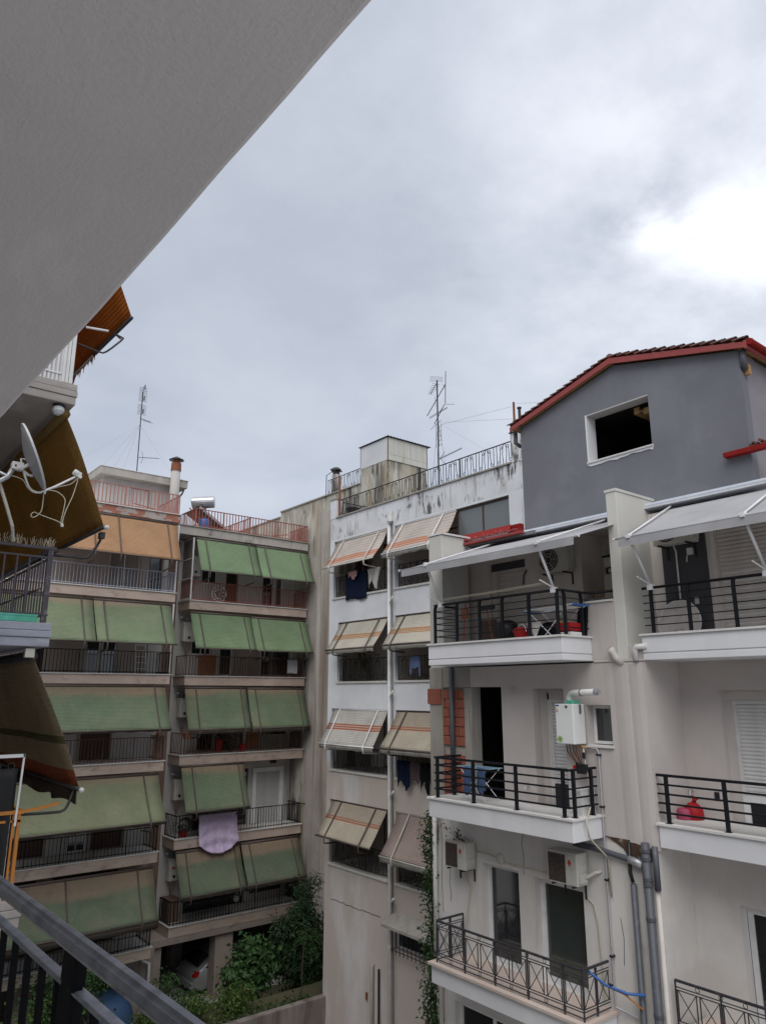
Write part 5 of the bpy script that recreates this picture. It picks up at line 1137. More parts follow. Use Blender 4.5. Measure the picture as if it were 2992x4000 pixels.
for k in range(6): MB().tube([(GX + 0.3 + k * 0.4, 8.0, 6.85), (GX + 0.72 + k * 0.4, 8.0, 6.86)], 0.09, 10).build('ridge_tile', 'roof_tile', roof, smooth=True)
MB().tube([(GX - 0.06, 5.3, 6.15), (GX + 0.3, 5.3, 6.17)], 0.11, 10).build('ridge_tile', 'roof_tile', roof, smooth=True)
MB().tube([(GX - 0.1, 10.5, 6.0), (GX - 0.1, 10.5, 6.5)], 0.035, 8).build('vent_pipe', 'grey_iron', D); MB().lathe((GX - 0.1, 10.5, 6.5), (0, 0, 1), [(0, 0.055), (0.03, 0.055)], 8).build('cap', 'grey_iron', D)
MB().tube([(GX + 0.05, 10.78, 6.0), (GX + 0.05, 10.78, 5.75), (GX + 0.15, 10.70, 5.65)], 0.05, 8).build('gutter_outlet', 'grey_pvc', roof, smooth=True)
# red metal box gutter and flashing on the low lean-to left of the grey wall
fl = MB().prism([(12.2, 10.68, 3.55), (12.2, 12.02, 3.545), (12.50, 12.42, 3.76), (12.50, 10.9, 3.76)], (0.012, 0, 0.012)).build('roof_flashing', 'red_metal', D)
for k in range(5): MB().lathe((12.26 + 0.05 * (k % 2), 11.0 + 0.2 * k, 3.60 + 0.035 * (k % 2)), (-1, 0, 0.8), [(0, 0.008), (0.006, 0.006)], 6).build('screw', 'white_metal', fl)
MB().box(12.47, 12.6, 10.6, 10.97, 3.5, 3.74).build('roof_flashing', 'red_metal', D)
wv = MB(); yy = 12.02
edge = []
while yy > 10.3: edge.append((yy, 3.525 + 0.014 * math.sin(yy * 26))); yy -= 0.03
for (a, za), (b, zb) in zip(edge, edge[1:]): wv.quad((12.06, a, za - 0.04), (12.06, b, zb - 0.04), (12.06, b, zb), (12.06, a, za)); wv.quad((12.06, a, za), (12.06, b, zb), (12.2, b, zb + 0.01), (12.2, a, za + 0.01))
gt = MB().box(12.04, 12.16, 10.22, 12.03, 3.39, 3.45).build('gutter', 'red_fascia', D, bevel=0.008); wv.build('roof_sheet_edge', 'red_fascia', D)
MB().box(GX - 0.16, GX - 0.002, 2.0, 5.85, 4.08, 4.16).build('gutter', 'red_metal', D)
m = MB(); 
for k in range(7): m.cbox((GX - 0.07, 5.35 - k * 0.08 + 0.03 * (k % 2), 4.19 + 0.02 * (k % 3)), (0.12, 0.1, 0.05), Matrix.Rotation(0.3 * (k % 3), 3, 'X'))
m.build('broken_tile', 'roof_tile', D)

# grey drop-arm awnings with steel-blue cassette
def grey_awning(label, y0, y1, xb, zb, posts, rail_x, rail_z, cy0, cy1):
    t = thing('awning', label, 'awning', (12.3, (y0 + y1) / 2, 3.3), 'grey awnings with white arms over the white balconies')
    ca = MB().prism([(12.61, cy0, 3.54), (12.36, cy0, 3.52), (12.28, cy0, 3.46), (12.28, cy0, 3.385), (12.61, cy0, 3.385)], (0, cy1 - cy0, 0)).build('cassette', 'cassette_paint', t)
    MB().box(12.26, 12.285, min(cy0, cy1), max(cy0, cy1), 3.40, 3.42).build('cassette_lip', 'white_metal', ca)
    A0, A1, B0, B1 = Vector((12.3, y0, 3.30)), Vector((12.3, y1, 3.30)), Vector((xb, y0, zb)), Vector((xb, y1, zb))
    m = MB(); m.uv = []; nu, nv = 24, 12
    for j in range(nv + 1):
        for i in range(nu + 1):
            u, v = i / nu, j / nv
            p = lerp(lerp(A0, A1, u), lerp(B0, B1, u), v) - Vector((0, 0, 0.008 * math.sin(math.pi * v)))
            m.v.append(tuple(p)); m.uv.append((u * 4, v))
    for j in range(nv):
        for i in range(nu): a = j * (nu + 1) + i; m.f.append((a, a + 1, a + nu + 2, a + nu + 1))
    m.build('canopy', 'fabric_grey', t, smooth=True, solid=0.005)
    q = MB(); q.uv = []
    for j in range(3):
        for i in range(41):
            u = i / 40; p = lerp(B0, B1, u) + Vector((-0.02 + 0.004 * j * math.sin(u * 17), 0, -0.012 - 0.068 * j)); q.v.append(tuple(p)); q.uv.append((u * 4, j / 2))
    for j in range(2):
        for i in range(40): a = j * 41 + i; q.f.append((a, a + 1, a + 42, a + 41))
    q.build('valance', 'fabric_grey', t, solid=0.004)
    MB().tube([B0 + Vector((0, 0.06, 0)), B1 - Vector((0, 0.06, 0))], 0.018, 10).build('front_bar', 'fabric_grey', t, smooth=True)
    for y in (B0.y + 0.08, B1.y - 0.08): MB().lathe((xb, y, zb), (0, 1 if y > B0.y else -1, 0), [(0, 0.028), (0.02, 0.028)], 10).build('bar_cap', 'white_metal', t)
    for y in posts:
        MB().tube([(rail_x, y, rail_z + 0.02), (xb, y, zb)], 0.026, 8).build('arm', 'white_metal', t, smooth=True)
        MB().tube([(xb, y, zb + 0.03), (12.34, y, 3.37)], 0.02, 8).build('arm', 'white_metal', t, smooth=True)
        k = MB(); k.lathe((xb, y - 0.06, zb + 0.015), (0, 1, 0), [(0, 0.03), (0.12, 0.03)], 8); k.box(xb - 0.05, xb + 0.05, y - 0.03, y + 0.03, zb - 0.02, zb + 0.06); k.build('elbow_joint', 'white_metal', t)
        k = MB(); k.box(rail_x - 0.05, rail_x + 0.05, y - 0.05, y + 0.05, rail_z - 0.05, rail_z + 0.05); k.tube([(rail_x, y, rail_z + 0.04), (rail_x - 0.32, y + 0.05, rail_z + 0.16)], 0.014, 5); k.build('rail_clamp', 'white_metal', t)
    return t
grey_awning('grey awning with open right half, white arms resting on the left balcony rail', 12.0, 7.45, 10.15, 2.60, (11.22, 8.26), 10.56, 1.80, 12.0, 7.58)
grey_awning('grey awning cut by the right picture edge, over the round table top', 7.05, 2.0, 10.85, 2.58, (6.85, 4.9), XF + 0.05, 1.77, 7.36, 2.0)
t = thing('clothes_line', 'thin clothes lines strung above the upper left balcony rail', 'clothes line', (10.45, 9.7, 1.85))
for k in range(4): MB().tube([(10.33 + 0.06 * k, 11.2, 1.88), (10.30 + 0.06 * k, 9.7, 1.885), (10.27 + 0.06 * k, 8.3, 1.91)], 0.0022, 4).build('strand', 'cable', t)

# ------------------------------------------------------------------ things on block D
def ac_unit(label, x, y0, y1, z0, z1, mat='ac_body', dep=0.3, grille=True, fan=False, badge=False, legs=True, group='air-conditioner outdoor units on the half-renovated building', gfrac=0.62):
    """outdoor unit on brackets; front faces -x; y0 > y1"""
    t = thing('air_conditioner', label, 'air conditioner', (x, (y0 + y1) / 2, z0), group)
    w = y0 - y1
    MB().box(x - dep, x - 0.06, y1, y0, z0, z1).build('casing', mat, t, bevel=0.012)
    MB().box(x - dep - 0.01, x - 0.05, y1 - 0.008, y0 + 0.008, z1 + 0.001, z1 + 0.018).build('lid', mat, t)
    if grille:
        g0, g1 = y0 - 0.02, y0 - w * gfrac
        gr = MB().box(x - dep - 0.006, x - dep - 0.001, g1, g0, z0 + 0.03, z1 - 0.02).build('grille', 'ac_grille', t)
        me = MB().box(-0.005, 0, 0, abs(g0 - g1), 0, 0.007).mesh('slat', 'ac_grille')
        for k in range(12): inst('slat', me, gr, (x - dep - 0.006, g1, z0 + 0.05 + (z1 - z0 - 0.1) * k / 11))
    if fan:
        c = (x - dep - 0.001, y0 - w * 0.36, (z0 + z1) / 2); r = (z1 - z0) * 0.43
        fg = MB().lathe(c, (-1, 0, 0), [(0, r), (0.012, r), (0.012, r * 0.97), (0.004, r * 0.95)], 24).build('grille', 'ac_grille', t)
        for q in (0.35, 0.6, 0.85): MB().tube(arc((c[0] - 0.012, c[1], c[2]), r * q, 0, 2 * math.pi, (0, 1, 0), (0, 0, 1), 20), 0.006, 4).build('grille_ring', mat, fg)
        for k in range(6):
            a = math.pi * 2 * k / 6; MB().tube([(c[0] - 0.014, c[1] + 0.05 * math.cos(a), c[2] + 0.05 * math.sin(a)), (c[0] - 0.014, c[1] + r * math.cos(a), c[2] + r * math.sin(a))], 0.006, 4).build('grille_bar', mat, fg)
        MB().lathe((c[0] - 0.008, c[1], c[2]), (-1, 0, 0), [(0, 0.06), (0.012, 0.05)], 12).build('hub', 'ac_grille', fg)
    if badge:
        yb = y0 - w * 0.76
        m = MB(); m.box(x - dep - 0.004, x - dep - 0.001, yb - 0.035, yb + 0.035, z1 - 0.16, z1 - 0.12); m.box(x - dep - 0.0045, x - dep - 0.0015, yb - 0.018, yb + 0.018, z1 - 0.19, z1 - 0.09); m.build('badge', 'label_red', t)
    for y in (y0 - w * 0.15, y1 + w * 0.15): MB().box(x - dep - 0.02, x, y - 0.015, y + 0.015, z0 - 0.03, z0 - 0.002).box(x - 0.02, x, y - 0.015, y + 0.015, z0 - 0.25, z0 - 0.03).build('bracket', 'iron', t)
    m = MB(); m.box(x - dep + 0.04, x - 0.1, y1 - 0.03, y1 - 0.001, z0 + 0.05, z0 + 0.2); m.build('valve_cover', mat, t)
    return t
t = ac_unit('yellowed outdoor unit with red badge beside the white downpipe and dry plant', XF, 11.71, 11.14, -3.40, -2.92, badge=True, dep=0.35)
t = ac_unit('yellowed outdoor unit with red badge over the glass balcony door', XF, 9.08, 8.46, -3.20, -2.70, badge=True, dep=0.35)
MB().tube([(XF - 0.15, 8.46, -3.08), (XF - 0.12, 8.4, -3.05), (XF - 0.06, 8.3, -2.98), (XF + 0.02, 8.2, -2.95)], 0.03, 8).build('pipe_lagging', 'beige_pvc', t, smooth=True)
o = MB().tube([(XF - 0.02, 11.14, -3.08), (XF - 0.02, 10.8, -3.08), (XF - 0.02, 10.3, -3.16), (XF - 0.02, 9.08, -3.18)], 0.012, 5).build('cable', 'cable'); tag(o, 'sagging cable between the two lower outdoor units', 'cable')
o = MB().tube([(XF - 0.03, 11.5, -3.5), (XF - 0.03, 11.42, -3.62), (XF - 0.03, 11.3, -3.75), (XF - 0.03, 11.36, -3.95), (XF - 0.04, 11.42, -4.25), (XF - 0.05, 11.45, -4.5)], 0.015, 5).build('cable', 'cable'); tag(o, 'thick cable hanging below the left outdoor unit towards the iron railing', 'cable')
o = MB().tube([(XF - 0.02, 8.52, -3.42), (XF - 0.02, 8.4, -3.5), (XF - 0.02, 8.33, -3.8), (XF - 0.02, 8.30, -4.9)], 0.014, 5).build('cable', 'cable'); tag(o, 'pale cable running down the wall from the outdoor unit over the door', 'cable')
ac_unit('outdoor unit with round fan under the left grey awning', BK, 9.78, 9.05, 2.42, 2.96, 'ac_body_clean', 0.3, False, True)
ac_unit('outdoor unit mostly hidden behind the right grey awning, loose foil below', BK - 0.04, 7.1, 6.35, 2.60, 3.14, 'ac_body_clean', 0.3, False, True)
# wall boiler with flue
t = thing('wall_boiler', 'new white wall boiler with flue and energy label beside the small window', 'boiler', (XF - 0.2, 8.6, -0.9))
b = MB().box(XF - 0.38, XF - 0.04, 8.32, 8.71, -0.88, -0.19).build('casing', 'boiler_white', t, bevel=0.015)
MB().box(XF - 0.04, XF, 8.36, 8.66, -0.85, -0.25).build('wall_bracket', 'galvanised', t)
MB().tube([(XF - 0.22, 8.5, -0.2), (XF - 0.22, 8.5, -0.08), (XF - 0.22, 8.47, -0.02), (XF - 0.23, 8.42, 0.0), (XF - 0.3, 7.86, 0.02)], 0.055, 12).build('flue_pipe', 'white_pvc', t, smooth=True)
MB().lathe((XF - 0.297, 7.88, 0.02), (-0.15, -1, 0.03), [(0, 0.062), (0.04, 0.062), (0.045, 0.04), (0.09, 0.04), (0.09, 0.025)], 12).build('flue_end', 'galvanised', t); MB().lathe((XF - 0.25, 8.22, 0.005), (-0.15, -1, 0.03), [(0, 0.063), (0.025, 0.063)], 12).build('flue_clamp', 'grey_pvc', t)
MB().box(XF - 0.34, XF - 0.1, 8.36, 8.5, -0.185, -0.13).build('packing', 'turquoise_plastic', t)
MB().box(XF - 0.384, XF - 0.38, 8.62, 8.69, -0.23, -0.205).build('label_strip', 'label_blue', t)
en = MB().box(XF - 0.383, XF - 0.38, 8.62, 8.69, -0.37, -0.235).build('energy_label', 'white_plastic', t)
for k, (c_, w_) in enumerate((('label_green', 0.025), ('label_yellow', 0.035), ('label_red', 0.045))): MB().box(XF - 0.3845, XF - 0.383, 8.685 - w_, 8.685, -0.275 - k * 0.025, -0.258 - k * 0.025).build('rating_bar', c_, en)
MB().box(XF - 0.2, XF - 0.14, 8.316, 8.319, -0.36, -0.2).build('document', 'print_grey', t)
MB().lathe((XF - 0.38, 8.63, -0.80), (-1, 0, 0), [(0, 0.058), (0.003, 0.058)], 20).build('round_sticker', 'label_green', t); MB().box(XF - 0.3845, XF - 0.383, 8.612, 8.648, -0.81, -0.785).build('sticker_display', 'print_grey', t)
MB().lathe((XF - 0.38, 8.46, -0.24), (-1, 0, 0), [(0, 0.03), (0.003, 0.03)], 12).build('maker_badge', 'print_grey', t)
pm = MB()
for k, (ya, yb) in enumerate(((8.64, 8.46), (8.58, 8.44), (8.5, 8.38), (8.44, 8.4), (8.38, 8.38))): pm.tube([(XF - 0.2, ya, -0.88), (XF - 0.18, ya, -1.02), (XF - 0.14, (ya + yb) / 2, -1.15), (XF - 0.1, yb, -1.28 - 0.02 * k)], 0.011, 5)
pm.build('water_pipes', 'copper_pipe', t, smooth=True)
pm = MB(); pm.cbox((XF - 0.13, 8.38, -1.3), (0.12, 0.16, 0.16)); pm.lathe((XF - 0.13, 8.33, -1.12), (0, 0, 1), [(0, 0.03), (0.1, 0.03)], 8); pm.tube([(XF - 0.13, 8.48, -1.3), (XF - 0.13, 8.48, -1.2)], 0.03, 8); pm.build('filter_valve', 'black_plastic', t)
MB().lathe((XF - 0.16, 8.52, -1.3), (0, 0, 1), [(0, 0.03), (0.05, 0.03)], 8).build('valve_handle', 'red_plastic', t)
MB().tube([(XF - 0.15, 8.36, -0.92), (XF - 0.08, 8.3, -0.94)], 0.025, 8).build('brass_union', 'timber', t)
o = MB().tube([(XF - 0.12, 8.34, -0.95), (XF - 0.1, 8.32, -1.3), (XF - 0.08, 8.25, -1.8), (XF - 0.6, 8.02, -2.1), (XF - 0.5, 8.04, -2.35), (XF - 0.05, 8.03, -2.7), (XF - 0.03, 8.02, -3.3)], 0.016, 6).build('hose', 'cable', smooth=True); tag(o, 'beige hose hanging from the new boiler past the balcony end', 'hose')

# first-storey balcony
t = thing('clothes_airer', 'light clothes airer in front of the black doorway with jeans on it', 'clothes airer', (10.95, 10.6, -2.03))
m = MB()
for y in (11.05, 10.2): m.tube([(10.75, y, -1.42), (11.15, y, -1.42)], 0.008, 5)
for x in (10.75, 10.85, 10.95, 11.05, 11.15): m.tube([(x, 11.05, -1.42), (x, 10.2, -1.42)], 0.006, 4)
m.build('rack', 'light_blue_plastic', t)
m = MB()
for y, y2 in ((11.0, 10.3), (10.25, 10.95)):
    for x in (10.76, 11.14): m.tube([(x, y, -1.42), (x, y2, -2.02)], 0.008, 5)
m.build('legs', 'white_metal', t)
t = thing('jeans', 'faded blue jeans hung over the airer by the black doorway', 'jeans', (10.8, 10.55, -1.4))
for ya, yb, dz in ((10.86, 10.62, 0.5), (10.5, 10.3, 0.45)):
    o = hung_cloth('x', 'x', (10.78, ya, -1.40), (10.78, yb, -1.40), dz, 'denim', None, 'trouser_leg', 1, 0.012, (-1, 0, 0), gather=-0.1)
    del o['label'], o['category']; attach(o, t)
t = thing('washing_machine', 'white appliance standing at the right end of the black-railed middle balcony', 'appliance', (11.1, 8.4, -2.1))
MB().box(10.95, 11.33, 8.22, 8.46, -2.2, -1.6).build('body', 'white_plastic', t, bevel=0.015); MB().box(10.945, 10.949, 8.25, 8.43, -1.7, -1.63).build('control_panel', 'grey_board', t)
# second-storey balcony bits
t = thing('broom', 'broom with red bristle guard and red pole leaning at the left of the balcony', 'broom', (10.95, 11.0, 0.85))
MB().tube([(10.95, 11.0, 0.86), (11.0, 10.92, 1.9)], 0.012, 6).build('handle', 'red_plastic', t); MB().cbox((10.98, 10.94, 1.62), (0.05, 0.16, 0.2)).build('head', 'wood_door', t)
t = thing('broom', 'upturned floor broom with wide black head left of the roller shutter', 'broom', (11.1, 10.4, 0.85))
MB().tube([(11.1, 10.25, 0.86), (11.06, 10.38, 1.66)], 0.012, 6).build('handle', 'wood_door', t); MB().cbox((11.06, 10.38, 1.7), (0.06, 0.42, 0.09)).build('head', 'black_plastic', t, bevel=0.02)
t = thing('bin', 'dark lidded bin with rounded top standing left of the roller shutter', 'bin', (11.5, 10.3, 0.84))
MB().lathe((11.5, 10.25, 0.84), (0, 0, 1), [(0, 0.2), (0.4, 0.24), (0.5, 0.24), (0.58, 0.2), (0.62, 0.1)], 16).build('body', 'black_plastic', t, smooth=True)
t = thing('board', 'dark red-brown board standing behind the broom on the balcony', 'board', (11.6, 11.0, 0.84)); MB().cbox((11.6, 10.85, 1.18), (0.04, 0.42, 0.68)).build('panel', 'brown_door', t)
t = thing('clothes_airer', 'blue-tipped white clothes airer standing behind the balcony corner posts', 'clothes airer', (10.95, 8.65, 0.84))
m = MB(); top = 1.52
for x in (10.72, 11.2): m.tube([(x, 9.1, top - 0.02), (x, 8.75, top), (x, 8.0, top + 0.02)], 0.009, 5)
for k in range(7): m.tube([(10.72 + 0.08 * k, 9.0, top), (10.72 + 0.08 * k, 8.1, top)], 0.005, 4)
for x in (10.76, 11.16): m.tube([(x, 9.05, top - 0.03), (x, 8.35, 0.85)], 0.009, 5); m.tube([(x, 8.2, top - 0.03), (x, 8.85, 0.85)], 0.009, 5)
m.build('frame', 'white_metal', t)
MB().tube([(10.72, 9.12, top - 0.03), (10.98, 9.12, top - 0.03), (11.2, 9.12, top - 0.03)], 0.016, 6).build('end_bar', 'blue_plastic', t); MB().tube([(10.72, 8.0, top + 0.02), (11.2, 8.0, top + 0.02)], 0.02, 6).build('end_bar', 'blue_plastic', t)
hung_cloth('yellow cloth hanging behind the clothes airer', 'cloth', (11.2, 8.72, 1.30), (11.2, 8.46, 1.30), 0.28, 'yellow_cloth', None, 'cloth', 2, 0.02, (-1, 0, 0))
t = thing('bag', 'black bag slumped under the clothes airer', 'bag', (11.1, 8.75, 0.84))
MB().lathe((11.12, 8.85, 0.84), (0, 0, 1), [(0, 0.2), (0.2, 0.26), (0.36, 0.22), (0.46, 0.08)], 12).build('body', 'black_cloth', t, smooth=True); MB().lathe((11.0, 8.5, 0.9), (0, 0, 1), [(0, 0.16), (0.14, 0.2), (0.3, 0.12)], 12).build('flap', 'black_cloth', t, smooth=True)
o = MB(); o.prism([(10.6, 8.98, 1.26), (10.6, 8.62, 1.26), (10.6, 8.76, 0.98)], (0.01, 0, 0)); o = o.build('napkin', 'white_cloth'); tag(o, 'white triangular napkin with faint pink print behind the railing bars', 'napkin')
pr = MB()
for k in range(4): pr.lathe((10.599, 8.86 - 0.05 * (k % 3), 1.19 - 0.03 * (k // 2)), (-1, 0, 0), [(0, 0.02), (0.001, 0.018)], 8)
pr.build('print', 'pink_cloth', o)
t = thing('bucket', 'red and pink plastic bucket beside the middle railing post', 'bucket', (10.75, 9.25, 0.84)); MB().lathe((10.75, 9.22, 0.95), (0.15, 0.2, 1), [(0, 0.1), (0.2, 0.15), (0.21, 0.16), (0.225, 0.15)], 16).build('body', 'red_plastic', t, smooth=True); MB().tube(arc((10.75, 9.22, 1.12), 0.15, 0, math.pi, (0.3, 1, 0), (0, 0, 1), 8), 0.008, 5).build('handle', 'white_metal', t)
t = thing('crate', 'red crate on a white box at the right corner of the balcony', 'crate', (11.1, 8.3, 0.84)); MB().box(10.85, 11.2, 8.17, 8.5, 1.09, 1.24).build('body', 'red_plastic', t, bevel=0.02); 
t = thing('box', 'white box under the red crate at the balcony corner', 'box', (11.0, 8.3, 0.84)); MB().box(10.85, 11.2, 8.15, 8.55, 0.845, 1.07).build('body', 'white_plastic', t, bevel=0.01); MB().box(10.845, 10.849, 8.2, 8.32, 0.92, 1.0).build('print', 'print_grey', t)
t = thing('folded_chair', 'black folded chair leaning on the wall behind the red crate', 'chair', (11.25, 8.25, 0.84)); MB().cbox((11.28, 8.22, 1.26), (0.05, 0.2, 0.6), Matrix.Rotation(0.12, 3, 'X')).build('seat', 'black_cloth', t); MB().tube([(11.25, 8.4, 0.85), (11.25, 8.12, 1.6)], 0.012, 5).build('frame', 'black_plastic', t)
t = thing('cabinet', 'light beige cabinet in the corner behind the parapet handrail', 'cabinet', (12.6, 8.1, 0.84)); MB().box(12.35, 12.9, 7.62, 8.42, 0.845, 2.28).build('carcass', 'shutter_beige', t); MB().box(12.335, 12.349, 7.64, 8.02, 0.9, 2.26).build('door', 'shutter_beige', t); MB().box(12.335, 12.349, 8.03, 8.40, 0.9, 2.26).build('door', 'shutter_beige', t)
t = thing('toolbox', 'black and white boxes stacked on top of the beige cabinet', 'box', (12.6, 8.2, 2.28)); MB().box(12.4, 12.8, 8.1, 8.4, 2.283, 2.42).build('body', 'black_plastic', t, bevel=0.01); MB().box(12.39, 12.8, 8.15, 8.42, 2.425, 2.62).build('body', 'white_plastic', t, bevel=0.01); MB().box(12.38, 12.8, 7.7, 8.45, 2.625, 2.66).build('lid', 'black_plastic', t); MB().box(12.395, 12.399, 8.2, 8.34, 2.31, 2.39).build('print', 'white_plastic', t)
t = thing('box', 'small cardboard box standing open on the parapet beside the little window', 'box', (12.2, 8.75, 1.64)); MB().cbox((12.6, 8.62, 1.95), (0.24, 0.3, 0.2), Matrix.Rotation(0.4, 3, 'Z')).build('body', 'cardboard', t); MB().box(12.45, 13.05, 8.43, 8.9, 0.845, 1.84).build('stand', 'shutter_beige', t)
# right-hand balcony
t = thing('table_top', 'round grey table top stood on edge behind the right railing', 'table top', (12.15, 6.8, 0.84))
MB().lathe((12.12, 6.78, 1.2), (-1, 0, 0.08), [(0, 0.385), (0.022, 0.385)], 40).build('board', 'grey_board', t); MB().tube(arc((12.105, 6.78, 1.202), 0.39, 0, 2 * math.pi, (0, 1, 0), (0.08, 0, 1), 40), 0.013, 6).build('edging', 'marble', t, smooth=True)
t = thing('shopping_bag', 'knotted red and pink plastic bag on the right middle balcony', 'bag', (12.15, 6.95, -2.03))
MB().lathe((12.1, 6.86, -2.1), (0, 0, 1), [(0, 0.13), (0.1, 0.165), (0.24, 0.15), (0.32, 0.08), (0.34, 0.03)], 12).build('body', 'red_plastic', t, smooth=True); MB().lathe((11.98, 6.95, -2.1), (0, 0, 1), [(0, 0.11), (0.1, 0.13), (0.2, 0.12), (0.24, 0.1)], 12).build('pouch', 'pink_plastic', t, smooth=True)
m = MB(); m.tube([(12.1, 6.84, -1.78), (12.08, 6.8, -1.72), (12.06, 6.74, -1.70)], 0.03, 6, r2=0.012); m.tube([(12.1, 6.84, -1.78), (12.08, 6.83, -1.70), (12.1, 6.85, -1.66)], 0.03, 6, r2=0.012); m.build('handle', 'red_plastic', t, smooth=True)
# lower balconies: blue tie across the gap, plants
o = MB().tube([(10.75, 8.16, -4.33), (10.95, 8.0, -4.52), (11.1, 7.7, -4.6), (11.22, 7.45, -4.58)], 0.022, 7).build('hose', 'blue_plastic', smooth=True); tag(o, 'blue hose tied from the cross-pattern railing towards the grey downpipes', 'hose')
MB().tube([(11.0, 7.92, -4.56), (11.1, 7.75, -4.62), (11.22, 7.52, -4.8)], 0.014, 6).build('red_branch', 'orange_rail', o, smooth=True)
MB().cbox((11.0, 7.94, -4.53), (0.06, 0.07, 0.05)).build('coupling', 'black_plastic', o)
m = leaf_cloud([((11.15, 11.45, -2.87), (0.05, 0.1, 0.03)), ((11.2, 11.58, -2.78), (0.03, 0.05, 0.05))], 0.06, 70, 'oval', 31); m.tube([(11.15, 11.28, -2.9), (11.15, 11.45, -2.86), (11.2, 11.6, -2.75)], 0.012, 4)
o = m.build('creeper', 'leaf_dry'); tag(o, 'dry brown creeper twig lying on the left outdoor unit', 'plant')
# pipes at D's left edge, ivy
o = MB().tube([(XF - 0.06, 12.33, -5.1), (XF - 0.06, 12.33, -2.5)], 0.05, 9).build('downpipe', 'white_pvc', D, smooth=True)
MB().tube([(XF - 0.05, 12.2, ZB), (XF - 0.05, 12.22, -5.4)], 0.05, 7).build('downpipe', 'concrete', D, smooth=True)
MB().tube([(XF - 0.06, 11.72, -2.03), (XF - 0.06, 11.72, 0.56)], 0.055, 9).build('downpipe', 'grey_pvc', D, smooth=True)
clumps = [((XF + 0.02, 12.53 + 0.05 * math.sin(k * 1.7), -2.75 - 0.28 * k), (0.07, 0.055 + 0.035 * math.sin(k * 2.3) ** 2 + (0.035 if k > 10 else 0), 0.2)) for k in range(24)]
t = thing('ivy', 'green ivy climbing the narrow strip between the white and the half-renovated building', 'ivy', (XF, 12.55, -9.4))
leaf_cloud(clumps, 0.075, 6500, 'oval', 5).build('foliage', 'leaf_ivy', t)
MB().tube([(XF + 0.02, 12.53 + 0.05 * math.sin(k * 1.7), -2.5 - 0.28 * k) for k in range(26)], 0.02, 5).build('stem', 'bark', t)
m = leaf_cloud([((XF - 0.05, 12.2, -2.75), (0.08, 0.12, 0.18))], 0.05, 60, 'oval', 8); m.tube([(XF - 0.04, 12.18, -2.45), (XF - 0.05, 12.22, -2.7), (XF - 0.03, 12.28, -3.1)], 0.01, 4)
m.build('dead_tendrils', 'leaf_dry', t)
# red-clay sheet end seen below the lean-to is part of D
# ------------------------------------------------------------------ things on blocks A and B
hung_cloth('lilac bed sheet draped over the black railing', 'sheet', (13.2, 27.77, -4.55), (14.8, 27.77, -4.55), 1.42, 'lilac_cloth', None, 'sheet', 4, 0.03, (0, -1, 0), ragged=0.0, gather=-0.04, nv=30, belly=0.26, lean=0.22, swag=0.035)
hung_cloth('small white towel pegged on the brown railing right of the second floor', 'towel', (16.95, 27.8, 1.42), (17.45, 27.8, 1.42), 0.6, 'grey_cloth', None, 'towel', 1, 0.01, (0, -1, 0), ragged=0.02)
t = thing('ladder', 'white metal stepladder leaning on the wall behind the black railing', 'ladder', (10.3, 27.3, 0.7))
m = MB(); m.tube([(10.07, 27.2, 0.68), (10.1, 27.5, 1.95)], 0.018, 5); m.tube([(10.5, 27.2, 0.68), (10.47, 27.5, 1.95)], 0.018, 5); m.build('rails', 'white_metal', t)
rg = MB().box(-0.2, 0.2, -0.03, 0.03, -0.012, 0.012).mesh('rung', 'white_metal')
for k in range(5): inst('rung', rg, t, (10.285, 27.25 + 0.05 * k, 0.88 + 0.22 * k))
def pot(label, x, y, z, h, r, mat, plant=None, seed=1, group=None):
    t = thing('flower_pot', label, 'flower pot', (x, y, z), group)
    MB().lathe((x, y, z), (0, 0, 1), [(0, r * 0.75), (h * 0.8, r), (h * 0.8, r * 1.1), (h, r * 1.1)], 12).build('pot', mat, t, smooth=False)
    if plant: leaf_cloud([((x, y, z + h + plant * 0.5), (r * 1.3, r * 1.3, plant * 0.55))], 0.09, 120, 'oval', seed).build('foliage', 'leaf_dark', t)
    return t
pot('taller red pot with dark foliage behind the third railing down', 14.15, 28.3, -2.33, 0.5, 0.16, 'red_plastic', 0.25, 11)
pot('red pot with white sticks on the third balcony down', 15.1, 28.1, -2.33, 0.3, 0.16, 'red_plastic', None)
pot('grey-leaved plant in a dark pot between the two red pots', 14.6, 28.2, -2.33, 0.25, 0.15, 'black_plastic', 0.35, 12)
pot('red and white pot behind the black railing corner, left of the lilac sheet', 12.75, 28.1, -5.33, 0.26, 0.17, 'red_plastic', 0.15, 13)
pot('round terracotta pot hanging by the grey boiler', 12.6, 28.0, -1.75, 0.26, 0.16, 'terracotta', None)
t = thing('plant_stand', 'round patterned plant stand behind the rust-red railing of the top balcony', 'plant stand', (13.75, 28.3, 3.67))
m = MB()
for r_ in (0.2, 0.32): m.tube(arc((13.75, 28.2, 4.05), r_, 0, 2 * math.pi, (1, 0, 0), (0, 0, 1), 14), 0.03, 5)
m.build('frame', 'white_metal', t); leaf_cloud([((13.75, 28.15, 4.05), (0.25, 0.1, 0.28))], 0.1, 60, 'oval', 14).build('foliage', 'leaf_dry', t)
t = thing('cabinet', 'small brown cabinet under the lowest boiler on the balcony end', 'cabinet', (12.65, 28.6, -8.3)); MB().box(12.42, 12.85, 28.3, 28.9, -8.3, -7.5).build('carcass', 'panel_brown', t); MB().box(12.44, 12.63, 28.285, 28.299, -8.27, -7.53).build('door', 'panel_brown', t); MB().box(12.64, 12.83, 28.285, 28.299, -8.27, -7.53).build('door', 'panel_brown', t)
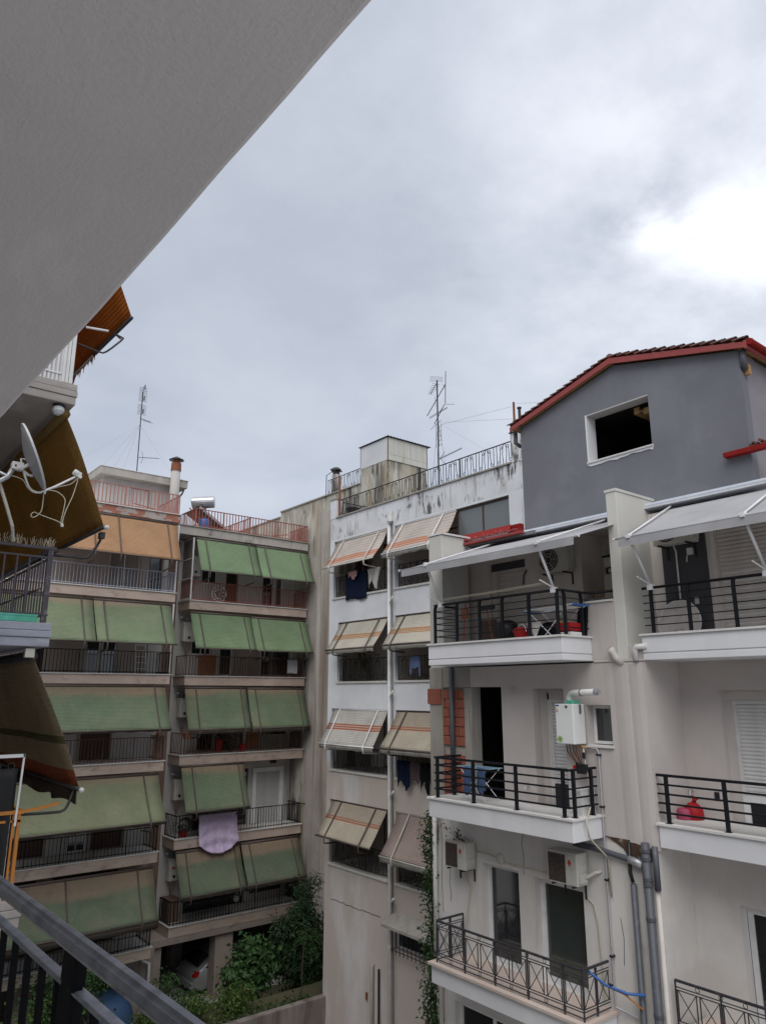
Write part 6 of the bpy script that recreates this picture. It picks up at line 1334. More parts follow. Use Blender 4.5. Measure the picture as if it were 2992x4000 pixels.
t = thing('bag', 'white carrier bag hanging under the lowest twin awnings', 'bag', (14.9, 27.5, -7.6)); MB().lathe((14.95, 27.75, -7.85), (0, 0, 1), [(0, 0.06), (0.08, 0.12), (0.25, 0.08), (0.4, 0.02)], 10).build('body', 'white_cloth', t, smooth=True)
ac = thing('air_conditioner', 'outdoor unit half hidden behind the single mossy awning', 'air conditioner', (15.5, 28.9, -3.6)); MB().box(15.05, 15.6, 28.55, 28.9, -3.85, -3.2).build('casing', 'ac_body', ac, bevel=0.012); MB().lathe((15.4, 28.549, -3.5), (0, -1, 0), [(0, 0.24), (0.01, 0.24)], 18).build('grille', 'ac_grille', ac); MB().box(15.05, 15.62, 28.5, 28.94, -3.9, -3.86).build('bracket', 'galvanised', ac)
for k in range(5): MB().tube(arc((12.7 + 0.02 * k, 28.0 - 0.03 * k, -4.9), 0.22, 0, 2 * math.pi, (1, 0.2, 0), (0, 0, 1), 14), 0.02, 5).build('coil_turn', 'dark_metal', None) if False else None
t = thing('hose', 'coiled dark hose hung on the black railing corner', 'hose', (12.72, 27.95, -5.0))
m = MB()
for k in range(4): m.tube(arc((12.7 + 0.02 * k, 27.96, -4.88), 0.2 + 0.02 * k, 0, 2 * math.pi, (1, 0, 0), (0, 0.1, 1), 16), 0.018, 5)
m.build('coil', 'dark_metal', t)
# solar water heater
t = thing('solar_water_heater', 'solar water heater with shiny tank and brown collector on the roof', 'solar water heater', (13.6, 29.6, 6.73))
MB().lathe((12.95, 29.75, 8.2), (0.82, -0.55, 0.08), [(0, 0.2), (0.04, 0.27), (0.95, 0.27), (1.0, 0.25), (1.01, 0.05)], 18).build('tank', 'steel_tank', t, smooth=False)
cp = MB().prism([(13.1, 29.2, 7.95), (13.1, 30.6, 7.95), (14.75, 30.6, 6.95), (14.75, 29.2, 6.95)], (-0.03, 0, -0.07)).build('collector', 'solar_glass', t)
MB().prism([(13.1, 29.16, 7.98), (13.1, 29.2, 7.98), (14.78, 29.2, 6.96), (14.78, 29.16, 6.96)], (-0.04, 0, -0.1)).build('frame', 'galvanised', cp)
for k in range(6): MB().prism([(13.15 + 0.0, 29.25 + 0.22 * k, 7.93), (13.15, 29.29 + 0.22 * k, 7.93), (14.7, 29.29 + 0.22 * k, 6.99), (14.7, 29.25 + 0.22 * k, 6.99)], (0, 0, 0.012)).build('absorber_fin', 'wood_door', cp)
m = MB()
for p in ((13.1, 29.9, 7.95), (13.4, 29.4, 7.95), (13.1, 30.5, 7.9)): m.tube([(p[0], p[1], 6.73), p], 0.022, 5)
m.tube([(13.1, 29.9, 6.75), (13.4, 29.4, 7.9)], 0.018, 5); m.tube([(12.9, 29.85, 8.0), (13.25, 29.6, 7.5), (13.5, 29.45, 8.0)], 0.03, 5); m.build('stand', 'red_rail', t)
t = thing('barrel', 'blue plastic barrel under the solar water heater', 'barrel', (13.1, 28.9, 6.73)); MB().lathe((13.15, 28.8, 6.73), (0, 0, 1), [(0, 0.2), (0.1, 0.24), (0.5, 0.24), (0.58, 0.2), (0.6, 0.1)], 14).build('body', 'blue_plastic', t, smooth=True); MB().lathe((13.15, 28.8, 7.33), (0, 0, 1), [(0, 0.09), (0.04, 0.09)], 10).build('lid', 'black_plastic', t)

# ------------------------------------------------------------------ aerials
def yagi(m, c, d, L, n, el, up=(0, 0, 1), horiz=True):
    c, d = Vector(c), Vector(d).normalized(); e = d.cross(Vector(up)).normalized() if horiz else Vector(up)
    m.tube([c, c + d * L], 0.012, 4)
    for k in range(n): p = c + d * (L * (0.08 + 0.9 * k / max(1, n - 1))); l = el * (1 - 0.35 * k / n); m.tube([p - e * l / 2, p + e * l / 2], 0.006, 4)
t = thing('tv_aerial', 'tall aerial mast with stacked comb panels above the red-railed terrace', 'aerial', (10.13, 29.5, 8.78))
MB().tube([(10.3, 29.5, 8.7), (10.27, 29.5, 12.7)], 0.022, 6).build('mast', 'grey_iron', t)
def comb(zc, n, w, name='comb_panel'):
    m = MB()
    for k in range(n): m.tube([(10.27 - w / 2, 29.45, zc + 0.055 * k), (10.27 + w / 2, 29.45, zc + 0.055 * k)], 0.007, 4)
    m.tube([(10.27, 29.45, zc), (10.27, 29.45, zc + 0.055 * n)], 0.012, 4); m.box(10.3, 10.34, 29.4, 29.43, zc + 0.05, zc + 0.25); m.build(name, 'grey_iron', t)
comb(12.25, 10, 0.36); comb(11.65, 9, 0.38); comb(12.78, 3, 0.34)
m = MB(); yagi(m, (10.27, 29.4, 11.42), (0.5, -0.6, -0.3), 0.5, 5, 0.5); m.build('short_antenna', 'grey_iron', t)
m = MB(); yagi(m, (10.28, 29.4, 9.7), (0.95, -0.3, 0.06), 0.85, 9, 0.22); m.tube([(10.4, 29.36, 9.45), (10.46, 29.34, 9.7), (10.4, 29.36, 9.98)], 0.008, 4); m.build('long_antenna', 'grey_iron', t)
m = MB()
for q in ((7.5, 30, 8.75), (8.9, 32, 8.75), (11.9, 29, 8.78), (11.4, 32.5, 8.78), (9.8, 32.8, 8.78), (10.0, 31.0, 8.78)): m.tube([(10.27, 29.5, 11.2), q], 0.0035, 3)
m.build('guy_wires', 'wire', t)
t = thing('tv_aerial', 'leaning-armed aerial mast with long rods behind the scroll railing', 'aerial', (16.5, 17.5, 6.42))
MB().tube([(16.5, 17.52, 6.42), (16.5, 17.52, 10.8)], 0.026, 6).build('mast', 'iron', t)
AP = lambda dy, z, dx=0.0: (16.5 + dx, 17.52 - dy, z)
m = MB(); m.tube([AP(-0.55, 9.62), AP(0.42, 10.5)], 0.014, 4); m.tube([AP(0.45, 11.0), AP(0.40, 9.8)], 0.012, 4); m.tube([AP(0.12, 10.5, .3), AP(0.62, 10.35, -.3)], 0.006, 4); m.tube([AP(-0.3, 9.95, .2), AP(-0.02, 10.2, -.1)], 0.006, 4); m.build('dipole_antenna', 'iron', t)
m = MB(); m.tube([AP(-0.18, 9.2), AP(0.36, 9.78)], 0.012, 4); m.tube([AP(-0.35, 9.76, .4), AP(0.36, 9.78), AP(1.05, 9.5, -.2)], 0.008, 4)
for dz in (0, 0.05): m.tube([AP(-0.75, 9.65 + dz, .3), AP(0.8, 9.42 + dz * 0.6, -.3)], 0.008, 4)
m.tube([AP(-0.7, 9.22, .3), AP(0.38, 9.14, -.2)], 0.007, 4); m.build('rod_antenna', 'iron', t)
m = MB(); yagi(m, AP(-0.02, 10.7), (0.2, 0.75, -0.35), 0.55, 7, 0.3); 
for k in range(5): m.tube([AP(-0.2 + 0.02 * k, 10.78 + 0.04 * k, -.2), AP(0.2, 10.72 + 0.04 * k, .1)], 0.005, 3)
m.build('grid_antenna', 'iron', t)
m = MB()
for k in range(5): m.tube([AP(0.05, 8.35 + 0.17 * k), AP(0.17, 8.35 + 0.17 * k)], 0.006, 4)
m.tube([AP(0.05, 8.3), AP(0.05, 9.1)], 0.006, 4); m.tube([AP(0.17, 8.3), AP(0.17, 9.1)], 0.006, 4); m.tube([AP(-0.1, 8.3), AP(-0.1, 9.2)], 0.006, 4); m.build('panel_antenna', 'iron', t)
m = MB(); yagi(m, AP(0.0, 7.85), (-0.12, -1, 0.02), 1.3, 11, 0.12, (0, 0, 1), False); m.tube([AP(0.22, 8.1, .1), AP(0.1, 7.87), AP(0.25, 7.6, .1)], 0.01, 4); m.build('long_antenna', 'iron', t)
m = MB()
for q in ((17.9, 19.4, 7.6), (17.9, 18.8, 9.2), (15.5, 13.25, 7.8), (17.0, 14.5, 6.9), (16.0, 17.1, 6.5), (17.5, 17.9, 6.5)): m.tube([AP(0.02, 9.2), q], 0.005, 3)
m.tube([AP(-0.02, 9.1), (15.5, 13.3, 8.2)], 0.005, 3); m.tube([(15.52, 13.22, 8.28), (14.0, 11.0, 7.2)], 0.005, 3); m.build('guy_wires', 'wire', t)

# ------------------------------------------------------------------ the neighbouring building on the left (balcony ends)
Nb = thing('apartment_building', 'neighbouring building on the left with balcony ends carrying white, dark and orange railings', 'apartment building', (1, 12, GZ))
def board_slab(z1, mat, h=0.28, y1=20, name='balcony_slab'):
    zz = [z1 - h, z1 - h * 0.62, z1 - h * 0.33, z1]; o = None
    for k in range(3):
        dx = (0.0, 0.012, 0.004)[k]
        m = MB().box(-3, 2.36 + dx, 9.2 - dx, y1, zz[k] + 0.004, zz[k + 1])
        q = m.build(name if o is None else 'board_course', mat, Nb if o is None else o, bevel=0.008)
        o = o or q
    return o
board_slab(6.83, 'board_concrete'); board_slab(3.83, 'board_concrete'); board_slab(0.80, 'blue_grey_slab'); board_slab(-2.17, 'board_concrete'); board_slab(-5.2, 'board_concrete'); board_slab(-8.2, 'board_concrete')
MB().box(-3, 0.9, 9.6, 20, GZ - 1.6, 7.2).build('wall', 'block_wall', Nb); MB().box(-3, 1.3, 9.25, 9.599, -8.2, 0.5).build('end_wall', 'block_wall', Nb)
lp = MB().lathe((2.19, 9.3, 3.55), (0, 0, -1), [(0, 0.07), (0.03, 0.075)], 10).build('lamp_base', 'black_plastic', Nb)
MB().lathe((2.19, 9.3, 3.52), (0, 0, -1), [(0, 0.06), (0.02, 0.072), (0.06, 0.075), (0.1, 0.05), (0.115, 0.01)], 10).build('lamp_globe', 'dish_rim', lp)
# white railing, top balcony
r = MB(); r.box(1.0, 2.3, 9.235, 9.275, 3.94, 3.965); r.box(1.0, 2.3, 9.235, 9.275, 4.72, 4.75); r.box(2.26, 2.3, 9.275, 14, 3.94, 3.965); r.box(2.26, 2.3, 9.275, 14, 4.72, 4.75)
r = r.build('railing', 'white_metal', Nb)
me = MB().box(-0.013, 0.013, -0.006, 0.006, 0, 0.9).mesh('baluster', 'white_metal')
for k in range(22): inst('baluster', me, r, (2.16 - 0.048 * k, 9.25, 3.83))
for k in range(60): inst('baluster', me, r, (2.28, 9.32 + 0.078 * k, 3.83), math.pi / 2)
wp = MB().box(0, 0.045, -0.006, 0.006, 0, 0.92).mesh('panel', 'white_plastic')
for x in (2.252, 2.2, 2.165): inst('panel', wp, r, (x, 9.225, 3.84))
MB().box(1.72, 1.78, 9.19, 9.235, 3.9, 4.0).build('bracket', 'white_plastic', r)
# dark railing with bird spikes, middle balcony
H = 0.9
r = MB(); r.box(0.9, 2.34, 9.24, 9.29, 1.68, 1.712); r.box(0.9, 2.29, 9.25, 9.275, 1.575, 1.595); r.box(0.9, 2.31, 9.25, 9.275, 0.895, 0.915)
r.box(2.27, 2.32, 9.29, 18, 1.68, 1.71); r.box(2.28, 2.305, 9.29, 18, 1.575, 1.595); r.box(2.28, 2.305, 9.29, 18, 0.895, 0.915); r.box(2.22, 2.32, 9.24, 9.27, 0.89, 0.905)
r = r.build('railing', 'dark_purple_rail', Nb)
me = MB().box(-0.009, 0.009, -0.009, 0.009, 0, 0.70).mesh('baluster', 'dark_purple_rail')
for k in range(10): inst('baluster', me, r, (2.19 - 0.135 * k, 9.262, 0.89))
for k in range(62): inst('baluster', me, r, (2.292, 9.42 + 0.14 * k, 0.89))
MB().box(2.25, 2.31, 9.245, 9.30, 0.80, 1.68).build('post', 'dark_purple_rail', r); MB().box(2.285, 2.3, 15, 15.02, 0.8, 1.7)
m = MB(); rnd = random.Random(4)
for k in range(110):
    x = 2.32 - rnd.random() * 1.35; b = Vector((x, 9.265 + rnd.uniform(-0.02, 0.02), 1.712)); m.tube([b, b + Vector((rnd.uniform(-0.035, 0.035), rnd.uniform(-0.05, 0.05), rnd.uniform(0.07, 0.12)))], 0.0022, 3)
tag(m.build('bird_spikes', 'cable', r), kind='stuff')
m = MB(); m.tube([(2.29, 9.6, 1.25), (2.29, 12, 1.25), (2.29, 18, 1.25)], 0.012, 4); m.build('mid_rail', 'dark_purple_rail', r)
t = thing('planter', 'long turquoise plastic planter on the grey slab edge under the dark railing', 'planter', (1.7, 9.3, 0.8)); MB().box(1.0, 2.20, 9.205, 9.24, 0.802, 0.885).build('trough', 'turquoise_plastic', t, bevel=0.006); MB().box(0.99, 2.205, 9.2, 9.243, 0.868, 0.89).build('rim', 'turquoise_plastic', t, bevel=0.004)
# orange railing, lower balcony
r = MB(); r.box(0.9, 2.3, 9.24, 9.29, -1.30, -1.262); r.box(0.9, 2.29, 9.25, 9.275, -1.385, -1.36); r.box(0.9, 2.29, 9.25, 9.275, -2.12, -2.10); r.box(2.26, 2.30, 9.29, 17, -1.30, -1.265); r.box(2.265, 2.29, 9.29, 17, -1.385, -1.36)
r.tube([(2.28, 9.27, -1.28), (2.45, 9.3, -1.27), (2.70, 9.35, -1.235)], 0.02, 4)
r = r.build('railing', 'orange_rail', Nb)
me = MB().box(-0.009, 0.009, -0.009, 0.009, 0, 0.80).mesh('baluster', 'orange_rail')
for k in range(8): inst('baluster', me, r, (2.0 - 0.16 * k, 9.262, -2.17))
for k in range(20): inst('baluster', me, r, (2.278, 9.42 + 0.16 * k, -2.17))
for dx, w in ((0.0, 0.022), (-0.05, 0.014), (-0.09, 0.012)): MB().box(2.24 + dx, 2.24 + dx + w * 1.6, 9.25, 9.28, -2.17, -1.3).build('post', 'orange_rail' if dx > -0.08 else 'cream_metal', r)
t = thing('privacy_curtain', 'dark privacy curtain on rings in a white frame above the orange railing', 'curtain', (1.7, 9.3, -2.1))
m = MB(); m.box(1.0, 2.24, 9.22, 9.245, -0.70, -0.665); m.prism([(2.225, 9.22, -0.665), (2.243, 9.22, -0.665), (2.225, 9.22, -1.42), (2.203, 9.22, -1.42)], (0, 0.025, 0)); m.build('frame', 'white_metal', t)
o = hung_cloth('x', 'x', (1.0, 9.29, -0.82), (2.19, 9.29, -0.82), 1.32, 'mesh_black', None, 'curtain', 7, 0.025, (0, -1, 0), ragged=0.01, fold=0.02); del o['label'], o['category']; attach(o, t)
rg = MB().tube(arc((0, 0, 0), 0.035, 0, 2 * math.pi, (1, 0, 0), (0, 0, 1), 12), 0.004, 4).mesh('ring', 'dark_metal')
for k in range(6): inst('ring', rg, t, (2.12 - 0.14 * k, 9.27, -0.79))

GN = 'awnings of the neighbouring building on the left'
t = awning('rust-orange awning seen from below at the top left against the sky', GN, (2.27, 9.22, 6.42), (2.27, 14.5, 6.42), (2.96, 9.22, 4.99), (2.96, 14.5, 5.2), 'fabric_rust', 'grey_iron', (), None, sag=-0.02)
for w in ((9.4, [(2.30, 4.5), (2.48, 4.48), (2.61, 4.46), (2.69, 4.46), (2.74, 4.5), (2.80, 4.57), (2.91, 4.71), (2.94, 4.76)]),):
    MB().tube([(x, w[0], z) for x, z in w[1]], 0.013, 6).build('arm', 'grey_iron', t, smooth=True)
m = MB(); m.tube([(2.94, 9.4, 4.76), (2.93, 9.78, 4.98)], 0.012, 5); m.tube([(2.90, 9.4, 4.74), (2.91, 9.76, 4.98)], 0.012, 5); m.build('arm_joint', 'dark_metal', t)
MB().tube([(2.44, 9.4, 4.76), (2.73, 9.4, 4.80)], 0.017, 6).build('arm', 'white_metal', t)
MB().tube([(2.95, 10.8, 5.03), (2.95, 12.0, 5.07)], 0.02, 6).build('sleeve', 'cream_metal', t)
m = MB(); rnd = random.Random(9); y = 10.5
while y < 13.0:
    w = rnd.uniform(0.03, 0.09); d = rnd.uniform(0.03, 0.14); m.prism([(2.955, y, 5.05), (2.955, y + w, 5.05), (2.955 + rnd.uniform(-0.02, 0.02), y + w * 0.5, 5.03 - d)], (0.006, 0, 0)); y += w * 0.8
m.build('frayed_edge', 'fabric_rust', t)
t = awning('olive-brown awning behind the satellite dish, seen from below', GN, (2.27, 9.27, 3.44), (2.27, 19, 3.44), (2.88, 9.3, 2.05), (2.88, 19, 2.09), 'fabric_olive', 'dark_metal', (), None, sag=-0.03, roller=0.065)
MB().tube([(2.90, 9.45, 1.98), (2.92, 9.5, 1.92), (2.88, 9.5, 1.83), (2.82, 9.5, 1.74), (2.78, 9.5, 1.68), (2.72, 9.5, 1.665), (2.58, 9.5, 1.67), (2.34, 9.5, 1.66)], 0.018, 6).build('arm', 'grey_iron', t, smooth=True)
MB().tube([(2.30, 9.4, 1.69), (2.72, 9.9, 1.84)], 0.013, 5).build('stay_bar', 'brown_arm', t); MB().cbox((2.91, 9.43, 1.97), (0.06, 0.1, 0.08)).build('arm_joint', 'dark_metal', t); MB().lathe((2.90, 9.24, 2.04), (0, -1, 0), [(0, 0.03), (0.03, 0.03), (0.05, 0.01)], 10).build('bar_cap', 'white_plastic', t)
t = awning('moss-coloured awning with rusty lower band and dark fringe, lower left', GN, (2.22, 9.3, 0.42), (2.22, 19, 0.42), (2.87, 9.3, -1.09), (2.87, 19, -1.05), 'fabric_moss', 'dark_metal', (), None, sag=-0.03, roller=0.06)
q = MB(); q.uv = []
for j in range(3):
    for i in range(121): u = i / 120; q.v.append((2.865 + 0.02 * j * math.sin(u * 60), 9.3 + 9.7 * u, -1.10 - 0.08 * j * (1 + 0.1 * math.sin(u * 90)))); q.uv.append((u * 9, j / 2))
for j in range(2):
    for i in range(120): a = j * 121 + i; q.f.append((a, a + 1, a + 122, a + 121))
q.build('valance', 'valance_dark', t, smooth=True, solid=0.006)
MB().tube([(2.27, 9.4, -1.33), (2.61, 9.4, -1.34), (2.73, 9.4, -1.34), (2.78, 9.4, -1.32), (2.81, 9.4, -1.27), (2.86, 9.4, -1.12)], 0.016, 6).build('arm', 'dark_metal', t, smooth=True)
MB().lathe((2.9, 9.26, -1.1), (0, -1, 0), [(0, 0.028), (0.03, 0.028), (0.045, 0.01)], 10).build('bar_cap', 'white_plastic', t); MB().box(2.12, 2.22, 9.23, 9.3, 0.40, 0.5).build('roller_bracket', 'cream_metal', t)

# satellite dish on its wall arm
t = thing('satellite_dish', 'grey satellite dish with looping white cables in front of the olive awning', 'satellite dish', (1.6, 8.95, 2.4))
ax = Vector((0.892, -0.203, 0.405)).normalized(); C0 = Vector((1.86, 8.9, 2.68)) + ax * 0.02
MB().lathe(C0, ax, [(-0.085, 0.01), (-0.08, 0.1), (-0.06, 0.2), (-0.03, 0.31), (-0.004, 0.392), (-0.002, 0.392), (-0.03, 0.3), (-0.06, 0.18), (-0.075, 0.02)], 40).build('reflector', 'dish_grey', t, smooth=True)
MB().lathe(C0, ax, [(-0.01, 0.388), (-0.01, 0.402), (0.014, 0.402), (0.014, 0.392)], 40).build('rim', 'dish_rim', t)
MB().tube([(0.9, 9.3, 2.1), (1.3, 9.0, 2.24), (1.56, 8.9, 2.33), (1.64, 8.9, 2.40), (1.68, 8.9, 2.5)], 0.03, 8).build('wall_arm', 'galvanised', t, smooth=True); MB().tube([(0.9, 9.3, 2.75), (1.3, 9.0, 2.55), (1.63, 8.9, 2.41)], 0.02, 8).build('wall_arm', 'galvanised', t)
MB().tube([(1.3, 9.05, 2.9), (1.56, 8.95, 2.36), (1.67, 8.97, 2.1), (1.77, 9.0, 1.86), (1.83, 9.15, 1.72)], 0.019, 8).build('strut', 'cream_metal', t)
br = MB(); br.box(1.665, 1.785, 8.86, 8.95, 2.50, 2.585); br.tube([(1.77, 8.9, 2.56), (1.755, 8.9, 2.64), (1.80, 8.9, 2.64)], 0.012, 6); br.tube([(1.78, 8.87, 2.53), (1.84, 8.87, 2.58)], 0.02, 6); br.tube([(1.80, 8.9, 2.50), (1.85, 8.9, 2.46), (1.90, 8.9, 2.46)], 0.016, 6); br.build('bracket', 'white_metal', t)
MB().lathe((1.70, 8.86, 2.54), (0, -1, 0), [(0, 0.014), (0.01, 0.012)], 6).build('bolt', 'rust', t); MB().lathe((1.75, 8.86, 2.52), (0, -1, 0), [(0, 0.018), (0.012, 0.014)], 8).build('bolt', 'white_metal', t)
MB().tube([(1.79, 8.9, 2.51), (1.83, 8.9, 2.41), (1.87, 8.9, 2.325), (1.91, 8.9, 2.285), (1.96, 8.9, 2.27), (2.0, 8.9, 2.275), (2.15, 8.9, 2.37), (2.37, 8.9, 2.535)], 0.013, 8).build('feed_arm', 'white_metal', t, smooth=True)
lb = MB(); lb.lathe((2.345, 8.9, 2.60), (0.75, 0, -0.35), [(0, 0.03), (0.012, 0.04), (0.05, 0.036), (0.06, 0.02), (0.10, 0.02)], 12); lb.cbox((2.40, 8.9, 2.555), (0.09, 0.04, 0.035), Matrix.Rotation(0.45, 3, 'Y')); lb.cbox((2.41, 8.9, 2.59), (0.06, 0.04, 0.03), Matrix.Rotation(0.45, 3, 'Y')); lb.build('receiver_head', 'white_plastic', t)
def smoothpts(p, n=5):
    p = [Vector(q) for q in p]; o = []
    for i in range(len(p) - 1):
        a, b, c, d = p[max(i - 1, 0)], p[i], p[i + 1], p[min(i + 2, len(p) - 1)]
        for k in range(n):
            u = k / n; o.append(0.5 * ((2 * b) + (c - a) * u + (2 * a - 5 * b + 4 * c - d) * u * u + (3 * b - a - 3 * c + d) * u ** 3))
    return o + [p[-1]]
cb = MB()
cb.tube(smoothpts([(2.04, 8.9, 2.28), (2.04, 8.89, 2.16), (2.03, 8.88, 2.05), (1.98, 8.87, 1.98), (1.935, 8.87, 1.965), (1.93, 8.88, 2.0), (1.96, 8.89, 2.03), (2.02, 8.9, 2.015), (2.12, 8.9, 1.99), (2.22, 8.9, 1.965), (2.27, 8.9, 1.94)]), 0.006, 5)
cb.tube(smoothpts([(2.02, 8.9, 2.29), (2.10, 8.9, 2.32), (2.2, 8.9, 2.31), (2.28, 8.9, 2.24), (2.28, 8.9, 2.12), (2.265, 8.9, 1.98), (2.275, 8.9, 1.93)]), 0.006, 5)
cb.tube(smoothpts([(2.41, 8.9, 2.55), (2.39, 8.9, 2.42), (2.36, 8.9, 2.28), (2.31, 8.9, 2.12), (2.285, 8.9, 2.0), (2.285, 8.9, 1.93)]), 0.006, 5)
cb.tube(smoothpts([(2.40, 8.9, 2.53), (2.33, 8.9, 2.44), (2.2, 8.9, 2.38), (2.06, 8.9, 2.31), (1.95, 8.9, 2.26), (1.86, 8.88, 2.3), (1.8, 8.87, 2.38), (1.72, 8.88, 2.41), (1.66, 8.9, 2.42)]), 0.005, 5)
cb.build('cable_loops', 'cable', t, smooth=True); MB().tube([(2.275, 8.9, 1.94), (2.285, 8.9, 1.905)], 0.018, 8).build('plug', 'white_plastic', t); MB().cbox((2.05, 8.9, 2.29), (0.018, 0.03, 0.05)).build('cable_tie', 'white_plastic', t)

# ------------------------------------------------------------------ our own building: the balcony slab overhead and the railing in front
O = thing('apartment_building', 'building with the smooth grey balcony ceiling overhead and the worn dark handrail below', 'apartment building', (-2, 1, GZ))
m = MB(); rnd = random.Random(21); ny = 90; ex = []
EDGE = [(-2.5, 0.65), (0.6, 0.641), (0.82, 0.638), (1.06, 0.634), (1.36, 0.630), (1.67, 0.6265), (2.07, 0.6205), (2.35, 0.614), (2.65, 0.605), (3.05, 0.594), (3.5, 0.582), (6.0, 0.51)]
def edge_x(y):
    for (a, xa), (b, xb) in zip(EDGE, EDGE[1:]):
        if y <= b: return xa + (xb - xa) * (y - a) / (b - a)
    return EDGE[-1][1]
for j in range(ny + 1):
    y = -2.5 + 8.5 * j / ny; ex.append((edge_x(y) + 0.0008 * math.sin(y * 3.1) + 0.0008 * math.sin(y * 11.3 + 1) + rnd.uniform(-0.0004, 0.0004), y))
for (xa, ya), (xb, yb) in zip(ex, ex[1:]):
    m.quad((-1.3, ya, 1.2), (xa - 0.012, ya, 1.2), (xb - 0.012, yb, 1.2), (-1.3, yb, 1.2)); m.quad((xa - 0.012, ya, 1.2), (xa, ya, 1.208), (xb, yb, 1.208), (xb - 0.012, yb, 1.2)); m.quad((xa, ya, 1.208), (xa, ya, 1.4), (xb, yb, 1.4), (xb, yb, 1.208)); m.quad((xa, ya, 1.4), (-1.3, ya, 1.4), (-1.3, yb, 1.4), (xb, yb, 1.4))
m.quad((-1.3, 6, 1.2), (0.52, 6, 1.2), (0.52, 6, 1.4), (-1.3, 6, 1.4)); m.quad((-1.3, -2.5, 1.2), (-1.3, -2.5, 1.4), (0.64, -2.5, 1.4), (0.64, -2.5, 1.2))
m.build('balcony_ceiling', 'ceiling_render', O)
MB().box(-1.3, 0.66, -2.5, 6, -1.75, -1.55).build('balcony_floor', 'marble', O)
MB().wall('x', -1.5, -1.3, -2.5, 6, GZ - 1.6, 7.0, [(1.0, 2.4, -1.55, 0.7)]).build('wall', 'cream_render', O)
MB().box(-9, -1.5, -2.5, 9.0, GZ - 1.6, 7.0).build('body', 'cream_render', O)
prof = [(0.588, -0.577), (0.587, -0.564), (0.590, -0.558), (0.594, -0.5595), (0.5975, -0.557), (0.601, -0.5505), (0.612, -0.5485), (0.618, -0.552), (0.621, -0.562), (0.619, -0.577)]
YW = -0.026                                       # the railing runs a little out of square
SX = lambda y: YW * (y - 2.7)
hr = MB().prism([(x + SX(-2.5), -2.5, z) for x, z in prof], (YW * 8.5, 8.5, 0)).build('railing', 'handrail', O, bevel=0.0)
MB().prism([(0.5875 + SX(-2.5), -2.5, -0.583), (0.592 + SX(-2.5), -2.5, -0.583), (0.592 + SX(-2.5), -2.5, -0.5772), (0.5875 + SX(-2.5), -2.5, -0.5772)], (YW * 8.5, 8.5, 0)).build('rail_edge', 'handrail_edge', hr)
lowr = MB()

for (a, b) in ((-2.5, 1.935), (1.985, 6)): lowr.prism([(0.598 + SX(a), a, -0.670), (0.626 + SX(a), a, -0.670), (0.626 + SX(a), a, -0.658), (0.598 + SX(a), a, -0.658)], (YW * (b - a), b - a, 0))
lowr.build('lower_rail', 'handrail', hr, bevel=0.003)
MB().prism([(0.618, 1.90, -0.58), (0.618, 1.985, -0.58), (0.618, 2.10, -1.55), (0.618, 1.99, -1.55)], (0.03, 0, 0)).build('post', 'black_rail', hr)
MB().box(0.615, 0.637, 1.89, 1.912, -0.66, -0.58).build('spacer', 'black_rail', hr)
me = MB().box(-0.008, 0.008, -0.008, 0.008, -1.53, -0.672).mesh('baluster', 'black_rail')
for k in range(-36, 34):
    y = 2.42 + 0.125 * k if k <= 0 else 2.42 + 0.125 * k
    if abs(y - 1.97) > 0.05: inst('baluster', me, hr, (0.612 + SX(y), y, 0))
MB().box(0.4, 0.63, -2.5, 6, -1.545, -1.53).build('bottom_rail', 'black_rail', hr)

# ------------------------------------------------------------------ garden, car, cover
t = thing('garden_wall', 'weathered rendered garden wall ending at the corner of the white block', 'wall', (9, 22.3, GZ - 1.6))
MB().box(1.0, 15.398, 22.2, 22.45, GZ - 1.7, -9.64).build('wall', 'garden_wall_render', t, bevel=0.015)
t = thing('car', 'silver hatchback parked in the dark bay beside the column', 'car', (15.6, 28.9, GZ))
cy0, cy1 = 28.55, 30.15
side = [(13.75, -10.85), (13.72, -10.55), (13.80, -10.32), (14.05, -10.2), (14.55, -9.86), (14.95, -9.72), (15.9, -9.70), (16.5, -9.84), (17.0, -10.22), (17.7, -10.36), (17.85, -10.6), (17.85, -10.9), (17.5, -10.98), (14.0, -10.98)]
cm = MB(); rings = []
for f, ins in ((0.0, 0.30), (0.03, 0.12), (0.12, 0.03), (0.5, 0.0), (0.88, 0.03), (0.97, 0.12), (1.0, 0.30)):
    i = len(cm.v); rings.append(i); cxx = 15.8; czz = -10.4
    for x, z in side:
        tum = 0.16 * max(0, (z + 10.3)) if ins < 0.1 or True else 0
        yy = cy0 + (cy1 - cy0) * f; yy += (tum if f < 0.5 else -tum if f > 0.5 else 0)
        cm.v.append((cxx + (x - cxx) * (1 - ins * 0.12), yy, czz + (z - czz) * (1 - ins * 0.45)))
n = len(side)
for a, b in zip(rings, rings[1:]): cm.f += [(a + k, a + (k + 1) % n, b + (k + 1) % n, b + k) for k in range(n)]
cm.f += [tuple(rings[0] + k for k in range(n))[::-1], tuple(rings[-1] + k for k in range(n))]
cm.build('body', 'car_paint', t, smooth=True)
MB().prism([(14.2, 28.63, -10.2), (14.65, 28.67, -9.9), (15.0, 28.68, -9.83), (15.9, 28.68, -9.82), (16.4, 28.66, -9.95), (16.7, 28.63, -10.2)], (0, -0.075, 0)).build('side_window', 'pane_dark', t)
MB().prism([(14.02, 28.8, -10.19), (14.5, 28.85, -9.86), (14.5, 29.9, -9.86), (14.02, 29.95, -10.19)], (-0.04, 0, 0.02)).build('rear_window', 'pane_dark', t)
for y in (28.53,): MB().prism([(13.75, y, -10.44), (13.9, y, -10.44), (13.98, y, -10.27), (13.84, y, -10.29)], (0, 0.24, 0)).build('tail_light', 'tail_red', t)
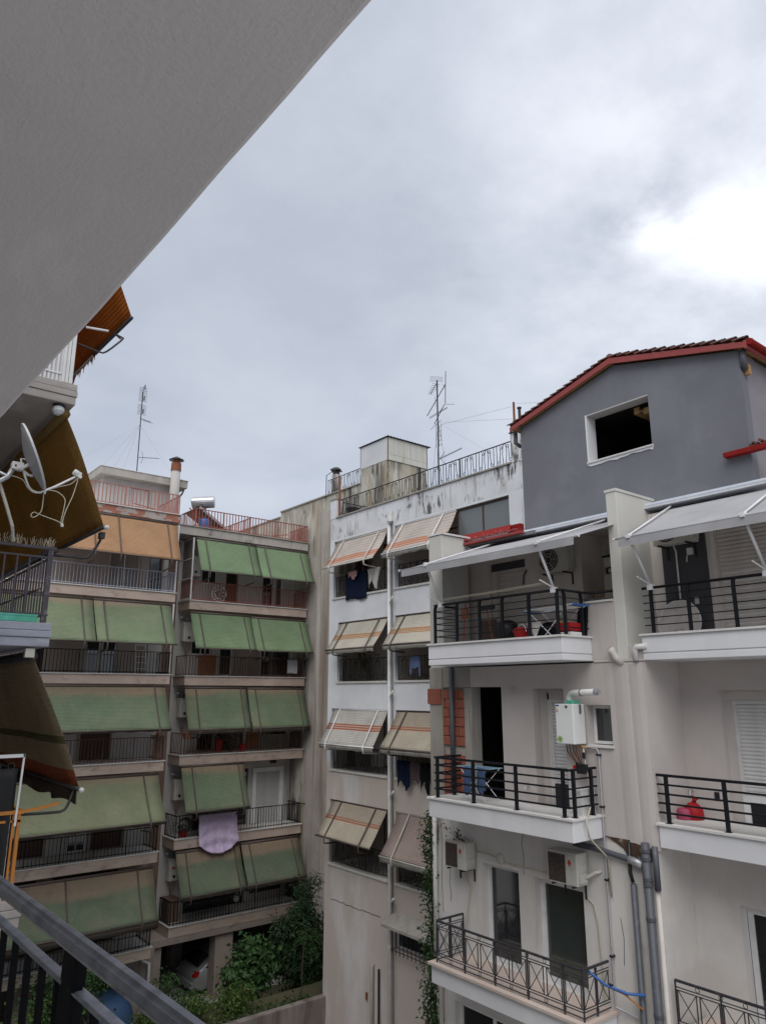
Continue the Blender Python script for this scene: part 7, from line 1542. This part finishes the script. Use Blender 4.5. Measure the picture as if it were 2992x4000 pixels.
MB().box(13.66, 13.86, 28.6, 30.1, -10.86, -10.62).build('bumper', 'car_paint', t, bevel=0.04)
for x in (14.62, 17.05):
    for y, s in ((28.5, -1), (30.2, 1)):
        w = MB().lathe((x, y - s * 0.12, GZ + 0.30), (0, s, 0), [(0, 0.27), (0.02, 0.30), (0.16, 0.30), (0.18, 0.26)], 20).build('wheel', 'tyre', t, smooth=False); MB().lathe((x, y + s * 0.055, GZ + 0.30), (0, s, 0), [(0, 0.19), (0.012, 0.19), (0.012, 0.05), (0.02, 0.03)], 14).build('rim', 'galvanised', w)
t = thing('cover', 'smooth dark blue rounded cover among the shrubs below the handrail', 'cover', (10, 26, -10.9))
cv = MB(); nu, nv = 18, 8
for j in range(nv + 1):
    for i in range(nu):
        a = 2 * math.pi * i / nu; ph = (j / nv) * math.pi / 2; ce = lambda q, e: math.copysign(abs(q) ** e, q)
        cv.v.append((9.75 + 0.85 * ce(math.cos(a), 0.6) * math.cos(ph) ** 0.5, 26.6 + 1.1 * ce(math.sin(a), 0.6) * math.cos(ph) ** 0.5, -11.15 + 1.62 * math.sin(ph) ** 0.8))
for j in range(nv):
    for i in range(nu): a = j * nu + i; b = j * nu + (i + 1) % nu; cv.f.append((a, b, b + nu, a + nu))
cv.build('shell', 'navy_cover', t, smooth=True)

def shrub(name, label, cat, base, top_z, clumps, mat, size, n, seed, shape='oval', group='garden shrubs and trees in the courtyard', stems=4, r=0.05):
    t = thing(name, label, cat, base, group)
    leaf_cloud(clumps, size, n, shape, seed).build('crown', mat, t)
    m = MB(); rnd = random.Random(seed); b = Vector(base)
    for k in range(stems):
        c = Vector(clumps[k % len(clumps)][0]); e = c + Vector((rnd.uniform(-0.25, 0.25), rnd.uniform(-0.25, 0.25), rnd.uniform(0, 0.35)))
        mid = b.lerp(e, 0.5) + Vector((rnd.uniform(-0.12, 0.12), rnd.uniform(-0.12, 0.12), 0))
        m.tube([b - Vector((0, 0, 0.1)), mid, e], r, 6, r2=r * 0.35)
        for q in range(3):
            s_ = mid.lerp(e, 0.2 + 0.25 * q); m.tube([s_, s_ + Vector((rnd.uniform(-0.3, 0.3), rnd.uniform(-0.3, 0.3), rnd.uniform(0.1, 0.35)))], r * 0.35, 5, r2=r * 0.12)
    m.build('trunk', 'bark', t); return t
shrub('broadleaf_tree', 'small broad-leaved tree in front of the dark car bay', 'tree', (14.2, 25.0, -10.7), -8.4, [((14.05, 25, -8.95), (0.45, 0.5, 0.55)), ((13.6, 24.8, -9.45), (0.45, 0.5, 0.42)), ((14.6, 25.0, -9.25), (0.6, 0.5, 0.5)), ((14.1, 24.7, -9.7), (0.55, 0.4, 0.25)), ((13.4, 24.7, -9.3), (0.25, 0.3, 0.25))], 'leaf_fig', 0.21, 2600, 41)
shrub('conifer', 'tall dark feathery conifer in the corner between the two blocks', 'tree', (16.1, 24.9, -10.7), -7, [((16.2, 25.0, -9.6), (0.72, 0.6, 0.95)), ((16.1, 25.0, -8.8), (0.75, 0.6, 0.8)), ((16.25, 25.1, -8.0), (0.5, 0.45, 0.7)), ((16.5, 25.2, -7.3), (0.3, 0.3, 0.55)), ((16.7, 25.0, -9.2), (0.45, 0.45, 1.0)), ((15.4, 25.0, -8.4), (0.3, 0.3, 0.5))], 'leaf_dark', 0.21, 8200, 42, 'needle', stems=6)
m = leaf_cloud([((16.95, 25.1, -7.0 + 0.02), (0.28, 0.16, 0.22)), ((17.05, 25.0, -8.2), (0.3, 0.2, 0.14)), ((16.75, 25.2, -6.8), (0.12, 0.12, 0.35)), ((16.9, 24.8, -8.75), (0.3, 0.2, 0.12))], 0.11, 520, 'needle', 43); m.build('spray', 'leaf_ivy', bpy.data.objects['conifer'])
m = leaf_cloud([((15.35 + 0.1, 22.85, -8.0), (0.12, 0.1, 0.1)), ((15.3, 22.8, -8.4), (0.14, 0.12, 0.3)), ((15.05, 22.9, -7.95), (0.4, 0.15, 0.1))], 0.09, 380, 'oval', 44)
m.tube([(14.9, 23.2, -8.3), (15.1, 22.9, -7.95), (15.3, 22.8, -8.0), (15.42, 22.7, -8.2)], 0.012, 4)
t = thing('climber', 'leafy climber shoot curling at the white block corner', 'plant', (15.0, 23.0, -9.7)); m.build('foliage', 'leaf_ivy', t); MB().tube([(15.05, 23.1, -9.85), (15.0, 23.05, -9.0), (15.02, 22.98, -8.1)], 0.018, 5).build('stem', 'bark', t)
shrub('shrub', 'bright yellow-green bush on the wall top right of the handrail end', 'shrub', (12.75, 23.5, -9.85), -9.1, [((12.6, 23.5, -9.6), (0.42, 0.35, 0.33)), ((12.95, 23.5, -9.5), (0.38, 0.35, 0.3))], 'leaf_bright', 0.1, 1500, 45)
shrub('shrub', 'small yellow-green bush between the handrail and the bright bush', 'shrub', (11.5, 23.5, -9.85), -9.1, [((11.45, 23.5, -9.35), (0.4, 0.3, 0.26)), ((11.2, 23.5, -9.7), (0.3, 0.3, 0.25))], 'leaf_bright', 0.1, 900, 46)
shrub('shrub', 'dull green bush in front of the silver car tail', 'shrub', (11.4, 25.3, -10.7), -8.9, [((11.2, 25.2, -9.35), (0.55, 0.4, 0.33)), ((11.8, 25.2, -9.9), (0.5, 0.4, 0.35)), ((12.2, 25.0, -10.2), (0.4, 0.4, 0.3))], 'leaf_fig', 0.1, 1500, 47)
shrub('tree', 'dark small tree under the lowest left balcony slab', 'tree', (7.9, 25.1, -10.7), -7.4, [((7.9, 25.1, -8.9), (0.7, 0.5, 0.6)), ((8.4, 25.0, -9.3), (0.6, 0.5, 0.5)), ((7.3, 25.0, -8.6), (0.5, 0.5, 0.7))], 'leaf_dark', 0.12, 2200, 48)
shrub('shrub', 'leafy green shrub seen through the balusters beside the dark post', 'shrub', (6.6, 22.9, -9.85), -8, [((6.5, 23.0, -8.6), (0.6, 0.5, 0.6)), ((6.2, 23.0, -9.3), (0.6, 0.5, 0.5)), ((7.0, 23.0, -9.2), (0.5, 0.45, 0.5))], 'leaf_bright', 0.11, 1900, 49)
shrub('shrub', 'green shrub right of the dark post above the blue cover', 'shrub', (8.7, 24.2, -9.95), -8.5, [((8.5, 24.8, -8.5), (0.42, 0.4, 0.36)), ((8.2, 24.6, -8.9), (0.35, 0.4, 0.35))], 'leaf_fig', 0.1, 1300, 50)
shrub('shrub', 'bright bush hugging the underside of the handrail by the blue cover', 'shrub', (9.9, 23.2, -9.85), -9.2, [((9.75, 23.2, -9.2), (0.3, 0.3, 0.3)), ((10.2, 23.2, -9.4), (0.4, 0.35, 0.3)), ((9.5, 23.1, -9.5), (0.25, 0.25, 0.25))], 'leaf_bright', 0.1, 1400, 51)
gm = MB(); rnd = random.Random(77)
for k in range(2600):
    x, y = rnd.uniform(2, 15.3), 22.5 + abs(rnd.gauss(0, 0.4)); 
    if y > 25.3: continue
    z = -9.85 if y < 24 else -9.9 - (y - 24) * 0.62
    h = rnd.uniform(0.03, 0.08); a = rnd.uniform(0, 6.28); i = len(gm.v); dx_, dy_ = 0.03 * math.cos(a), 0.03 * math.sin(a)
    gm.v += [(x - dx_, y - dy_, z), (x + dx_, y + dy_, z), (x + dx_ * 0.6 + dy_, y + dy_ * 0.6 - dx_, z + h), (x - dx_ * 0.6 + dy_, y - dy_ * 0.6 - dx_, z + h)]; gm.f.append((i, i + 1, i + 2, i + 3))
tag(gm.build('ground_cover', 'leaf_ivy'), kind='stuff')
